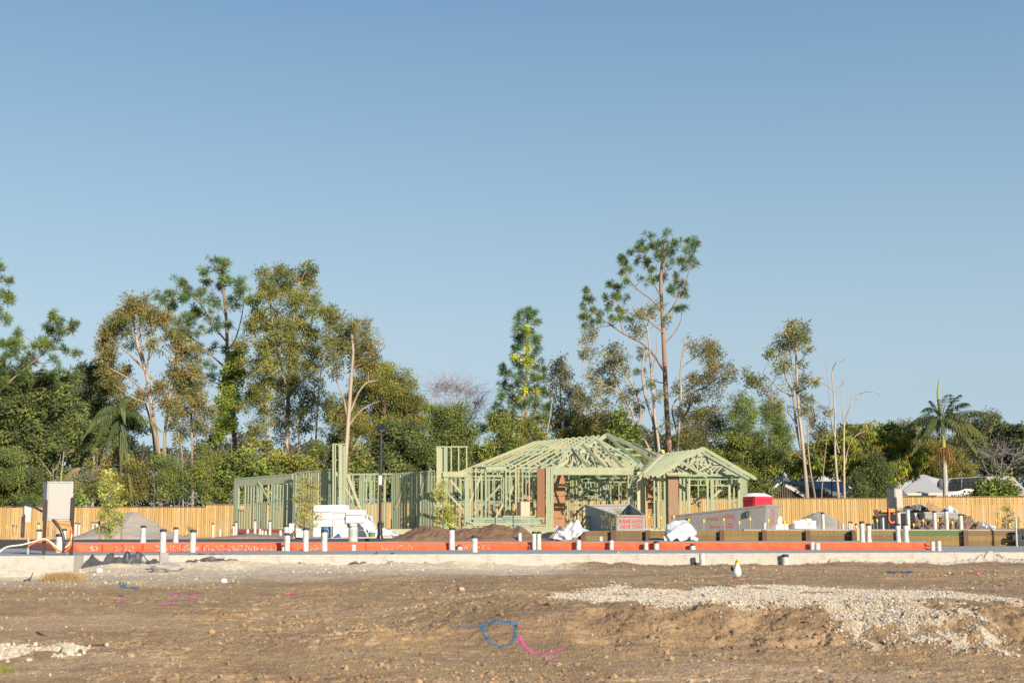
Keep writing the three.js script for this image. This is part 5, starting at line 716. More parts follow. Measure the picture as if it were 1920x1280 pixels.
// ---------------------------------------------------------------- houses beyond the fence
{
  const mRoofG = M(0.20, 0.21, 0.22, 0.6, { map: T.fine }), mRoofW = M(0.60, 0.585, 0.55, 0.6), mClad = M(0.36, 0.33, 0.29, 0.85), mGroove = M(0.10, 0.085, 0.07, 0.9), mTrim = M(0.72, 0.7, 0.66, 0.7);
  const quad = (g, name, m, q, t = 0.05) => part(g, name, plate(...q, t), m);
  const ribs = (g, a, b, c, d, n, m) => { for (let i = 0; i <= n; i++) { const t = i / n; part(g, 'roof_rib', beam(a.clone().lerp(b, t).add(V(0, 0.03, 0)), d.clone().lerp(c, t).add(V(0, 0.03, 0)), 0.05, 0.05), m); } };
  { const d = 88, g = thing('shed', 'grey-roofed shed with vertical board gable behind the fence', 'shed'), pk = P(1466, 905, d), l = P(1443, 922, d), r = P(1512, 931, d - 0.5), bl = P(1443, 1000, d), br = P(1512, 1000, d - 0.5);
    const pos = [bl, br, r, pk, l], shape = new THREE.BufferGeometry(); shape.setAttribute('position', new THREE.Float32BufferAttribute([0, 1, 2, 0, 2, 3, 0, 3, 4].flatMap((k) => pos[k].toArray()), 3)); shape.setAttribute('uv', new THREE.Float32BufferAttribute(new Array(18).fill(0), 2)); shape.computeVertexNormals(); part(g, 'gable_wall', shape, mClad);
    for (let i = 0; i < 17; i++) { const px = 1444.5 + i * 4, top = px < 1466 ? mix(922, 905, (px - 1443) / 23) : mix(905, 931, (px - 1466) / 46); part(g, 'cladding_batten', bx(0.07, P(px, top, d).y - 0.03 - 2.0, 0.05, PX(px, d - 0.06), (P(px, top, d).y + 1.97) / 2, -d + 0.1 + 0.5 * (px - 1443) / 69), mGroove); }
    quad(g, 'roof', mRoofG, [P(1514, 933, d - 0.8), P(1610, 933, d - 1), P(1580, 903, d + 5), P(1466, 903.5, d)]); ribs(g, P(1514, 933, d - 0.8), P(1610, 933, d - 1), P(1580, 903, d + 5), P(1466, 903.5, d), 14, mRoofG);
    part(g, 'barge_board', [beam(P(1464, 903.5, d - 0.2), P(1514, 932, d - 0.9), 0.06, 0.2), beam(P(1466, 903.5, d - 0.2), P(1440, 922, d - 0.2), 0.06, 0.16)], mTrim); }
  { const d = 96, g = thing('house', 'white house gable with a finial post behind the grey shed', 'house'); const q = [P(1440, 915, d), P(1475, 915, d), P(1480, 896, d), P(1470, 889, d)]; quad(g, 'gable_wall', mTrim, [P(1432, 930, d), P(1600, 930, d), P(1600, 912, d), P(1432, 912, d)]); quad(g, 'roof', M(0.62, 0.62, 0.62, 0.6), [P(1440, 914, d - 0.3), P(1484, 907, d - 0.3), P(1473, 887, d + 2), P(1466, 890, d + 1)]); part(g, 'finial_post', bx(0.08, 0.7, 0.08, PX(1469.5, d - 0.3), P(0, 897, d).y, -d + 0.3), mTrim);
    quad(g, 'roof', mTrim, [P(1530, 905, d + 4), P(1580, 905, d + 4), P(1572, 892, d + 6), P(1538, 892, d + 6)]); }
  { const d = 90, g = thing('house', 'house with a broad pale metal roof beyond the fence, left of the palm trunk', 'house'), A = P(1690, 925.5, d), B = P(1774, 924.5, d - 1), C = P(1766, 900, d + 4), D = P(1733, 891, d + 5), E = P(1686, 897, d + 4);
    quad(g, 'wall', M(0.5, 0.42, 0.34, 0.85), [P(1680, 990, d + 0.5), P(1776, 990, d + 0.3), P(1776, 927, d + 0.3), P(1680, 927, d + 0.5)]); quad(g, 'roof', mRoofW, [A, B, C, D]); quad(g, 'roof', mRoofW, [A.clone(), D.clone(), E, P(1682, 922, d + 1)]);
    ribs(g, A, B, C, D, 10, M(0.52, 0.50, 0.46, 0.6)); part(g, 'fascia', beam(P(1684, 926.5, d - 0.2), P(1776, 926, d - 1.1), 0.1, 0.14), mTrim);
    quad(g, 'dark_roof', mRoofG, [P(1660, 930, d - 1), P(1704, 930, d - 1), P(1690, 917, d + 1), P(1668, 912, d + 2)]);
    const dish = thing('satellite_dish', 'grey satellite dish beside the palm trunk', 'satellite dish', P(1768, 911, d - 2), -0.7); const s = new THREE.SphereGeometry(0.62, 20, 8, 0, 6.3, 0, 0.62).rotateX(Math.PI / 2 - 0.25).translate(0, 0, -0.5); part(dish, 'dish', s, M(0.3, 0.29, 0.28, 0.6)); part(dish, 'feed_arm', [tube([V(0, -0.3, 0.1), V(0, -0.1, 0.5)], 0.02, 0.02), bx(0.08, 0.08, 0.1, 0, -0.1, 0.52), tube([V(0, -0.1, -0.1), V(0, -0.7, -0.15)], 0.03, 0.03)], mSteel); }
  { const d = 93, g = thing('house', 'house with solar panels on its roof right of the palm trunk', 'house'), A = P(1776, 922, d), B = P(1834, 921, d), C = P(1852, 897, d + 5), D = P(1784, 901, d + 4);
    quad(g, 'wall', M(0.45, 0.4, 0.35, 0.85), [P(1770, 990, d + 0.6), P(1930, 990, d + 0.6), P(1930, 924, d + 0.6), P(1770, 924, d + 0.6)]); quad(g, 'roof', mRoofW, [P(1770, 925, d - 0.2), P(1840, 923, d - 0.2), P(1858, 894, d + 5.4), P(1780, 898, d + 4.4)]); quad(g, 'roof', M(0.62, 0.56, 0.5, 0.6), [P(1838, 924, d - 0.2), P(1935, 930, d - 0.4), P(1900, 895, d + 5), P(1858, 894, d + 5.4)]);
    const mSolar = M(0.018, 0.03, 0.07, 0.15); for (let r = 0; r < 2; r++) for (let k = 0; k < 6; k++) { const at = (u, v) => A.clone().lerp(B, u).lerp(D.clone().lerp(C, u), v).add(V(0, 0.10, 0.03)); part(g, 'solar_panel', plate(at(k / 6 + 0.008, r * 0.52 + 0.02), at((k + 1) / 6 - 0.008, r * 0.52 + 0.02), at((k + 1) / 6 - 0.008, r * 0.52 + 0.46), at(k / 6 + 0.008, r * 0.52 + 0.46), 0.04), mSolar); }
    part(g, 'antenna', [beam(P(1804, 918, d + 1), P(1804, 888, d + 1), 0.03, 0.03), beam(P(1798, 889, d + 1), P(1810, 889, d + 1), 0.02, 0.02)], mSteel); }
  { const d = 84, g = thing('carport', 'low pale slatted carport edge between the houses and fence', 'carport'); for (let i = 0; i < 12; i++) part(g, 'slat', bx(0.07, 0.34, 0.03, PX(1782 + i * 3.4, d), P(0, mix(930, 924, Math.min(1, i / 8)), d).y, -d), mTrim); part(g, 'beam', beam(P(1778, 930, d), P(1812, 917.5, d), 0.08, 0.1), mTrim); part(g, 'beam', beam(P(1812, 917.5, d), P(1828, 919.5, d), 0.08, 0.1), mTrim); part(g, 'post', bx(0.1, 1.8, 0.1, PX(1824, d), 3.2, -d), mTrim); }
}
// ---------------------------------------------------------------- a lapwing
{
  const b = groundAt(1382, 1101), g = thing('bird', 'white-breasted bird with yellow face and dark wings standing by the gravel', 'bird', b, 0.12), R = 20;
  // one skin from tail over body and neck to beak: rings along a bent spine
  const sp = [[-0.13, 0.205, 0.006, 0.004], [-0.11, 0.205, 0.02, 0.012], [-0.07, 0.20, 0.042, 0.04], [-0.03, 0.195, 0.06, 0.062], [0.01, 0.20, 0.064, 0.07], [0.04, 0.222, 0.056, 0.062], [0.055, 0.255, 0.04, 0.042], [0.06, 0.285, 0.03, 0.03], [0.063, 0.31, 0.028, 0.029], [0.067, 0.33, 0.03, 0.033], [0.078, 0.348, 0.026, 0.026], [0.095, 0.35, 0.015, 0.014], [0.112, 0.345, 0.007, 0.007], [0.132, 0.338, 0.002, 0.002]].map(([z, y, rx, ry]) => ({ c: V(0, y, z), rx, ry }));
  const cv = new THREE.CatmullRomCurve3(sp.map((s) => s.c)), N = 52, pos = [], col = [], idx = [];
  for (let i = 0; i <= N; i++) { const t = i / N, k = Math.min(sp.length - 2, Math.floor(t * (sp.length - 1))), f = t * (sp.length - 1) - k, rx = mix(sp[k].rx, sp[k + 1].rx, f), ry = mix(sp[k].ry, sp[k + 1].ry, f), c = cv.getPoint(t), tn = cv.getTangent(t), up = V(1, 0, 0).cross(tn).normalize().multiplyScalar(-1);
    for (let j = 0; j < R; j++) { const a = j / R * 2 * Math.PI, p = c.clone().add(V(Math.cos(a) * rx, 0, 0)).addScaledVector(up, Math.sin(a) * ry); pos.push(p.x, p.y, p.z);
      const zi = t * (sp.length - 1), back = Math.sin(a) > 0.25; let q = [0.82, 0.8, 0.75]; if (zi < 1) q = [0.08, 0.07, 0.06]; else if (zi < 5.5 && back) q = [0.2, 0.15, 0.11]; else if (zi >= 8.6 && zi < 9.4 && back || (zi > 5.5 && zi < 9 && Math.sin(a) > 0.75)) q = [0.03, 0.03, 0.03]; else if (zi >= 9) q = back && zi < 9.8 ? [0.03, 0.03, 0.03] : [0.85, 0.66, 0.03]; col.push(...q); } }
  for (let i = 0; i < N; i++) for (let j = 0; j < R; j++) { const a = i * R + j, n = i * R + (j + 1) % R; idx.push(a, n, a + R, n, n + R, a + R); }
  const q = new THREE.BufferGeometry(); q.setAttribute('position', new THREE.Float32BufferAttribute(pos, 3)); q.setAttribute('color', new THREE.Float32BufferAttribute(col, 3)); q.setIndex(idx); q.computeVertexNormals();
  const o = sh(new THREE.Mesh(q, new THREE.MeshStandardMaterial({ vertexColors: true, roughness: 0.8, side: THREE.DoubleSide }))); o.name = 'body'; g.add(o);
  for (const s of [-1, 1]) { const w = new THREE.SphereGeometry(1, 16, 12); w.scale(0.013, 0.034, 0.09); w.rotateX(0.3); part(g, 'wing', w.translate(s * 0.05, 0.235, -0.03), M(0.06, 0.05, 0.045, 0.8)); part(g, 'wattle', new THREE.SphereGeometry(0.012, 8, 6).scale(0.5, 1.2, 1).translate(s * 0.016, 0.322, 0.095), mYellow); part(g, 'eye', new THREE.SphereGeometry(0.006, 8, 6).translate(s * 0.025, 0.35, 0.085), mCap);
    part(g, 'leg', [tube([V(s * 0.022, 0.15, -0.005), V(s * 0.025, 0.09, -0.012), V(s * 0.026, 0.0, 0.0)], 0.008, 0.005, 6), ...[-0.5, 0, 0.5].map((a) => tube([V(s * 0.026, 0.004, 0), V(s * 0.026 + 0.04 * Math.sin(a), 0.002, 0.04 * Math.cos(a))], 0.004, 0.002, 5))], M(0.3, 0.12, 0.1, 0.7)); }
  g.rotation.y = 0.06; g.scale.setScalar(1.02);
  const k = groundAt(1310, 1106); tag(part(scene, 'thin_peg', [cyl(0.006, 0.004, 0.15, k.x, k.y - 0.02, k.z, 6), bx(0.014, 0.02, 0.014, k.x, k.y + 0.13, k.z)], M(0.12, 0.12, 0.11, 0.6)), 'thin dark peg standing at the gravel edge left of the bird', 'peg');
}
// ---------------------------------------------------------------- trees and shrubs
const bark = { white: M(0.47, 0.37, 0.28, 0.85, { map: T.paper }), pine: M(0.30, 0.20, 0.145, 0.9, { map: rep(T.bark, 1, 6) }), brown: M(0.24, 0.17, 0.11, 0.9, { map: T.bark }), grey: M(0.34, 0.30, 0.28, 0.9, { map: T.bark }), dead: M(0.50, 0.41, 0.32, 0.85, { map: T.paper }), palm: M(0.46, 0.43, 0.39, 0.85, { map: T.bark }) };
const leafG = (list) => { const pos = []; for (const [c, a, l, w, up] of list) { // a leaf: two triangles folded along its rib
    const s = V(0, 0, 0).crossVectors(a, up).normalize().multiplyScalar(w / 2), n = V(0, 0, 0).crossVectors(s, a).normalize().multiplyScalar(w * 0.25), m = c.clone().addScaledVector(a, l * 0.45), t = c.clone().addScaledVector(a, l).addScaledVector(n, -1), L = m.clone().add(s).add(n), R = m.clone().sub(s).add(n); pos.push(c, L, t, c, t, R); }
  const g = new THREE.BufferGeometry(); g.setAttribute('position', new THREE.Float32BufferAttribute(pos.flatMap((p) => [p.x, p.y, p.z]), 3)); g.computeVertexNormals(); return g; };
const rdir = () => { let v; do v = V(rr(-1, 1), rr(-1, 1), rr(-1, 1)); while (v.length() > 1 || v.length() < 0.1); return v.normalize(); };
const sprig = (n, R, l, w, droop) => leafG(Array.from({ length: n }, () => { const c = rdir().multiplyScalar(R * rnd() ** 0.45); c.y *= 0.75; const a = rdir(); a.y -= droop; return [c, a.normalize(), l * rr(0.7, 1.25), w * rr(0.8, 1.2), rdir()]; }));
const tuftG = (n, l, w) => { const list = []; for (let i = 0; i < n; i++) { const a = rdir(); a.y = a.y * 0.85 + 0.3; list.push([a.clone().multiplyScalar(0.02), a.normalize(), l * rr(0.75, 1.1), w, rdir()]); } return leafG(list); };
const KIND = {
  gum: [sprig(24, 0.40, 0.19, 0.06, 0.5), sprig(30, 0.34, 0.13, 0.045, 0.6), sprig(24, 0.38, 0.14, 0.04, 0.6)],
  fine: [sprig(30, 0.40, 0.15, 0.055, 0.1), sprig(40, 0.34, 0.09, 0.034, 0.1)],
  broad: [sprig(22, 0.42, 0.22, 0.10, 0.25), sprig(26, 0.36, 0.16, 0.07, 0.3)],
  mango: [sprig(20, 0.4, 0.32, 0.095, 0.9), sprig(22, 0.36, 0.24, 0.07, 0.8)],
  feather: [sprig(40, 0.4, 0.15, 0.042, 0.3), sprig(48, 0.4, 0.10, 0.022, 0.3)],
  pine: [tuftG(30, 0.34, 0.03), tuftG(40, 0.33, 0.018)],
  shrub: [sprig(18, 0.16, 0.10, 0.025, 0.0), sprig(18, 0.16, 0.09, 0.028, 0.1)],
};
const DENS = { gum: 1.05, fine: 1.15, broad: 1.15, mango: 1.2, feather: 1.1, pine: 0.85, shrub: 1 };
const mLeaf = new THREE.MeshPhysicalMaterial({ color: 0xffffff, roughness: 0.9, transmission: 0.35, thickness: 0, side: THREE.DoubleSide });
const OL = { olive: [[0.20, 0.165, 0.03], [0.14, 0.14, 0.025], [0.09, 0.10, 0.02]], brownish: [[0.22, 0.15, 0.045], [0.15, 0.13, 0.035], [0.10, 0.10, 0.03]], grey: [[0.20, 0.165, 0.095], [0.14, 0.135, 0.075]], pine: [[0.05, 0.10, 0.028], [0.13, 0.145, 0.02], [0.08, 0.12, 0.024]], dark: [[0.075, 0.095, 0.025], [0.13, 0.135, 0.03], [0.05, 0.07, 0.02]], green: [[0.11, 0.135, 0.028], [0.165, 0.165, 0.035], [0.07, 0.095, 0.02]], bright: [[0.17, 0.19, 0.022], [0.12, 0.16, 0.02]], yellow: [[0.42, 0.34, 0.02], [0.3, 0.3, 0.02]], mango: [[0.19, 0.19, 0.018], [0.08, 0.11, 0.016], [0.24, 0.165, 0.016], [0.22, 0.21, 0.018], [0.07, 0.10, 0.016]], rust: [[0.22, 0.165, 0.025], [0.155, 0.14, 0.025], [0.10, 0.10, 0.02]], soft: [[0.17, 0.19, 0.065], [0.12, 0.15, 0.045]] };
// o: base [px], d, kind, col, bark, trunks: lists of [px, py, ...], radius; blobs [px, py, rx, ry, weight]
function tree(name, label, o) {
  const { d, blobs = [], trunks = [], kind = 'gum', col = OL.olive } = o, bp = o.base ?? trunks[0]?.[1]?.[0] ?? blobs[0][0], root = P(bp, 1000, d); root.y = farLevel(root.x) - 0.2;
  if (o.gy !== undefined) root.y = o.gy;
  const g = thing(name, label, o.cat ?? 'tree', root), L = (px, py, z = 0) => P(px, py, d).sub(root).add(V(0, 0, z)), k = MPP(d), wood_ = [], tips = [];
  const xs = blobs.map((b) => b[0]), half = blobs.length ? Math.max(0.5, (Math.max(...xs) - Math.min(...xs)) / 2 * k) : 1, cx = blobs.length ? (Math.max(...xs) + Math.min(...xs)) / 2 : bp;
  const lines = [];
  for (const [r_, ...pts] of trunks) { const r = r_ * (o.thin ?? (o.bark === bark.white ? 0.78 : 0.62)); const z0 = rr(-0.3, 0.3), q = pts.map(([a, b], i) => L(a, b, z0 + (i ? rr(-0.35, 0.35) * i / pts.length * 1.5 : 0))); if (pts[0][1] > 925) q[0].y = Math.min(q[0].y, 0); wood_.push(tube(q, r, r * (o.tip ?? 0.4), 7)); const cv = q.length > 2 ? new THREE.CatmullRomCurve3(q) : new THREE.LineCurve3(q[0], q[1]); for (let i = 0; i <= 24; i++) lines.push([cv.getPoint(i / 24), mix(r, r * (o.tip ?? 0.4), i / 24)]); }
  const near = (p) => { let best = null, bd = 1e9; for (const [q, r] of lines) { const dy = p.y - q.y; if (dy < -0.15) continue; const e = Math.hypot(p.x - q.x, p.z - q.z) + Math.abs(dy - 0.45 * Math.hypot(p.x - q.x, p.z - q.z)) * 0.8; if (e < bd) { bd = e; best = [q, r]; } } return best; };
  const mats = [], cols = [], which = [], up = V(0, 1, 0), qt = new THREE.Quaternion(), eu = new THREE.Euler(), geos = KIND[kind], bkm = o.branches ?? 1, c0 = new THREE.Color();
  const grow = o.grow ?? (kind === 'pine' ? 1.3 : kind === 'gum' ? 1.28 : 1.42), near2 = [];
  for (const [px, py, rx_, ry_, wgt = 1] of blobs) { const rx = rx_ * grow, ry = ry_ * grow * (kind === 'pine' ? 1.2 : kind === 'gum' ? 1.4 : 1.1);
    const off = Math.min(1, Math.abs(px - cx) * k / half), z = rr(-1, 1) * Math.sqrt(Math.max(0.05, 1 - off * off)) * half * (o.deep ?? 0.65), c = L(px, py, z), R = V(rx * k, ry * k, (rx + ry) / 2 * k * 0.95);
    const a = lines.length && bkm ? near(c) : null;
    if (a) { const m = a[0].clone().lerp(c, 0.5); m.y -= 0.06 * a[0].distanceTo(c); const r = Math.max(0.012, Math.min(a[1] * 0.6, 0.02 + 0.012 * a[0].distanceTo(c))); wood_.push(tube([a[0], m, c], r, r * 0.4, 5, 5)); }
    near2.push([c, R]); const nc = Math.max(4, Math.round((R.x * R.y + R.x) * 2.6 * (o.clump ?? 1))), subs = [];
    for (let i = 0; i < nc; i++) { const v = rdir().multiplyScalar(rnd() ** 0.45 * 0.85), p = c.clone().add(v.multiply(R)); subs.push(p); if (a && bkm && rnd() < 0.75) { const r = o.bark === bark.white ? rr(0.016, 0.032) : rr(0.010, 0.02); wood_.push(tube([c.clone().lerp(a[0], 0.15 * rnd()), c.clone().lerp(p, 0.55).add(V(0, -0.05, 0)), p], r, 0.006, 4, 3)); } }
    const vol = R.x * R.y * R.z, n = Math.max(6, Math.round((kind === 'pine' ? 36 : 52) * Math.pow(vol, 0.72) * DENS[kind] * (o.dens ?? 1) * wgt)), tone = rr(0.86, 1.12);
    for (let i = 0; i < n; i++) {
      let s = subs[rnd() * nc | 0]; const q = (o.spread ?? 0.5) * Math.min(1, 1.6 / Math.sqrt(nc)); if (kind !== 'pine' && near2.length > 1 && rnd() < 0.36) { let o2 = near2[Math.max(0, near2.length - 2 - (rnd() * 3 | 0))]; if (o2[0].distanceTo(c) < 2.6 * (R.x + o2[1].x)) s = c.clone().lerp(o2[0], rnd()).add(V(rr(-0.3, 0.3), rr(-0.35, 0.4), 0)); } const p = s.clone().add(V(gauss() * R.x * q, gauss() * R.y * q * 0.8, gauss() * R.z * q));
      const f = p.clone().sub(c).divide(R).length(); if (f > 1.2 && f < 1.9 && rnd() < 0.5) continue;
      qt.setFromEuler(eu.set(rr(-0.4, 0.4), rr(0, 6.28), rr(-0.4, 0.4))); const sc = rr(0.75, 1.25) * (o.size ?? 1);
      mats.push(new THREE.Matrix4().compose(p, qt, V(sc, sc, sc)));
      const e = col[rnd() * col.length | 0], b = 1.5 * tone * rr(0.45, 1.75); cols.push([e[0] * b * rr(0.88, 1.06), e[1] * b * 1.07, e[2] * b * 0.85 * rr(0.85, 1.15)]); which.push(0);
    }
  }
  if (o.twigs) for (const [px, py, r, n, len] of o.twigs) for (let i = 0; i < n; i++) { const p = L(px + gauss() * r, py + gauss() * r * 0.8, gauss() * r * k), v = rdir(); v.y = Math.abs(v.y) * 0.8 - (o.twigDroop ?? 0); const e = p.clone().addScaledVector(v.normalize(), len * rr(0.5, 1.3)); wood_.push(tube([p, p.clone().lerp(e, 0.5).add(rdir().multiplyScalar(len * 0.12)), e], o.twigR ?? 0.016, 0.005, 4, 3)); }
  if (wood_.length) part(g, o.woodName ?? 'trunk', wood_, o.bark ?? bark.brown);
  geos.forEach((ge, w) => { const ids = which.map((x, i) => x === w ? i : -1).filter((i) => i >= 0); if (!ids.length) return; const im = sh(new THREE.InstancedMesh(ge, mLeaf, ids.length)); ids.forEach((i, j) => { im.setMatrixAt(j, mats[i]); im.setColorAt(j, c0.setRGB(...cols[i])); }); im.name = 'crown'; im.userData.kind = 'stuff'; g.add(im); });
  return g;
}
// tall background and side trees, left to right
tree('pine_tree', 'dark pine at the far left edge with a long limb reaching right', { d: 86, base: -25, kind: 'pine', col: OL.pine, bark: bark.pine, size: 1.1, deep: 0.5, trunks: [[0.28, [-25, 1003], [-28, 800], [-22, 640], [-12, 510]], [0.13, [-26, 760], [18, 718], [50, 690], [92, 655], [112, 628], [138, 612]], [0.05, [92, 655], [120, 656], [145, 660]]], blobs: [[4, 507, 10, 14], [6, 525, 12, 12], [8, 560, 12, 12], [6, 585, 14, 12], [18, 562, 9, 9], [14, 600, 14, 12], [22, 565, 8, 9], [4, 640, 16, 16], [38, 625, 9, 8], [36, 645, 11, 9], [30, 665, 18, 13], [15, 680, 20, 16], [52, 650, 14, 12], [68, 648, 13, 11], [80, 640, 12, 10], [83, 617, 8, 8], [104, 595, 8, 9], [108, 607, 10, 8], [118, 602, 11, 9], [128, 615, 12, 8], [140, 612, 8, 7], [112, 625, 16, 12], [95, 635, 16, 13], [88, 660, 18, 14], [60, 680, 20, 14], [45, 700, 22, 16], [25, 705, 24, 18], [5, 720, 22, 20], [123, 655, 10, 7], [138, 661, 10, 6], [108, 680, 9, 7], [115, 695, 8, 8], [75, 700, 14, 12], [0, 690, 18, 18], [-25, 560, 20, 20], [-30, 620, 24, 24], [-40, 700, 30, 30]] });
tree('tree', 'dense dark green tree at the far left below the pine limb', { d: 89, base: 60, kind: 'broad', col: OL.dark, dens: 1.35, trunks: [[0.22, [60, 1003], [58, 860], [62, 760]], [0.1, [112, 945], [116, 880], [120, 835]]], bark: bark.brown, blobs: [[30, 745, 45, 32], [85, 715, 40, 28], [75, 755, 48, 32], [110, 740, 30, 26], [20, 800, 45, 38], [85, 800, 55, 40], [135, 790, 30, 30], [40, 850, 55, 35], [110, 850, 50, 32], [160, 820, 28, 28], [10, 760, 30, 30], [-20, 780, 40, 60]] });
tree('shrub', 'rounded mid green bush at the left edge above the fence', { cat: 'shrub', d: 83, base: 20, kind: 'fine', col: OL.green, dens: 1.35, trunks: [[0.08, [22, 1003], [22, 920]]], blobs: [[15, 880, 40, 32], [45, 900, 35, 34], [10, 925, 40, 30], [60, 925, 32, 26], [-30, 900, 40, 50]] });
tree('paperbark_tree', 'paperbark with a wide fan of white limbs under brown-green leaves, left', { d: 91, base: 300, kind: 'gum', col: OL.brownish, bark: bark.white, dens: 0.95, trunks: [[0.26, [304, 1003], [298, 860], [286, 765], [272, 695], [262, 655], [250, 600]], [0.1, [272, 695], [250, 672], [228, 650], [212, 632]], [0.08, [272, 695], [262, 640], [262, 600], [270, 580]], [0.08, [274, 700], [284, 640], [292, 610], [300, 590]], [0.09, [282, 745], [258, 722], [236, 706], [205, 690]], [0.2, [316, 1003], [308, 830], [318, 740], [328, 680], [332, 640]], [0.07, [318, 740], [338, 690], [350, 660]], [0.16, [288, 960], [285, 830], [270, 760], [255, 730]]], blobs: [[240, 575, 22, 14], [262, 585, 20, 14], [283, 578, 22, 14], [222, 596, 22, 14], [300, 592, 20, 14], [205, 612, 18, 14], [245, 604, 26, 14], [318, 606, 20, 14], [195, 632, 14, 14], [222, 628, 22, 13], [288, 612, 18, 12], [190, 655, 14, 14], [208, 652, 16, 12], [330, 630, 20, 14], [348, 648, 22, 13], [195, 680, 14, 12], [300, 655, 14, 11], [330, 668, 18, 12], [352, 672, 18, 12], [206, 705, 18, 11], [225, 690, 16, 11], [230, 730, 20, 12], [345, 700, 22, 14], [322, 720, 20, 13], [350, 735, 24, 15], [300, 735, 18, 13], [250, 755, 22, 14], [335, 770, 24, 16], [365, 700, 14, 12], [370, 760, 18, 14], [240, 650, 14, 10, 0.6]] });
tree('tree', 'dark low crowned tree left of and behind the white-limbed paperbark', { d: 94, base: 175, kind: 'gum', col: OL.dark, bark: bark.white, dens: 1.1, trunks: [[0.14, [172, 1003], [176, 850], [170, 760], [164, 715]], [0.06, [182, 745], [165, 725], [150, 700]]], blobs: [[160, 690, 20, 14], [178, 700, 18, 14], [150, 715, 20, 16], [175, 725, 26, 16], [205, 715, 24, 18], [205, 735, 20, 14], [150, 750, 26, 18], [185, 755, 28, 18], [140, 780, 26, 18], [215, 765, 26, 18], [172, 790, 30, 20], [225, 775, 24, 18], [245, 800, 24, 18], [205, 815, 28, 20], [250, 770, 18, 14], [160, 825, 26, 20], [235, 835, 26, 18], [210, 670, 20, 24, 0.8], [195, 700, 16, 20]] });
tree('paperbark_tree', 'slender white-trunked tree between the fan paperbark and the tall left pine', { d: 93, base: 360, kind: 'gum', col: OL.grey, bark: bark.white, dens: 0.75, trunks: [[0.13, [362, 1003], [360, 850], [357, 760], [362, 690]], [0.08, [345, 960], [340, 840], [330, 780], [345, 745]]], blobs: [[352, 700, 16, 12], [372, 720, 14, 12], [362, 745, 20, 14], [345, 770, 20, 14], [380, 765, 18, 14], [365, 800, 22, 14], [340, 815, 22, 14], [385, 805, 18, 16], [325, 790, 16, 12]] });
tree('pine_tree', 'tall dark pine with an open leaning crown behind the left paperbark', { d: 96, base: 442, kind: 'pine', col: OL.pine, bark: bark.pine, size: 1.12, deep: 0.55, trunks: [[0.33, [443, 1003], [438, 830], [431, 720], [424, 660], [422, 600], [416, 520], [414, 495]], [0.12, [427, 695], [400, 670], [375, 650], [350, 625]], [0.1, [423, 640], [395, 605], [375, 570], [340, 540]], [0.1, [425, 660], [440, 640], [452, 600], [460, 565]], [0.09, [430, 725], [405, 710], [380, 700]], [0.07, [421, 590], [400, 550], [392, 525]], [0.08, [350, 625], [325, 600], [308, 560]]], blobs: [[414, 490, 11, 9], [405, 500, 11, 9], [424, 502, 10, 9], [416, 515, 13, 10], [390, 515, 13, 11], [378, 525, 12, 10], [400, 530, 12, 9], [432, 530, 12, 10], [440, 545, 10, 9], [448, 528, 10, 9], [458, 540, 10, 9], [452, 555, 11, 9], [462, 560, 7, 7], [335, 530, 11, 10], [345, 545, 13, 10], [325, 545, 9, 9], [298, 553, 9, 10], [308, 565, 10, 9], [355, 560, 16, 12], [370, 545, 11, 9], [335, 565, 15, 12], [380, 560, 14, 10], [320, 582, 13, 11], [350, 585, 18, 12], [372, 580, 16, 11], [395, 560, 12, 9], [335, 605, 16, 11], [360, 605, 18, 12], [385, 598, 15, 11], [405, 585, 12, 10], [440, 575, 13, 9], [428, 562, 11, 9], [345, 625, 14, 10], [370, 628, 16, 11], [400, 620, 13, 9], [438, 610, 11, 9], [440, 650, 10, 8], [415, 655, 9, 8], [390, 650, 12, 9], [360, 650, 12, 9], [400, 685, 12, 9], [378, 695, 10, 8], [388, 712, 10, 8], [372, 708, 7, 7], [345, 645, 10, 8]] });
tree('vine_clad_shrub', 'bright green creeper mass climbing the trunk of the tall left pine', { cat: 'vine', d: 94, base: 432, kind: 'broad', col: OL.bright, dens: 1.3, size: 0.85, trunks: [[0.06, [432, 1003], [434, 850], [436, 700]]], blobs: [[440, 672, 12, 12], [432, 690, 16, 13], [446, 700, 16, 14], [424, 715, 16, 14], [440, 730, 20, 15], [418, 745, 15, 15], [435, 760, 22, 18], [410, 780, 18, 18], [428, 800, 22, 20], [405, 815, 14, 16]] });
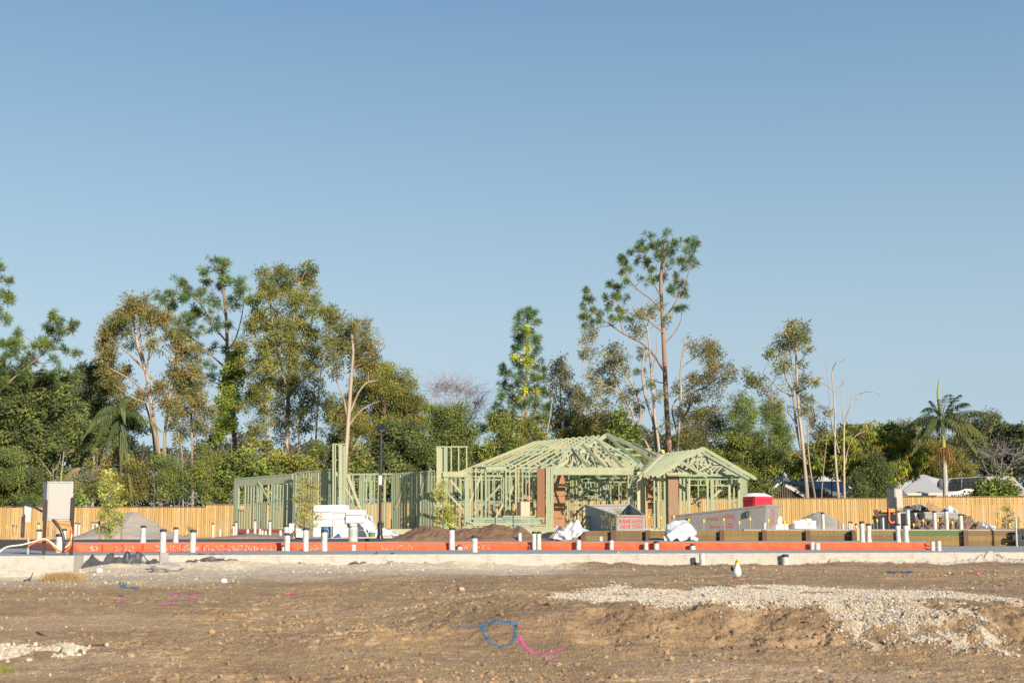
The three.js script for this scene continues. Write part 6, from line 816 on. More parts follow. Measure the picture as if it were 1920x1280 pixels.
tree('gum_tree', 'tallest broad olive green tree left of centre with a feathery top', { d: 92, base: 532, kind: 'gum', col: OL.olive, bark: bark.white, dens: 0.92, size: 0.95, trunks: [[0.25, [535, 1003], [537, 860], [540, 740], [544, 660], [550, 600], [562, 530]], [0.12, [540, 740], [520, 660], [510, 600], [505, 550]], [0.18, [500, 1003], [505, 870], [498, 760], [500, 690]], [0.12, [545, 690], [575, 640], [585, 590]], [0.13, [548, 960], [560, 850], [565, 780], [590, 740]]], blobs: [[575, 503, 14, 10], [565, 518, 18, 12], [583, 525, 14, 12], [547, 515, 14, 11], [525, 508, 13, 10], [510, 525, 16, 12], [495, 520, 14, 11], [490, 540, 16, 12], [530, 530, 18, 12], [560, 545, 20, 13], [588, 545, 14, 13], [510, 552, 20, 13], [486, 562, 16, 12], [540, 562, 22, 14], [575, 570, 20, 14], [592, 580, 12, 12], [480, 590, 18, 13], [510, 585, 22, 14], [545, 595, 24, 15], [470, 612, 20, 14], [498, 618, 24, 15], [530, 625, 24, 15], [565, 615, 22, 14], [590, 625, 16, 16], [458, 640, 18, 14], [484, 648, 24, 16], [520, 655, 26, 16], [556, 650, 26, 16], [592, 655, 18, 16], [466, 675, 24, 16], [505, 685, 28, 18], [548, 688, 28, 18], [588, 690, 22, 18], [478, 715, 28, 20], [520, 725, 30, 20], [562, 725, 28, 20], [466, 755, 26, 22], [505, 768, 28, 20, 0.8], [550, 770, 28, 20, 0.8], [480, 800, 26, 20, 0.8], [588, 735, 20, 18], [520, 810, 26, 20, 0.6], [575, 800, 24, 20, 0.6]] });
tree('paperbark_tree', 'thin pale-limbed tree leaning right beside the tallest olive green tree', { d: 90, base: 605, kind: 'gum', col: OL.olive, bark: bark.white, dens: 0.75, trunks: [[0.11, [588, 1003], [592, 800], [600, 700], [612, 650], [620, 600]], [0.07, [606, 680], [630, 672], [648, 665], [655, 655]]], blobs: [[622, 582, 14, 9], [612, 592, 12, 10], [632, 595, 14, 10], [616, 612, 14, 12], [638, 610, 14, 12], [610, 640, 14, 12], [625, 635, 14, 12], [602, 665, 12, 10, 0.7], [635, 640, 10, 10]] });
tree('paperbark_tree', 'paperbark with a bright bare forked trunk in front of the left-centre trees', { d: 84.5, base: 645, kind: 'gum', col: OL.brownish, bark: bark.white, dens: 0.85, trunks: [[0.24, [648, 1003], [650, 850], [655, 770], [660, 710], [664, 660], [660, 625]], [0.09, [652, 780], [642, 740], [634, 722], [632, 708]], [0.1, [655, 775], [675, 730], [690, 715], [705, 713]], [0.09, [652, 800], [670, 775], [690, 760], [710, 752]], [0.07, [662, 690], [650, 700], [638, 690]], [0.06, [663, 670], [685, 655], [700, 640]], [0.1, [650, 860], [668, 830], [676, 815]]], blobs: [[662, 610, 16, 10], [680, 612, 14, 10], [672, 625, 18, 11], [692, 632, 14, 10], [650, 630, 16, 11], [640, 645, 16, 12], [665, 645, 18, 12], [690, 650, 18, 12], [704, 648, 9, 9], [680, 668, 18, 12], [650, 668, 20, 13], [628, 665, 18, 13], [700, 670, 12, 10], [632, 690, 20, 13], [690, 690, 18, 12]] });
tree('tree', 'dense brown-green tree mass right of the forked paperbark trunk', { d: 89, base: 715, kind: 'fine', col: OL.rust.concat(OL.olive), bark: bark.brown, dens: 1.25, trunks: [[0.2, [712, 1003], [716, 860], [722, 780]], [0.1, [716, 850], [740, 800], [765, 780]], [0.12, [628, 960], [632, 850], [640, 780]]], blobs: [[700, 695, 28, 18], [728, 705, 26, 18], [752, 718, 24, 18], [685, 725, 32, 22], [722, 738, 34, 24], [762, 745, 28, 22], [785, 760, 18, 18], [700, 770, 36, 26], [745, 775, 34, 24], [778, 785, 22, 20], [655, 745, 26, 22], [640, 780, 28, 24], [665, 800, 30, 26], [710, 815, 36, 26], [750, 815, 30, 24], [625, 820, 26, 26, 0.7], [610, 770, 18, 20, 0.8]] });
tree('bare_tree', 'leafless grey-purple twiggy tree against the sky left of centre', { d: 112, base: 850, bark: M(0.36, 0.32, 0.33, 0.9), tip: 0.3, twigR: 0.014, trunks: [[0.16, [850, 1003], [850, 850], [846, 780], [842, 740]], [0.12, [850, 830], [870, 770], [878, 735]], [0.1, [848, 800], [825, 750], [818, 715]], [0.1, [852, 830], [885, 775], [898, 740]], [0.06, [842, 745], [838, 720], [836, 705]]], twigs: [[818, 735, 12, 55, 1.8], [836, 728, 15, 75, 1.9], [860, 732, 16, 70, 1.9], [880, 742, 15, 80, 1.8], [898, 760, 13, 70, 1.5], [850, 765, 24, 90, 1.7], [885, 780, 18, 70, 1.5], [812, 768, 14, 50, 1.5], [870, 800, 22, 60, 1.4]], woodName: 'branches' });
tree('tree', 'rounded dark green tree above the middle wall frames', { d: 86, base: 830, kind: 'fine', col: OL.green.concat(OL.dark), dens: 1.4, trunks: [[0.2, [828, 1003], [830, 880], [834, 810]]], blobs: [[835, 775, 26, 16], [862, 780, 24, 16], [812, 792, 24, 18], [850, 800, 34, 22], [880, 805, 18, 20], [820, 822, 34, 24], [862, 832, 34, 26], [795, 845, 28, 26], [835, 862, 38, 28], [875, 865, 26, 26], [790, 885, 30, 28], [880, 900, 26, 30]] });
tree('tree', 'dark broad-leaved tree behind the street lamp', { d: 86.5, base: 745, kind: 'broad', col: OL.dark, dens: 1.3, trunks: [[0.18, [742, 1003], [745, 900], [748, 840]], [0.06, [700, 900], [735, 815], [765, 800]]], bark: bark.white, blobs: [[740, 820, 28, 20], [770, 830, 28, 22], [715, 845, 28, 22], [745, 855, 34, 24], [780, 862, 28, 26], [720, 885, 34, 26], [765, 895, 36, 28], [690, 880, 24, 24]] });
tree('pine_tree', 'narrow cone-shaped pine with yellow creeper at the centre', { d: 90, base: 985, kind: 'pine', col: OL.pine.concat([[0.05, 0.11, 0.045]]), bark: bark.pine, size: 1.05, deep: 0.75, dens: 1.35, trunks: [[0.24, [984, 1003], [985, 850], [987, 720], [989, 620], [989, 580]]], blobs: [[989, 578, 9, 7], [980, 588, 10, 8], [998, 590, 10, 8], [988, 598, 11, 8], [972, 602, 9, 8], [1004, 600, 9, 7], [984, 614, 12, 9], [966, 622, 8, 8], [1000, 620, 10, 8], [970, 638, 10, 9], [988, 636, 12, 9], [1006, 632, 9, 8], [962, 652, 9, 8], [978, 656, 12, 9], [1004, 645, 9, 8], [994, 664, 12, 9], [1008, 656, 7, 7], [958, 672, 10, 8], [972, 682, 13, 10], [990, 688, 13, 10], [1010, 686, 9, 9], [1020, 694, 7, 7], [944, 690, 8, 7], [954, 702, 13, 9], [972, 712, 14, 10], [996, 712, 14, 10], [1014, 710, 10, 8], [946, 718, 11, 9], [962, 730, 14, 10], [985, 735, 15, 10], [1008, 730, 13, 10], [1022, 730, 8, 8], [938, 745, 11, 10], [958, 752, 15, 11], [982, 758, 16, 11], [1005, 755, 15, 11], [1024, 758, 9, 9], [924, 762, 10, 9], [940, 770, 14, 11], [965, 778, 15, 11], [916, 782, 11, 10], [930, 792, 13, 11], [1000, 780, 14, 11], [1022, 785, 12, 10], [950, 800, 14, 11], [912, 800, 9, 9]] });
tree('climbing_vine', 'bright yellow-green creeper running up the trunk of the cone pine', { cat: 'vine', d: 88.4, base: 988, kind: 'broad', col: OL.yellow.concat(OL.bright), dens: 1.5, size: 0.6, grow: 0.85, bark: bark.brown, deep: 0.1, branches: 0, trunks: [[0.03, [986, 1003], [986, 800], [988, 620]]], blobs: [[988, 614, 4, 6], [989, 626, 5, 8], [992, 656, 8, 7], [987, 672, 9, 7], [966, 668, 6, 5], [989, 680, 6, 8], [990, 692, 5, 8], [985, 722, 7, 9], [980, 735, 10, 10], [972, 742, 12, 10], [1004, 732, 16, 6, 0.5]] });
tree('paperbark_tree', 'slim grey-leaved paperbark just right of the cone pine', { d: 93, base: 1050, kind: 'gum', col: OL.grey, bark: bark.white, dens: 0.7, trunks: [[0.13, [1050, 1003], [1050, 850], [1052, 770], [1050, 710]], [0.06, [1051, 790], [1070, 760], [1085, 740]], [0.06, [1050, 800], [1036, 765], [1030, 735]]], blobs: [[1042, 686, 14, 8], [1058, 684, 12, 8], [1050, 700, 16, 10], [1036, 708, 12, 10], [1064, 706, 10, 9], [1055, 722, 16, 10], [1035, 735, 14, 10], [1072, 740, 16, 11], [1088, 732, 14, 11], [1048, 758, 18, 12], [1085, 762, 18, 12], [1025, 765, 14, 12], [1068, 782, 20, 12], [1040, 795, 22, 13], [1098, 785, 16, 12]] });
tree('tree', 'low olive tree with pale forked trunks below the cone pine', { d: 86, base: 960, kind: 'gum', col: OL.olive.concat(OL.bright), bark: bark.white, dens: 1.1, trunks: [[0.1, [955, 1003], [960, 860], [975, 790], [990, 760]], [0.08, [1020, 1003], [1018, 850], [1030, 790], [1036, 745]], [0.07, [940, 960], [938, 850], [925, 820]], [0.07, [990, 960], [988, 850], [1000, 800]]], blobs: [[930, 795, 18, 14], [955, 800, 20, 14], [978, 792, 18, 13], [1000, 800, 20, 15], [925, 825, 22, 18], [960, 830, 24, 18], [995, 832, 24, 18], [905, 850, 20, 18], [940, 862, 28, 20], [985, 868, 28, 20], [1025, 830, 22, 18], [900, 885, 26, 24], [1030, 865, 26, 22], [960, 895, 34, 24]] });
tree('tree', 'low brown-green tree behind the left slope of the house roof', { d: 92, base: 1080, kind: 'gum', col: OL.brownish, bark: bark.white, dens: 1.0, trunks: [[0.1, [1080, 1003], [1080, 850], [1085, 800]], [0.06, [1062, 960], [1066, 820], [1060, 785]]], blobs: [[1060, 800, 22, 15], [1085, 798, 22, 15], [1110, 795, 22, 16], [1130, 785, 18, 14], [1070, 822, 24, 16], [1105, 820, 26, 16], [1140, 810, 22, 16], [1050, 840, 26, 18], [1120, 845, 30, 18]] });
tree('shrub', 'dark green rounded bush top behind the main roof ridge', { cat: 'shrub', d: 87, base: 1168, kind: 'broad', col: OL.bright.concat(OL.dark), dens: 1.3, trunks: [[0.1, [1168, 1003], [1168, 850]]], blobs: [[1163, 788, 14, 10], [1160, 805, 20, 14], [1182, 812, 16, 12], [1150, 825, 22, 14], [1175, 835, 26, 16], [1165, 870, 34, 26]] });
tree('pine_tree', 'tallest pine, right of centre, with a bare trunk and tufted top', { d: 94, base: 1262, kind: 'pine', col: OL.pine, bark: M(0.36, 0.215, 0.15, 0.9, { map: rep(T.bark, 1, 6) }), size: 0.98, deep: 0.35, trunks: [[0.38, [1264, 1003], [1254, 830], [1249, 740], [1245, 660], [1243, 590], [1240, 520], [1248, 455]], [0.14, [1244, 695], [1222, 662], [1200, 642], [1170, 626], [1140, 606], [1118, 588]], [0.11, [1243, 585], [1222, 560], [1200, 545], [1178, 520]], [0.1, [1243, 600], [1262, 575], [1280, 540], [1293, 505], [1298, 475]], [0.08, [1246, 645], [1266, 622], [1277, 600], [1278, 582]], [0.09, [1242, 560], [1222, 520], [1212, 490]], [0.06, [1170, 626], [1162, 595], [1150, 565]], [0.05, [1150, 610], [1110, 618], [1095, 625]], [0.09, [1244, 625], [1212, 600], [1185, 590], [1160, 575]]], blobs: [[1250, 444, 9, 6], [1244, 452, 10, 7], [1258, 452, 9, 7], [1212, 450, 9, 6], [1206, 458, 9, 6], [1226, 458, 9, 7], [1196, 464, 8, 7], [1214, 466, 10, 7], [1232, 468, 11, 8], [1250, 466, 12, 8], [1264, 462, 7, 6], [1204, 476, 10, 7], [1220, 480, 12, 8], [1240, 482, 12, 8], [1258, 478, 9, 7], [1184, 473, 5, 5], [1196, 484, 9, 7], [1214, 494, 12, 8], [1232, 496, 12, 8], [1250, 495, 10, 8], [1283, 455, 7, 7], [1298, 452, 8, 6], [1308, 455, 7, 6], [1303, 466, 7, 6], [1290, 470, 7, 6], [1284, 484, 10, 7], [1298, 486, 9, 7], [1276, 494, 10, 7], [1290, 500, 11, 8], [1302, 498, 7, 7], [1166, 484, 8, 7], [1174, 490, 7, 6], [1162, 496, 7, 7], [1168, 506, 9, 7], [1180, 508, 8, 6], [1218, 512, 12, 8], [1204, 522, 11, 7], [1232, 516, 9, 7], [1250, 515, 8, 7], [1220, 532, 11, 7], [1148, 530, 5, 6], [1152, 540, 6, 5], [1163, 542, 8, 6], [1174, 534, 6, 5], [1160, 553, 9, 7], [1170, 556, 8, 6], [1138, 556, 5, 5], [1150, 558, 7, 6], [1142, 572, 6, 6], [1155, 580, 9, 7], [1168, 585, 9, 6], [1148, 598, 8, 7], [1160, 602, 10, 6], [1178, 598, 7, 5], [1098, 548, 6, 6], [1096, 560, 6, 6], [1104, 566, 7, 6], [1096, 578, 7, 6], [1108, 580, 8, 6], [1118, 592, 10, 7], [1104, 596, 9, 6], [1092, 592, 6, 5], [1110, 606, 8, 5], [1097, 614, 6, 5], [1122, 602, 8, 5], [1268, 516, 7, 6], [1272, 528, 9, 7], [1266, 538, 8, 6], [1280, 532, 8, 6], [1258, 550, 9, 6], [1272, 552, 9, 6], [1284, 552, 6, 5], [1266, 580, 5, 3], [1277, 582, 5, 3], [1198, 700, 12, 9, 0.5]] });
tree('paperbark_tree', 'group of pale paperbark stems with sparse brown leaves left of the tallest pine', { d: 88.5, base: 1215, kind: 'gum', col: OL.grey.concat(OL.brownish), bark: bark.white, dens: 0.62, size: 0.95, trunks: [[0.17, [1238, 1003], [1236, 850], [1228, 780], [1222, 700], [1216, 640], [1214, 610]], [0.15, [1228, 900], [1228, 800], [1210, 740], [1204, 690], [1212, 650]], [0.16, [1222, 1003], [1218, 840], [1196, 808], [1186, 770], [1172, 745], [1150, 700]], [0.1, [1196, 808], [1202, 770], [1190, 730], [1168, 690], [1160, 660]], [0.06, [1222, 700], [1230, 660], [1232, 625]], [0.07, [1172, 745], [1140, 725], [1110, 715], [1085, 705]]], blobs: [[1108, 622, 16, 9], [1094, 632, 9, 8], [1100, 655, 12, 10], [1092, 665, 7, 7], [1150, 652, 18, 12], [1136, 672, 18, 12], [1158, 672, 16, 12], [1148, 692, 18, 11], [1122, 690, 14, 10], [1180, 700, 16, 10], [1105, 705, 14, 10], [1198, 595, 14, 9], [1216, 590, 14, 9], [1190, 610, 14, 8], [1240, 570, 10, 8, 0.8], [1198, 625, 14, 9], [1205, 655, 14, 9, 0.8], [1130, 715, 16, 11], [1155, 725, 16, 11], [1112, 730, 14, 11], [1185, 730, 14, 10], [1098, 745, 16, 11], [1135, 745, 18, 12], [1210, 720, 14, 10], [1165, 755, 18, 12], [1090, 762, 14, 10], [1125, 765, 16, 12], [1200, 765, 16, 12], [1228, 745, 12, 12, 0.7], [1150, 785, 16, 12], [1246, 600, 9, 8, 0.8], [1250, 790, 12, 12, 0.6]] });
tree('paperbark_tree', 'spreading pale paperbark with grey-brown leaves right of the tallest pine', { d: 90.5, base: 1272, kind: 'gum', col: OL.grey.concat(OL.brownish), bark: bark.white, dens: 0.68, size: 0.95, trunks: [[0.17, [1272, 1003], [1270, 850], [1272, 800], [1276, 745], [1276, 690], [1284, 645]], [0.11, [1270, 800], [1290, 768], [1302, 735], [1325, 725], [1345, 700]], [0.09, [1273, 820], [1262, 760], [1285, 735], [1305, 722]], [0.06, [1276, 690], [1300, 672], [1315, 660]], [0.06, [1325, 725], [1352, 705], [1372, 700]]], blobs: [[1338, 642, 14, 10], [1326, 652, 14, 10], [1346, 656, 12, 10], [1318, 664, 14, 10], [1334, 670, 16, 11], [1350, 676, 14, 10], [1290, 640, 12, 12, 0.6], [1300, 660, 10, 10, 0.6], [1322, 690, 16, 11], [1345, 695, 16, 11], [1366, 692, 10, 10], [1376, 700, 7, 10], [1300, 708, 18, 9], [1318, 708, 16, 9], [1356, 712, 14, 10], [1330, 722, 14, 10], [1288, 722, 16, 10], [1345, 735, 12, 10], [1312, 740, 14, 11], [1290, 750, 14, 12], [1268, 720, 10, 14, 0.7], [1328, 762, 12, 10, 0.7], [1275, 780, 12, 12, 0.7]] });
tree('wattle_tree', 'soft feathery mid green tree with a domed top behind the right roof', { d: 93, base: 1385, kind: 'feather', col: OL.soft, dens: 1.0, trunks: [[0.12, [1384, 1003], [1382, 860], [1386, 790], [1392, 760]], [0.06, [1382, 800], [1360, 830], [1330, 835]]], blobs: [[1392, 750, 14, 9], [1380, 760, 16, 11], [1402, 762, 14, 11], [1376, 776, 16, 11], [1396, 780, 20, 12], [1412, 778, 9, 10], [1384, 798, 18, 10], [1406, 798, 12, 8], [1375, 820, 24, 14], [1405, 825, 24, 16], [1430, 835, 20, 18]] });
tree('wattle_tree', 'tall feathery green tree just left of the slim white-trunked gum', { d: 95, base: 1450, kind: 'feather', col: OL.soft.concat(OL.green), dens: 1.1, trunks: [[0.12, [1450, 1003], [1452, 860], [1455, 790]]], blobs: [[1440, 762, 12, 11], [1455, 770, 14, 13], [1436, 785, 14, 13], [1460, 792, 18, 15], [1442, 808, 18, 14], [1472, 812, 18, 16], [1450, 835, 26, 20], [1480, 845, 20, 20], [1470, 875, 28, 24]] });
tree('tree', 'loose olive tree behind the middle roof valley', { d: 95, base: 1310, kind: 'fine', col: OL.olive.concat(OL.brownish), dens: 0.95, bark: bark.brown, trunks: [[0.14, [1320, 1003], [1318, 880], [1325, 820], [1310, 790]], [0.07, [1322, 840], [1345, 825], [1370, 822]]], blobs: [[1300, 778, 20, 12], [1325, 780, 22, 13], [1350, 790, 20, 13], [1290, 800, 20, 13], [1320, 808, 24, 12], [1352, 812, 20, 10], [1275, 825, 20, 14], [1305, 838, 22, 12], [1290, 860, 24, 18]] });
tree('tree', 'wide dense green tree mass right of the porch roof', { d: 86, base: 1400, kind: 'fine', col: OL.green.concat(OL.olive), dens: 1.45, trunks: [[0.18, [1400, 1003], [1402, 900], [1405, 860]]], blobs: [[1372, 832, 26, 16], [1402, 835, 26, 18], [1430, 845, 24, 18], [1352, 855, 24, 18], [1385, 862, 32, 20], [1422, 872, 32, 22], [1444, 862, 18, 20], [1365, 890, 28, 22], [1405, 902, 34, 24], [1428, 905, 20, 24], [1390, 930, 34, 22], [1418, 935, 22, 18]] });
tree('gum_tree', 'slim tall white-trunked gum with small leaf clumps, right', { d: 82.2, base: 1512, kind: 'gum', col: OL.brownish.concat(OL.grey, OL.dark), bark: bark.white, dens: 0.9, size: 0.9, trunks: [[0.17, [1516, 1003], [1512, 920], [1503, 830], [1498, 770], [1494, 700], [1490, 640], [1492, 612]], [0.12, [1503, 840], [1494, 790], [1486, 735], [1476, 705], [1470, 680]], [0.06, [1486, 742], [1462, 728], [1445, 712], [1430, 700]], [0.06, [1494, 740], [1486, 690], [1480, 655]], [0.09, [1536, 1003], [1526, 930], [1516, 860], [1512, 810], [1516, 770]], [0.06, [1534, 950], [1544, 880], [1548, 820]], [0.05, [1493, 800], [1475, 770], [1458, 752]], [0.05, [1516, 870], [1500, 855], [1488, 848]]], blobs: [[1488, 605, 6, 3], [1500, 606, 5, 3], [1493, 616, 12, 7], [1480, 624, 13, 8], [1498, 626, 12, 8], [1468, 634, 14, 9], [1486, 636, 14, 8], [1505, 638, 12, 7], [1518, 634, 8, 4], [1458, 644, 14, 8], [1474, 650, 14, 9], [1494, 648, 10, 7], [1466, 660, 10, 6], [1440, 658, 6, 7], [1436, 668, 5, 4], [1506, 662, 7, 6], [1513, 676, 8, 7], [1464, 685, 14, 6], [1476, 686, 10, 7], [1448, 697, 10, 7], [1402, 704, 7, 9], [1414, 708, 10, 6], [1408, 718, 10, 8], [1430, 722, 12, 7], [1422, 712, 8, 5], [1440, 732, 10, 7], [1506, 714, 12, 9], [1520, 716, 8, 7], [1496, 728, 7, 6], [1450, 750, 12, 8], [1438, 762, 10, 8], [1462, 768, 12, 8], [1508, 748, 12, 9], [1522, 748, 10, 8], [1514, 765, 12, 9], [1502, 775, 8, 8], [1534, 782, 12, 7], [1545, 775, 8, 6], [1526, 795, 10, 7], [1545, 800, 14, 8], [1535, 815, 12, 8], [1558, 812, 10, 7]] });
tree('dead_tree', 'bare white dead tree with several upright stems, right', { d: 81.7, base: 1580, bark: bark.dead, tip: 0.25, woodName: 'branches', trunks: [[0.16, [1576, 1003], [1574, 930], [1568, 840], [1566, 780], [1563, 730], [1562, 695], [1566, 680]], [0.07, [1572, 850], [1558, 790], [1552, 720], [1546, 685], [1545, 664]], [0.16, [1586, 1003], [1584, 930], [1583, 830], [1586, 790], [1596, 755], [1600, 742]], [0.06, [1584, 800], [1580, 760], [1584, 720], [1578, 710]], [0.07, [1584, 880], [1594, 835], [1608, 815], [1625, 808], [1640, 800]], [0.05, [1598, 748], [1618, 736], [1640, 734], [1662, 738], [1678, 732]], [0.03, [1640, 734], [1650, 742], [1662, 746]], [0.03, [1618, 736], [1630, 728]], [0.03, [1598, 750], [1612, 748], [1620, 750]], [0.05, [1563, 735], [1548, 722], [1530, 716], [1516, 712]], [0.04, [1565, 740], [1580, 720], [1590, 708], [1594, 716]], [0.03, [1566, 682], [1578, 678], [1582, 675]], [0.04, [1570, 780], [1550, 765], [1535, 758]], [0.03, [1640, 800], [1652, 790], [1664, 788]]] });
tree('mango_tree', 'big glossy tree with yellow and orange-tipped leaves, right', { d: 86.5, base: 1660, kind: 'mango', col: OL.mango, dens: 1.35, size: 1.0, trunks: [[0.25, [1660, 1003], [1662, 900], [1665, 850]], [0.12, [1560, 1003], [1562, 880]]], blobs: [[1605, 806, 22, 14], [1635, 802, 24, 14], [1662, 806, 24, 14], [1688, 815, 20, 14], [1590, 825, 24, 16], [1622, 828, 26, 18], [1655, 832, 28, 18], [1690, 838, 24, 18], [1705, 860, 18, 18], [1585, 850, 24, 18], [1615, 858, 26, 20], [1650, 862, 30, 20], [1685, 870, 26, 20], [1704, 876, 14, 12], [1662, 892, 20, 14], [1560, 832, 18, 16], [1540, 850, 20, 18], [1520, 862, 20, 16], [1545, 872, 20, 14], [1510, 872, 16, 10], [1578, 878, 18, 14], [1530, 838, 14, 12]] });
tree('tree', 'dark green fine-leaved tree in front of the yellow glossy tree', { d: 83, base: 1635, kind: 'fine', col: OL.dark, dens: 1.45, trunks: [[0.12, [1635, 1003], [1636, 920], [1638, 880]]], blobs: [[1640, 865, 16, 14], [1625, 882, 20, 16], [1650, 885, 20, 16], [1612, 902, 20, 16], [1638, 908, 26, 18], [1662, 908, 18, 16], [1622, 925, 26, 16], [1655, 930, 24, 14]] });
tree('tree', 'flat-topped yellow-olive tree behind the palm trunk', { d: 99, base: 1755, kind: 'fine', col: OL.rust, dens: 1.35, deep: 0.9, trunks: [[0.15, [1755, 1003], [1758, 880]]], blobs: [[1725, 846, 20, 10], [1750, 840, 24, 10], [1780, 845, 22, 10], [1720, 862, 24, 12], [1750, 860, 28, 14], [1785, 864, 26, 14], [1800, 872, 20, 12], [1730, 880, 28, 14], [1770, 882, 30, 14], [1805, 892, 24, 14], [1820, 885, 14, 10]] });
tree('tree', 'dark grey-green tree with pale stems at the right, behind the solar roof', { d: 101, base: 1845, kind: 'gum', col: OL.grey.concat(OL.dark), bark: bark.white, dens: 1.05, trunks: [[0.14, [1850, 1003], [1846, 880], [1842, 820]], [0.1, [1835, 960], [1825, 870], [1815, 830]], [0.08, [1868, 960], [1858, 880], [1862, 840]]], blobs: [[1858, 782, 14, 8], [1870, 788, 9, 7], [1848, 790, 14, 9], [1835, 800, 18, 12], [1860, 806, 20, 13], [1820, 808, 16, 12], [1810, 828, 18, 14], [1838, 826, 22, 15], [1868, 828, 20, 15], [1825, 850, 20, 14], [1855, 852, 24, 16], [1885, 812, 14, 12], [1890, 838, 18, 16]] });
tree('tree', 'darkest tree at the right edge behind bare pale twigs', { d: 100, base: 1895, kind: 'broad', col: [[0.05, 0.065, 0.022], [0.07, 0.08, 0.03]], bark: bark.grey, dens: 1.3, trunks: [[0.16, [1898, 1003], [1896, 880], [1894, 850]]], blobs: [[1900, 808, 18, 14], [1915, 815, 18, 16], [1885, 828, 16, 14], [1905, 842, 26, 20], [1880, 860, 22, 18], [1910, 872, 26, 20], [1870, 885, 20, 14], [1930, 850, 24, 40], [1845, 870, 16, 14]] });
tree('bare_shrub', 'pale bare twiggy shrub above the roof at the right edge', { cat: 'shrub', d: 91, base: 1875, bark: bark.grey, tip: 0.35, woodName: 'branches', trunks: [[0.06, [1872, 1003], [1872, 900], [1868, 850]], [0.05, [1872, 920], [1888, 880], [1905, 865]], [0.05, [1872, 920], [1850, 880], [1842, 850]], [0.04, [1874, 900], [1880, 850], [1884, 825]], [0.04, [1888, 880], [1905, 850], [1912, 832]]], twigs: [[1850, 860, 12, 16, 1.5], [1880, 850, 14, 24, 1.5], [1900, 870, 14, 24, 1.5], [1870, 880, 16, 20, 1.4], [1912, 855, 10, 14, 1.4]] });
tree('tree', 'small pale grey-leaved tree left of the palm crown, far off', { d: 104, base: 1712, kind: 'gum', col: OL.grey, bark: bark.white, dens: 0.9, trunks: [[0.1, [1712, 1003], [1712, 860], [1714, 820]], [0.06, [1732, 960], [1730, 840], [1728, 815]]], blobs: [[1700, 802, 14, 8], [1715, 806, 14, 9], [1690, 800, 9, 6], [1735, 812, 14, 10], [1720, 822, 18, 11], [1748, 826, 14, 11], [1738, 835, 18, 10]] });
tree('shrub', 'bright leafy shrub rising over the fence at the right', { cat: 'shrub', d: 81.7, base: 1870, kind: 'broad', col: OL.bright.concat(OL.green), dens: 1.25, size: 0.9, trunks: [[0.05, [1870, 1003], [1870, 930]]], blobs: [[1858, 912, 14, 8], [1880, 908, 14, 9], [1845, 920, 16, 9], [1868, 922, 22, 9], [1892, 918, 16, 11], [1838, 930, 16, 7], [1905, 926, 14, 9], [1875, 933, 30, 7]] });
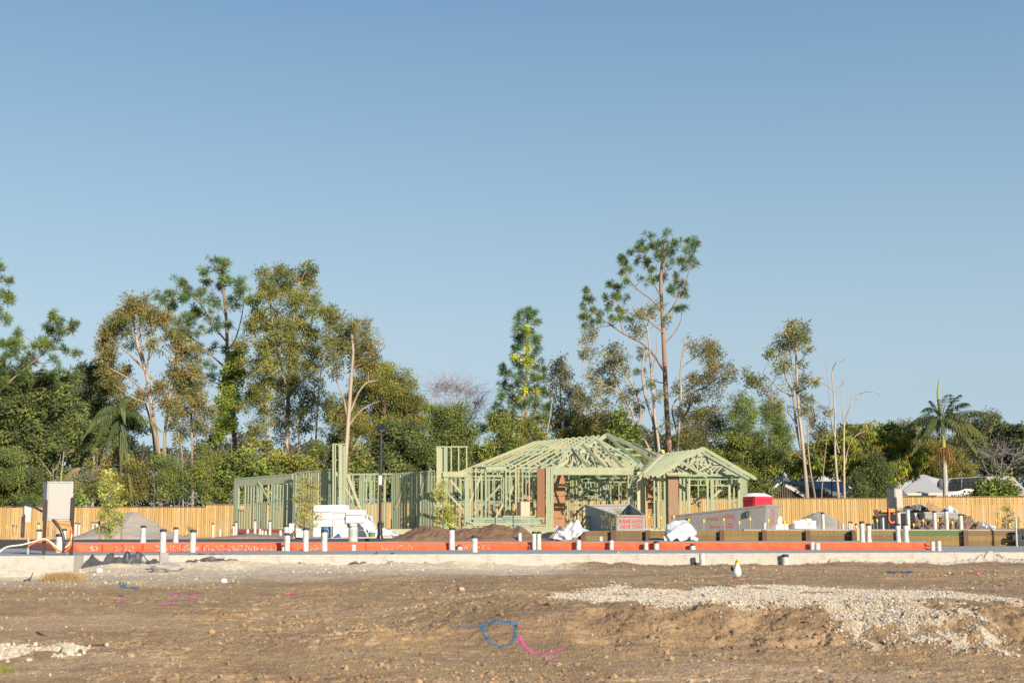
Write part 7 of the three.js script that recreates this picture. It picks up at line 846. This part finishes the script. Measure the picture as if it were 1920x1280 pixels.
// understory above the left fence
for (const [label, d, base, kind, col, dens, blobs] of [
  ['tangled olive shrub above the fence between the cabinet and the drooping palm', 83.5, 165, 'fine', OL.olive, 1.1, [[150, 905, 24, 16], [178, 895, 24, 18], [160, 925, 26, 16], [192, 922, 22, 18]]],
  ['brown-green shrub with grey twigs behind the sand mound top', 84, 250, 'fine', OL.rust, 0.9, [[235, 905, 24, 18], [262, 890, 24, 20], [248, 925, 28, 16], [278, 918, 22, 18]]],
  ['green shrub with pale dead twigs right of the sand mound', 83.5, 330, 'fine', OL.green, 0.95, [[305, 890, 24, 20], [335, 878, 24, 20], [318, 918, 28, 18], [350, 908, 24, 22], [300, 865, 20, 16]]],
  ['yellow-olive shrub left of the house frame corner', 84, 395, 'fine', OL.rust.concat(OL.bright), 1.15, [[375, 880, 24, 22], [402, 892, 24, 22], [385, 918, 26, 18], [415, 918, 22, 20], [395, 855, 20, 18]]],
  ['sparse dry shrub behind the dead palm fronds', 85.5, 205, 'gum', OL.brownish, 0.9, [[190, 870, 22, 18], [215, 880, 22, 18], [230, 862, 20, 16]]],
  ['small bright bush beside the big left cabinet', 82.5, 130, 'broad', OL.bright, 1.0, [[130, 925, 14, 10], [146, 932, 16, 9], [108, 932, 16, 8]]],
  ['dense green shrub behind the left corner of the frame', 84, 450, 'broad', OL.green.concat(OL.bright), 1.2, [[440, 880, 26, 20], [465, 868, 26, 22], [455, 900, 28, 20], [490, 885, 24, 20], [440, 910, 26, 18]]],
  ['yellow-green undergrowth behind the left wall frames', 85, 545, 'broad', OL.bright.concat(OL.rust), 1.15, [[515, 880, 26, 20], [548, 872, 26, 20], [580, 875, 24, 20], [530, 905, 30, 20], [570, 905, 30, 20], [480, 845, 20, 16]]],
  ['dark green shrub behind the tall corner column', 86, 612, 'fine', OL.dark, 1.25, [[600, 865, 22, 18], [625, 878, 24, 20], [610, 900, 28, 22], [590, 842, 16, 16]]],
  ['leafy bush behind the garage roof, low left of the valley', 88, 915, 'broad', OL.olive, 1.2, [[905, 905, 26, 20], [935, 915, 26, 20], [890, 925, 26, 18]]],
  ['dark bush seen through the open garage bay', 84.5, 1090, 'fine', OL.dark, 1.2, [[1060, 880, 28, 20], [1095, 885, 28, 20], [1070, 915, 30, 20], [1110, 915, 28, 20], [1130, 890, 24, 20]]],
  ['olive bush behind the garage end and the roof valley', 85, 1185, 'fine', OL.olive, 1.2, [[1160, 895, 28, 20], [1195, 885, 28, 22], [1175, 918, 28, 18], [1215, 910, 28, 20], [1235, 880, 24, 20]]],
  ['green bush behind the porch walls', 84.5, 1290, 'broad', OL.green, 1.2, [[1262, 890, 26, 20], [1295, 885, 28, 20], [1275, 915, 28, 18], [1315, 910, 28, 20], [1340, 890, 26, 20]]],
  ['dark bush behind the middle front wall frames', 85, 985, 'fine', OL.dark.concat(OL.olive), 1.2, [[950, 905, 28, 20], [985, 900, 28, 20], [1015, 905, 28, 20], [1035, 890, 24, 20], [1000, 925, 30, 16]]],
  ['green bush behind the wall right of the street lamp', 84.5, 760, 'broad', OL.green, 1.2, [[735, 915, 28, 18], [770, 920, 30, 18], [805, 912, 28, 20], [840, 915, 28, 20], [700, 920, 28, 18]]],
  ['bright bush right of the tall corner column', 85, 672, 'broad', OL.bright.concat(OL.olive), 1.1, [[660, 850, 18, 18], [678, 865, 20, 20], [665, 888, 24, 20], [690, 905, 26, 20], [650, 910, 22, 18]]],
]) tree('shrub', label, { cat: 'shrub', d, base, kind, col, dens, blobs, trunks: [[0.05, [base, 1003], [base + 4, 930]], [0.04, [base + 12, 1003], [base - 8, 925]]], bark: bark.grey, twigs: [[blobs[0][0], blobs[0][1], 16, 26, 1.0], [blobs[1][0], blobs[1][1], 16, 26, 1.0]] });
tree('bare_sapling', 'small bare pale forked sapling left of the big cabinet top', { cat: 'sapling', d: 83, base: 96, bark: bark.white, tip: 0.4, woodName: 'branches', trunks: [[0.04, [96, 1003], [97, 900], [98, 868]], [0.03, [97, 890], [84, 872], [76, 858]], [0.03, [97, 885], [108, 865], [110, 850]], [0.03, [98, 905], [112, 890], [118, 880]], [0.07, [115, 1003], [116, 900], [118, 846]], [0.03, [118, 860], [130, 848], [138, 846]]] });
// palms
function frond(L, len, droop, wid, n, ax, side, curl, lw = 0.05) { // centre line, then paired leaflets hanging from it
  const pts = [], list = []; for (let i = 0; i <= n; i++) { const t = i / n, a = ax.clone().multiplyScalar(len * (t - 0.12 * t * t)); a.y += -droop * len * t * t; pts.push(L.clone().add(a)); }
  for (let i = Math.round(n * 0.12); i < n; i++) for (const s of [-1, 1]) { const d = pts[Math.min(n, i + 1)].clone().sub(pts[Math.max(0, i - 1)]).normalize(), o = V(0, 0, 0).crossVectors(d, V(0, 1, 0)); if (o.length() < 0.2) o.set(1, 0, 0); o.normalize().multiplyScalar(s); const t = i / n, l = wid * Math.sin(Math.PI * Math.min(1, 0.15 + t * 0.85)) ** 0.6 * rr(0.85, 1.1), dir = o.multiplyScalar(side).addScaledVector(d, 0.55).add(V(rr(-0.1, 0.1), -curl * rr(0.7, 1.2), rr(-0.1, 0.1))).normalize(); list.push([pts[i].clone().lerp(pts[Math.min(n, i + 1)], rnd()), dir, l, lw, V(0, 1, 0.2)]); }
  return [tube([0, 0.33, 0.66, 1].map((q) => pts[Math.round(q * n)]), 0.035, 0.008, 5, 10), leafG(list)];
}
{
  const d = 83.5, root = P(1774, 1000, d); root.y = 1.5; const g = thing('palm_tree', 'single tall palm with a slim grey trunk and green crown, right', 'palm tree', root), L = (px, py, z = 0) => P(px, py, d).sub(root).add(V(0, 0, z));
  part(g, 'trunk', tube([L(1775, 1003), L(1774, 940), L(1772.5, 890), L(1771, 862)], 0.17, 0.14, 12, 24), bark.palm);
  part(g, 'crownshaft', tube([L(1771, 864), L(1770, 840), L(1769, 812), L(1766, 786)], 0.15, 0.09, 10), M(0.30, 0.30, 0.06, 0.6));
  part(g, 'new_spear', tube([L(1766, 795), L(1762, 765), L(1759, 735), L(1762, 710)], 0.12, 0.03, 6), M(0.26, 0.30, 0.06, 0.6));
  const fm = [M(0.06, 0.09, 0.03, 0.55), M(0.10, 0.125, 0.035, 0.55), M(0.15, 0.155, 0.04, 0.6)];
  for (const [vx, vy, vz, len, droop, curl, m] of [[0.45, 1.0, 0.2, 2.9, 0.28, 0.35, 0], [0.75, 0.95, -0.2, 3.3, 0.36, 0.6, 0], [1.0, 0.62, 0.3, 3.1, 0.3, 0.9, 1], [1.05, 0.35, -0.4, 3.0, 0.42, 1.2, 2], [0.95, 0.1, 0.5, 2.7, 0.5, 1.3, 2], [-0.55, 0.85, 0.3, 2.5, 0.45, 0.7, 0], [-1.0, 0.62, 0.3, 2.6, 0.5, 1.0, 0], [-1.1, 0.35, -0.3, 2.8, 0.45, 1.2, 1], [-0.95, 0.1, 0.5, 2.6, 0.6, 1.3, 1], [0.2, 0.5, 1.0, 2.4, 0.6, 1.0, 1], [0.1, 0.7, -1.0, 2.6, 0.5, 0.9, 0], [-0.3, 0.3, 0.9, 2.3, 0.7, 1.2, 0], [0.5, 0.6, 0.8, 2.6, 0.5, 0.9, 1], [1.0, 0.5, 0.1, 3.3, 0.26, 1.0, 0], [-0.8, 0.5, -0.6, 2.6, 0.5, 1.0, 0], [0.7, 0.75, -0.7, 2.8, 0.4, 0.8, 0], [-0.7, 0.25, 0.7, 2.5, 0.6, 1.2, 1], [-1.0, -0.05, 0.2, 2.3, 0.85, 1.5, 2], [-0.8, 0.0, -0.5, 2.2, 0.9, 1.5, 1], [0.9, 0.0, -0.2, 2.5, 0.8, 1.5, 2], [0.7, 0.1, 0.6, 2.4, 0.9, 1.4, 1], [1.0, 0.2, 0.2, 2.9, 0.55, 1.4, 1], [-0.3, 1.0, -0.1, 2.2, 0.3, 0.5, 0], [0.15, 1.0, 0.3, 2.4, 0.22, 0.4, 0]]) { const [s, l] = frond(L(1766, 788), len, droop, 0.8, 44, V(vx, vy, vz).normalize(), 0.8, curl, 0.06); const o = part(g, 'frond', [s, l].map((q) => { q.deleteAttribute('uv'); if (q.index) q = q.toNonIndexed(); return q; }), fm[m]); }
  part(g, 'dry_fruit_stalk', Array.from({ length: 150 }, () => { const a = rr(0, 6.28), r = rr(0.2, 0.65), p = L(1771, 838), m = p.clone().add(V(Math.cos(a) * r * 0.7, -0.15, Math.sin(a) * r * 0.7)), e = p.clone().add(V(Math.cos(a) * r, -rr(0.5, 1.1), Math.sin(a) * r)); return tube([p, m, e], 0.016, 0.008, 4, 4); }), M(0.30, 0.17, 0.06, 0.9));
}
{
  const d = 85, root = P(228, 1000, d); root.y = 1.3; const g = thing('palm_tree', 'drooping green palm among the left trees with hanging fronds', 'palm tree', root), L = (px, py, z = 0) => P(px, py, d).sub(root).add(V(0, 0, z));
  part(g, 'trunk', tube([L(230, 1003), L(228, 900), L(226, 800)], 0.18, 0.15, 10), bark.brown);
  const fm = [M(0.055, 0.085, 0.018, 0.6), M(0.085, 0.115, 0.02, 0.6), M(0.17, 0.15, 0.03, 0.6)], fd = M(0.34, 0.24, 0.15, 0.9);
  for (const [x, y, vx, vy, vz, len, droop, curl, m] of [[222, 775, -0.5, 0.9, 0.3, 2.4, 0.9, 1.6, 0], [222, 775, 0.3, 1, 0.4, 2.6, 1.1, 1.8, 1], [222, 778, -0.9, 0.4, 0.4, 2.6, 1.0, 1.8, 1], [224, 778, 0.8, 0.6, 0.3, 2.8, 0.8, 1.5, 0], [226, 780, 1.0, 0.45, -0.2, 3.0, 0.7, 1.6, 2], [224, 790, -0.2, 0.2, 1, 2.0, 1.3, 1.9, 0], [228, 800, 0.3, 0.0, 1, 2.4, 1.4, 1.9, 1], [230, 840, 0.4, 0.3, 0.7, 2.6, 1.5, 1.9, 2], [226, 800, 0.0, 0.4, -1, 2.4, 1.0, 1.5, 0], [220, 770, -0.8, 0.6, -0.3, 2.6, 0.8, 1.6, 1], [226, 790, 0.5, 0.1, 0.9, 2.2, 1.4, 1.8, 0], [215, 785, -0.4, 0.3, 0.9, 2.1, 1.2, 1.8, 0], [222, 772, 0.1, 1, -0.2, 2.2, 0.6, 1.4, 1]]) { const [s, l] = frond(L(x, y), len, droop * 0.95, 0.6, 40, V(vx, vy, vz).normalize(), 0.5, curl); part(g, 'frond', [s, l].map((q) => { q.deleteAttribute('uv'); return q.index ? q.toNonIndexed() : q; }), fm[m]); }
  for (const [x, y, vx, vy, len, droop] of [[120, 905, 0.5, 0.9, 2.4, 0.4], [122, 912, 0.75, 0.65, 1.6, 0.5]]) { const [s, l] = frond(L(x, y, 0.4), len, droop, 0.7, 30, V(vx, vy, 0.1).normalize(), 0.35, 1.6); part(g, 'dead_frond', [s, l].map((q) => { q.deleteAttribute('uv'); return q.index ? q.toNonIndexed() : q; }), fd); }
}
// far woodland that fills the gaps low down, read as one mass
{
  const n = 5200, geo = KIND.broad[0], im = sh(new THREE.InstancedMesh(geo, mLeaf, n)), c = new THREE.Color(), q = new THREE.Quaternion(), e = new THREE.Euler();
  for (let i = 0; i < n; i++) { const d = rr(118, 132), px = rr(-140, 2060), top = pw(px, [-140, 780], [200, 850], [420, 830], [620, 850], [900, 840], [1150, 810], [1280, 830], [1480, 850], [1700, 830], [2060, 820]) + 26 * (fbm(px * 0.02, 3, 3, 500) - 0.5) * 2, py = mix(top, 985, rnd() ** 1.2), p = P(px, py, d), s = rr(1.3, 2.2), k = rr(0.7, 1.2); im.setMatrixAt(i, new THREE.Matrix4().compose(p, q.setFromEuler(e.set(rr(0, 6), rr(0, 6), 0)), V(s, s, s))); im.setColorAt(i, c.setRGB(0.10 * k, 0.105 * k, 0.04 * k)); }
  im.name = 'distant_woodland'; scene.add(im); tag(im, 'low band of distant woodland filling the gaps behind the trees', 'woodland', null, 'stuff');
}
// young staked trees and weeds on the site
tree('young_tree', 'young pale-leaved tree before the sand mound, between thin stakes', { cat: 'young tree', d: 44, gy: 1.36, base: 206, kind: 'shrub', col: [[0.30, 0.27, 0.06], [0.17, 0.18, 0.04], [0.34, 0.30, 0.12]], bark: bark.grey, dens: 9, size: 0.85, trunks: [[0.02, [206, 1012], [205, 960], [204, 890]], [0.012, [206, 990], [214, 965], [222, 955]], [0.012, [206, 985], [195, 970], [188, 960]]], blobs: [[204, 890, 7, 8], [203, 905, 10, 9], [206, 920, 10, 9], [203, 938, 10, 8, 0.8], [206, 950, 12, 8], [196, 962, 13, 9], [216, 962, 13, 9], [206, 975, 15, 9], [192, 985, 11, 7], [212, 990, 11, 8], [224, 968, 9, 6], [204, 1003, 8, 6, 0.7]] });
tree('young_tree', 'slender upright sapling in front of the left frame and foam blocks', { cat: 'young tree', d: 46.6, gy: 1.36, base: 574, kind: 'shrub', col: [[0.27, 0.24, 0.06], [0.16, 0.17, 0.05], [0.33, 0.24, 0.09]], bark: bark.grey, dens: 8, size: 0.85, trunks: [[0.018, [575, 1008], [573, 950], [575, 898]], [0.01, [575, 985], [590, 972], [598, 966]]], blobs: [[578, 905, 7, 8], [572, 918, 9, 8], [580, 928, 9, 8], [570, 940, 10, 8], [579, 952, 9, 8], [569, 965, 9, 8], [577, 978, 10, 8], [568, 990, 9, 7], [578, 998, 8, 6], [593, 968, 6, 4], [560, 930, 5, 5, 0.7], [588, 912, 5, 5, 0.6]] });
tree('young_tree', 'bushy yellow-green sapling at the foot of the entry column', { cat: 'young tree', d: 48.8, gy: 1.45, base: 832, kind: 'shrub', col: [[0.34, 0.30, 0.08], [0.22, 0.23, 0.04], [0.42, 0.36, 0.16]], bark: bark.grey, dens: 11, size: 0.85, trunks: [[0.02, [832, 1000], [830, 950], [828, 910]]], blobs: [[827, 912, 7, 7], [829, 922, 9, 8], [826, 936, 10, 9], [832, 950, 11, 9], [826, 962, 12, 9], [838, 968, 12, 9], [830, 978, 14, 8], [845, 975, 8, 7], [820, 970, 8, 8]] });
tree('young_tree', 'weedy thin sapling between two dark stakes at far right', { cat: 'young tree', d: 50.4, gy: 1.66, base: 1893, kind: 'shrub', col: [[0.20, 0.18, 0.05], [0.12, 0.13, 0.03]], bark: bark.grey, dens: 5, size: 0.7, trunks: [[0.012, [1893, 994], [1892, 970], [1890, 950]]], blobs: [[1891, 955, 5, 5, 0.6], [1894, 965, 7, 5], [1886, 976, 9, 5], [1897, 978, 9, 6], [1880, 984, 9, 5], [1892, 988, 12, 6]] });
tree('weed', 'small green weed before the lettered end of the garage skip', { cat: 'weed', d: 49.5, gy: 1.66, base: 1145, kind: 'shrub', col: [[0.24, 0.22, 0.04], [0.14, 0.15, 0.03]], bark: bark.grey, dens: 5, size: 0.75, trunks: [[0.01, [1146, 994], [1146, 970]]], blobs: [[1140, 968, 6, 5], [1150, 972, 7, 6], [1160, 960, 5, 6, 0.7], [1146, 982, 9, 6, 0.7]] });
tree('weed', 'small yellow-green weed at the foot of the stone wall', { cat: 'weed', d: 45.4, gy: 1.05, base: 1893, kind: 'shrub', col: [[0.30, 0.30, 0.03], [0.18, 0.2, 0.03]], dens: 5, size: 0.6, blobs: [[1890, 1026, 4, 6], [1898, 1029, 4, 4]], trunks: [[0.006, [1890, 1032], [1890, 1022]]] });
tree('weed', 'tiny weed before the fence right of the sand mound foot', { cat: 'weed', d: 55, gy: 1.42, base: 354, kind: 'shrub', col: [[0.28, 0.24, 0.04], [0.14, 0.15, 0.03]], dens: 5, size: 0.6, blobs: [[354, 992, 5, 5], [352, 1002, 6, 4]], trunks: [[0.008, [354, 1008], [354, 988]]] });
renderer.render(scene, camera);
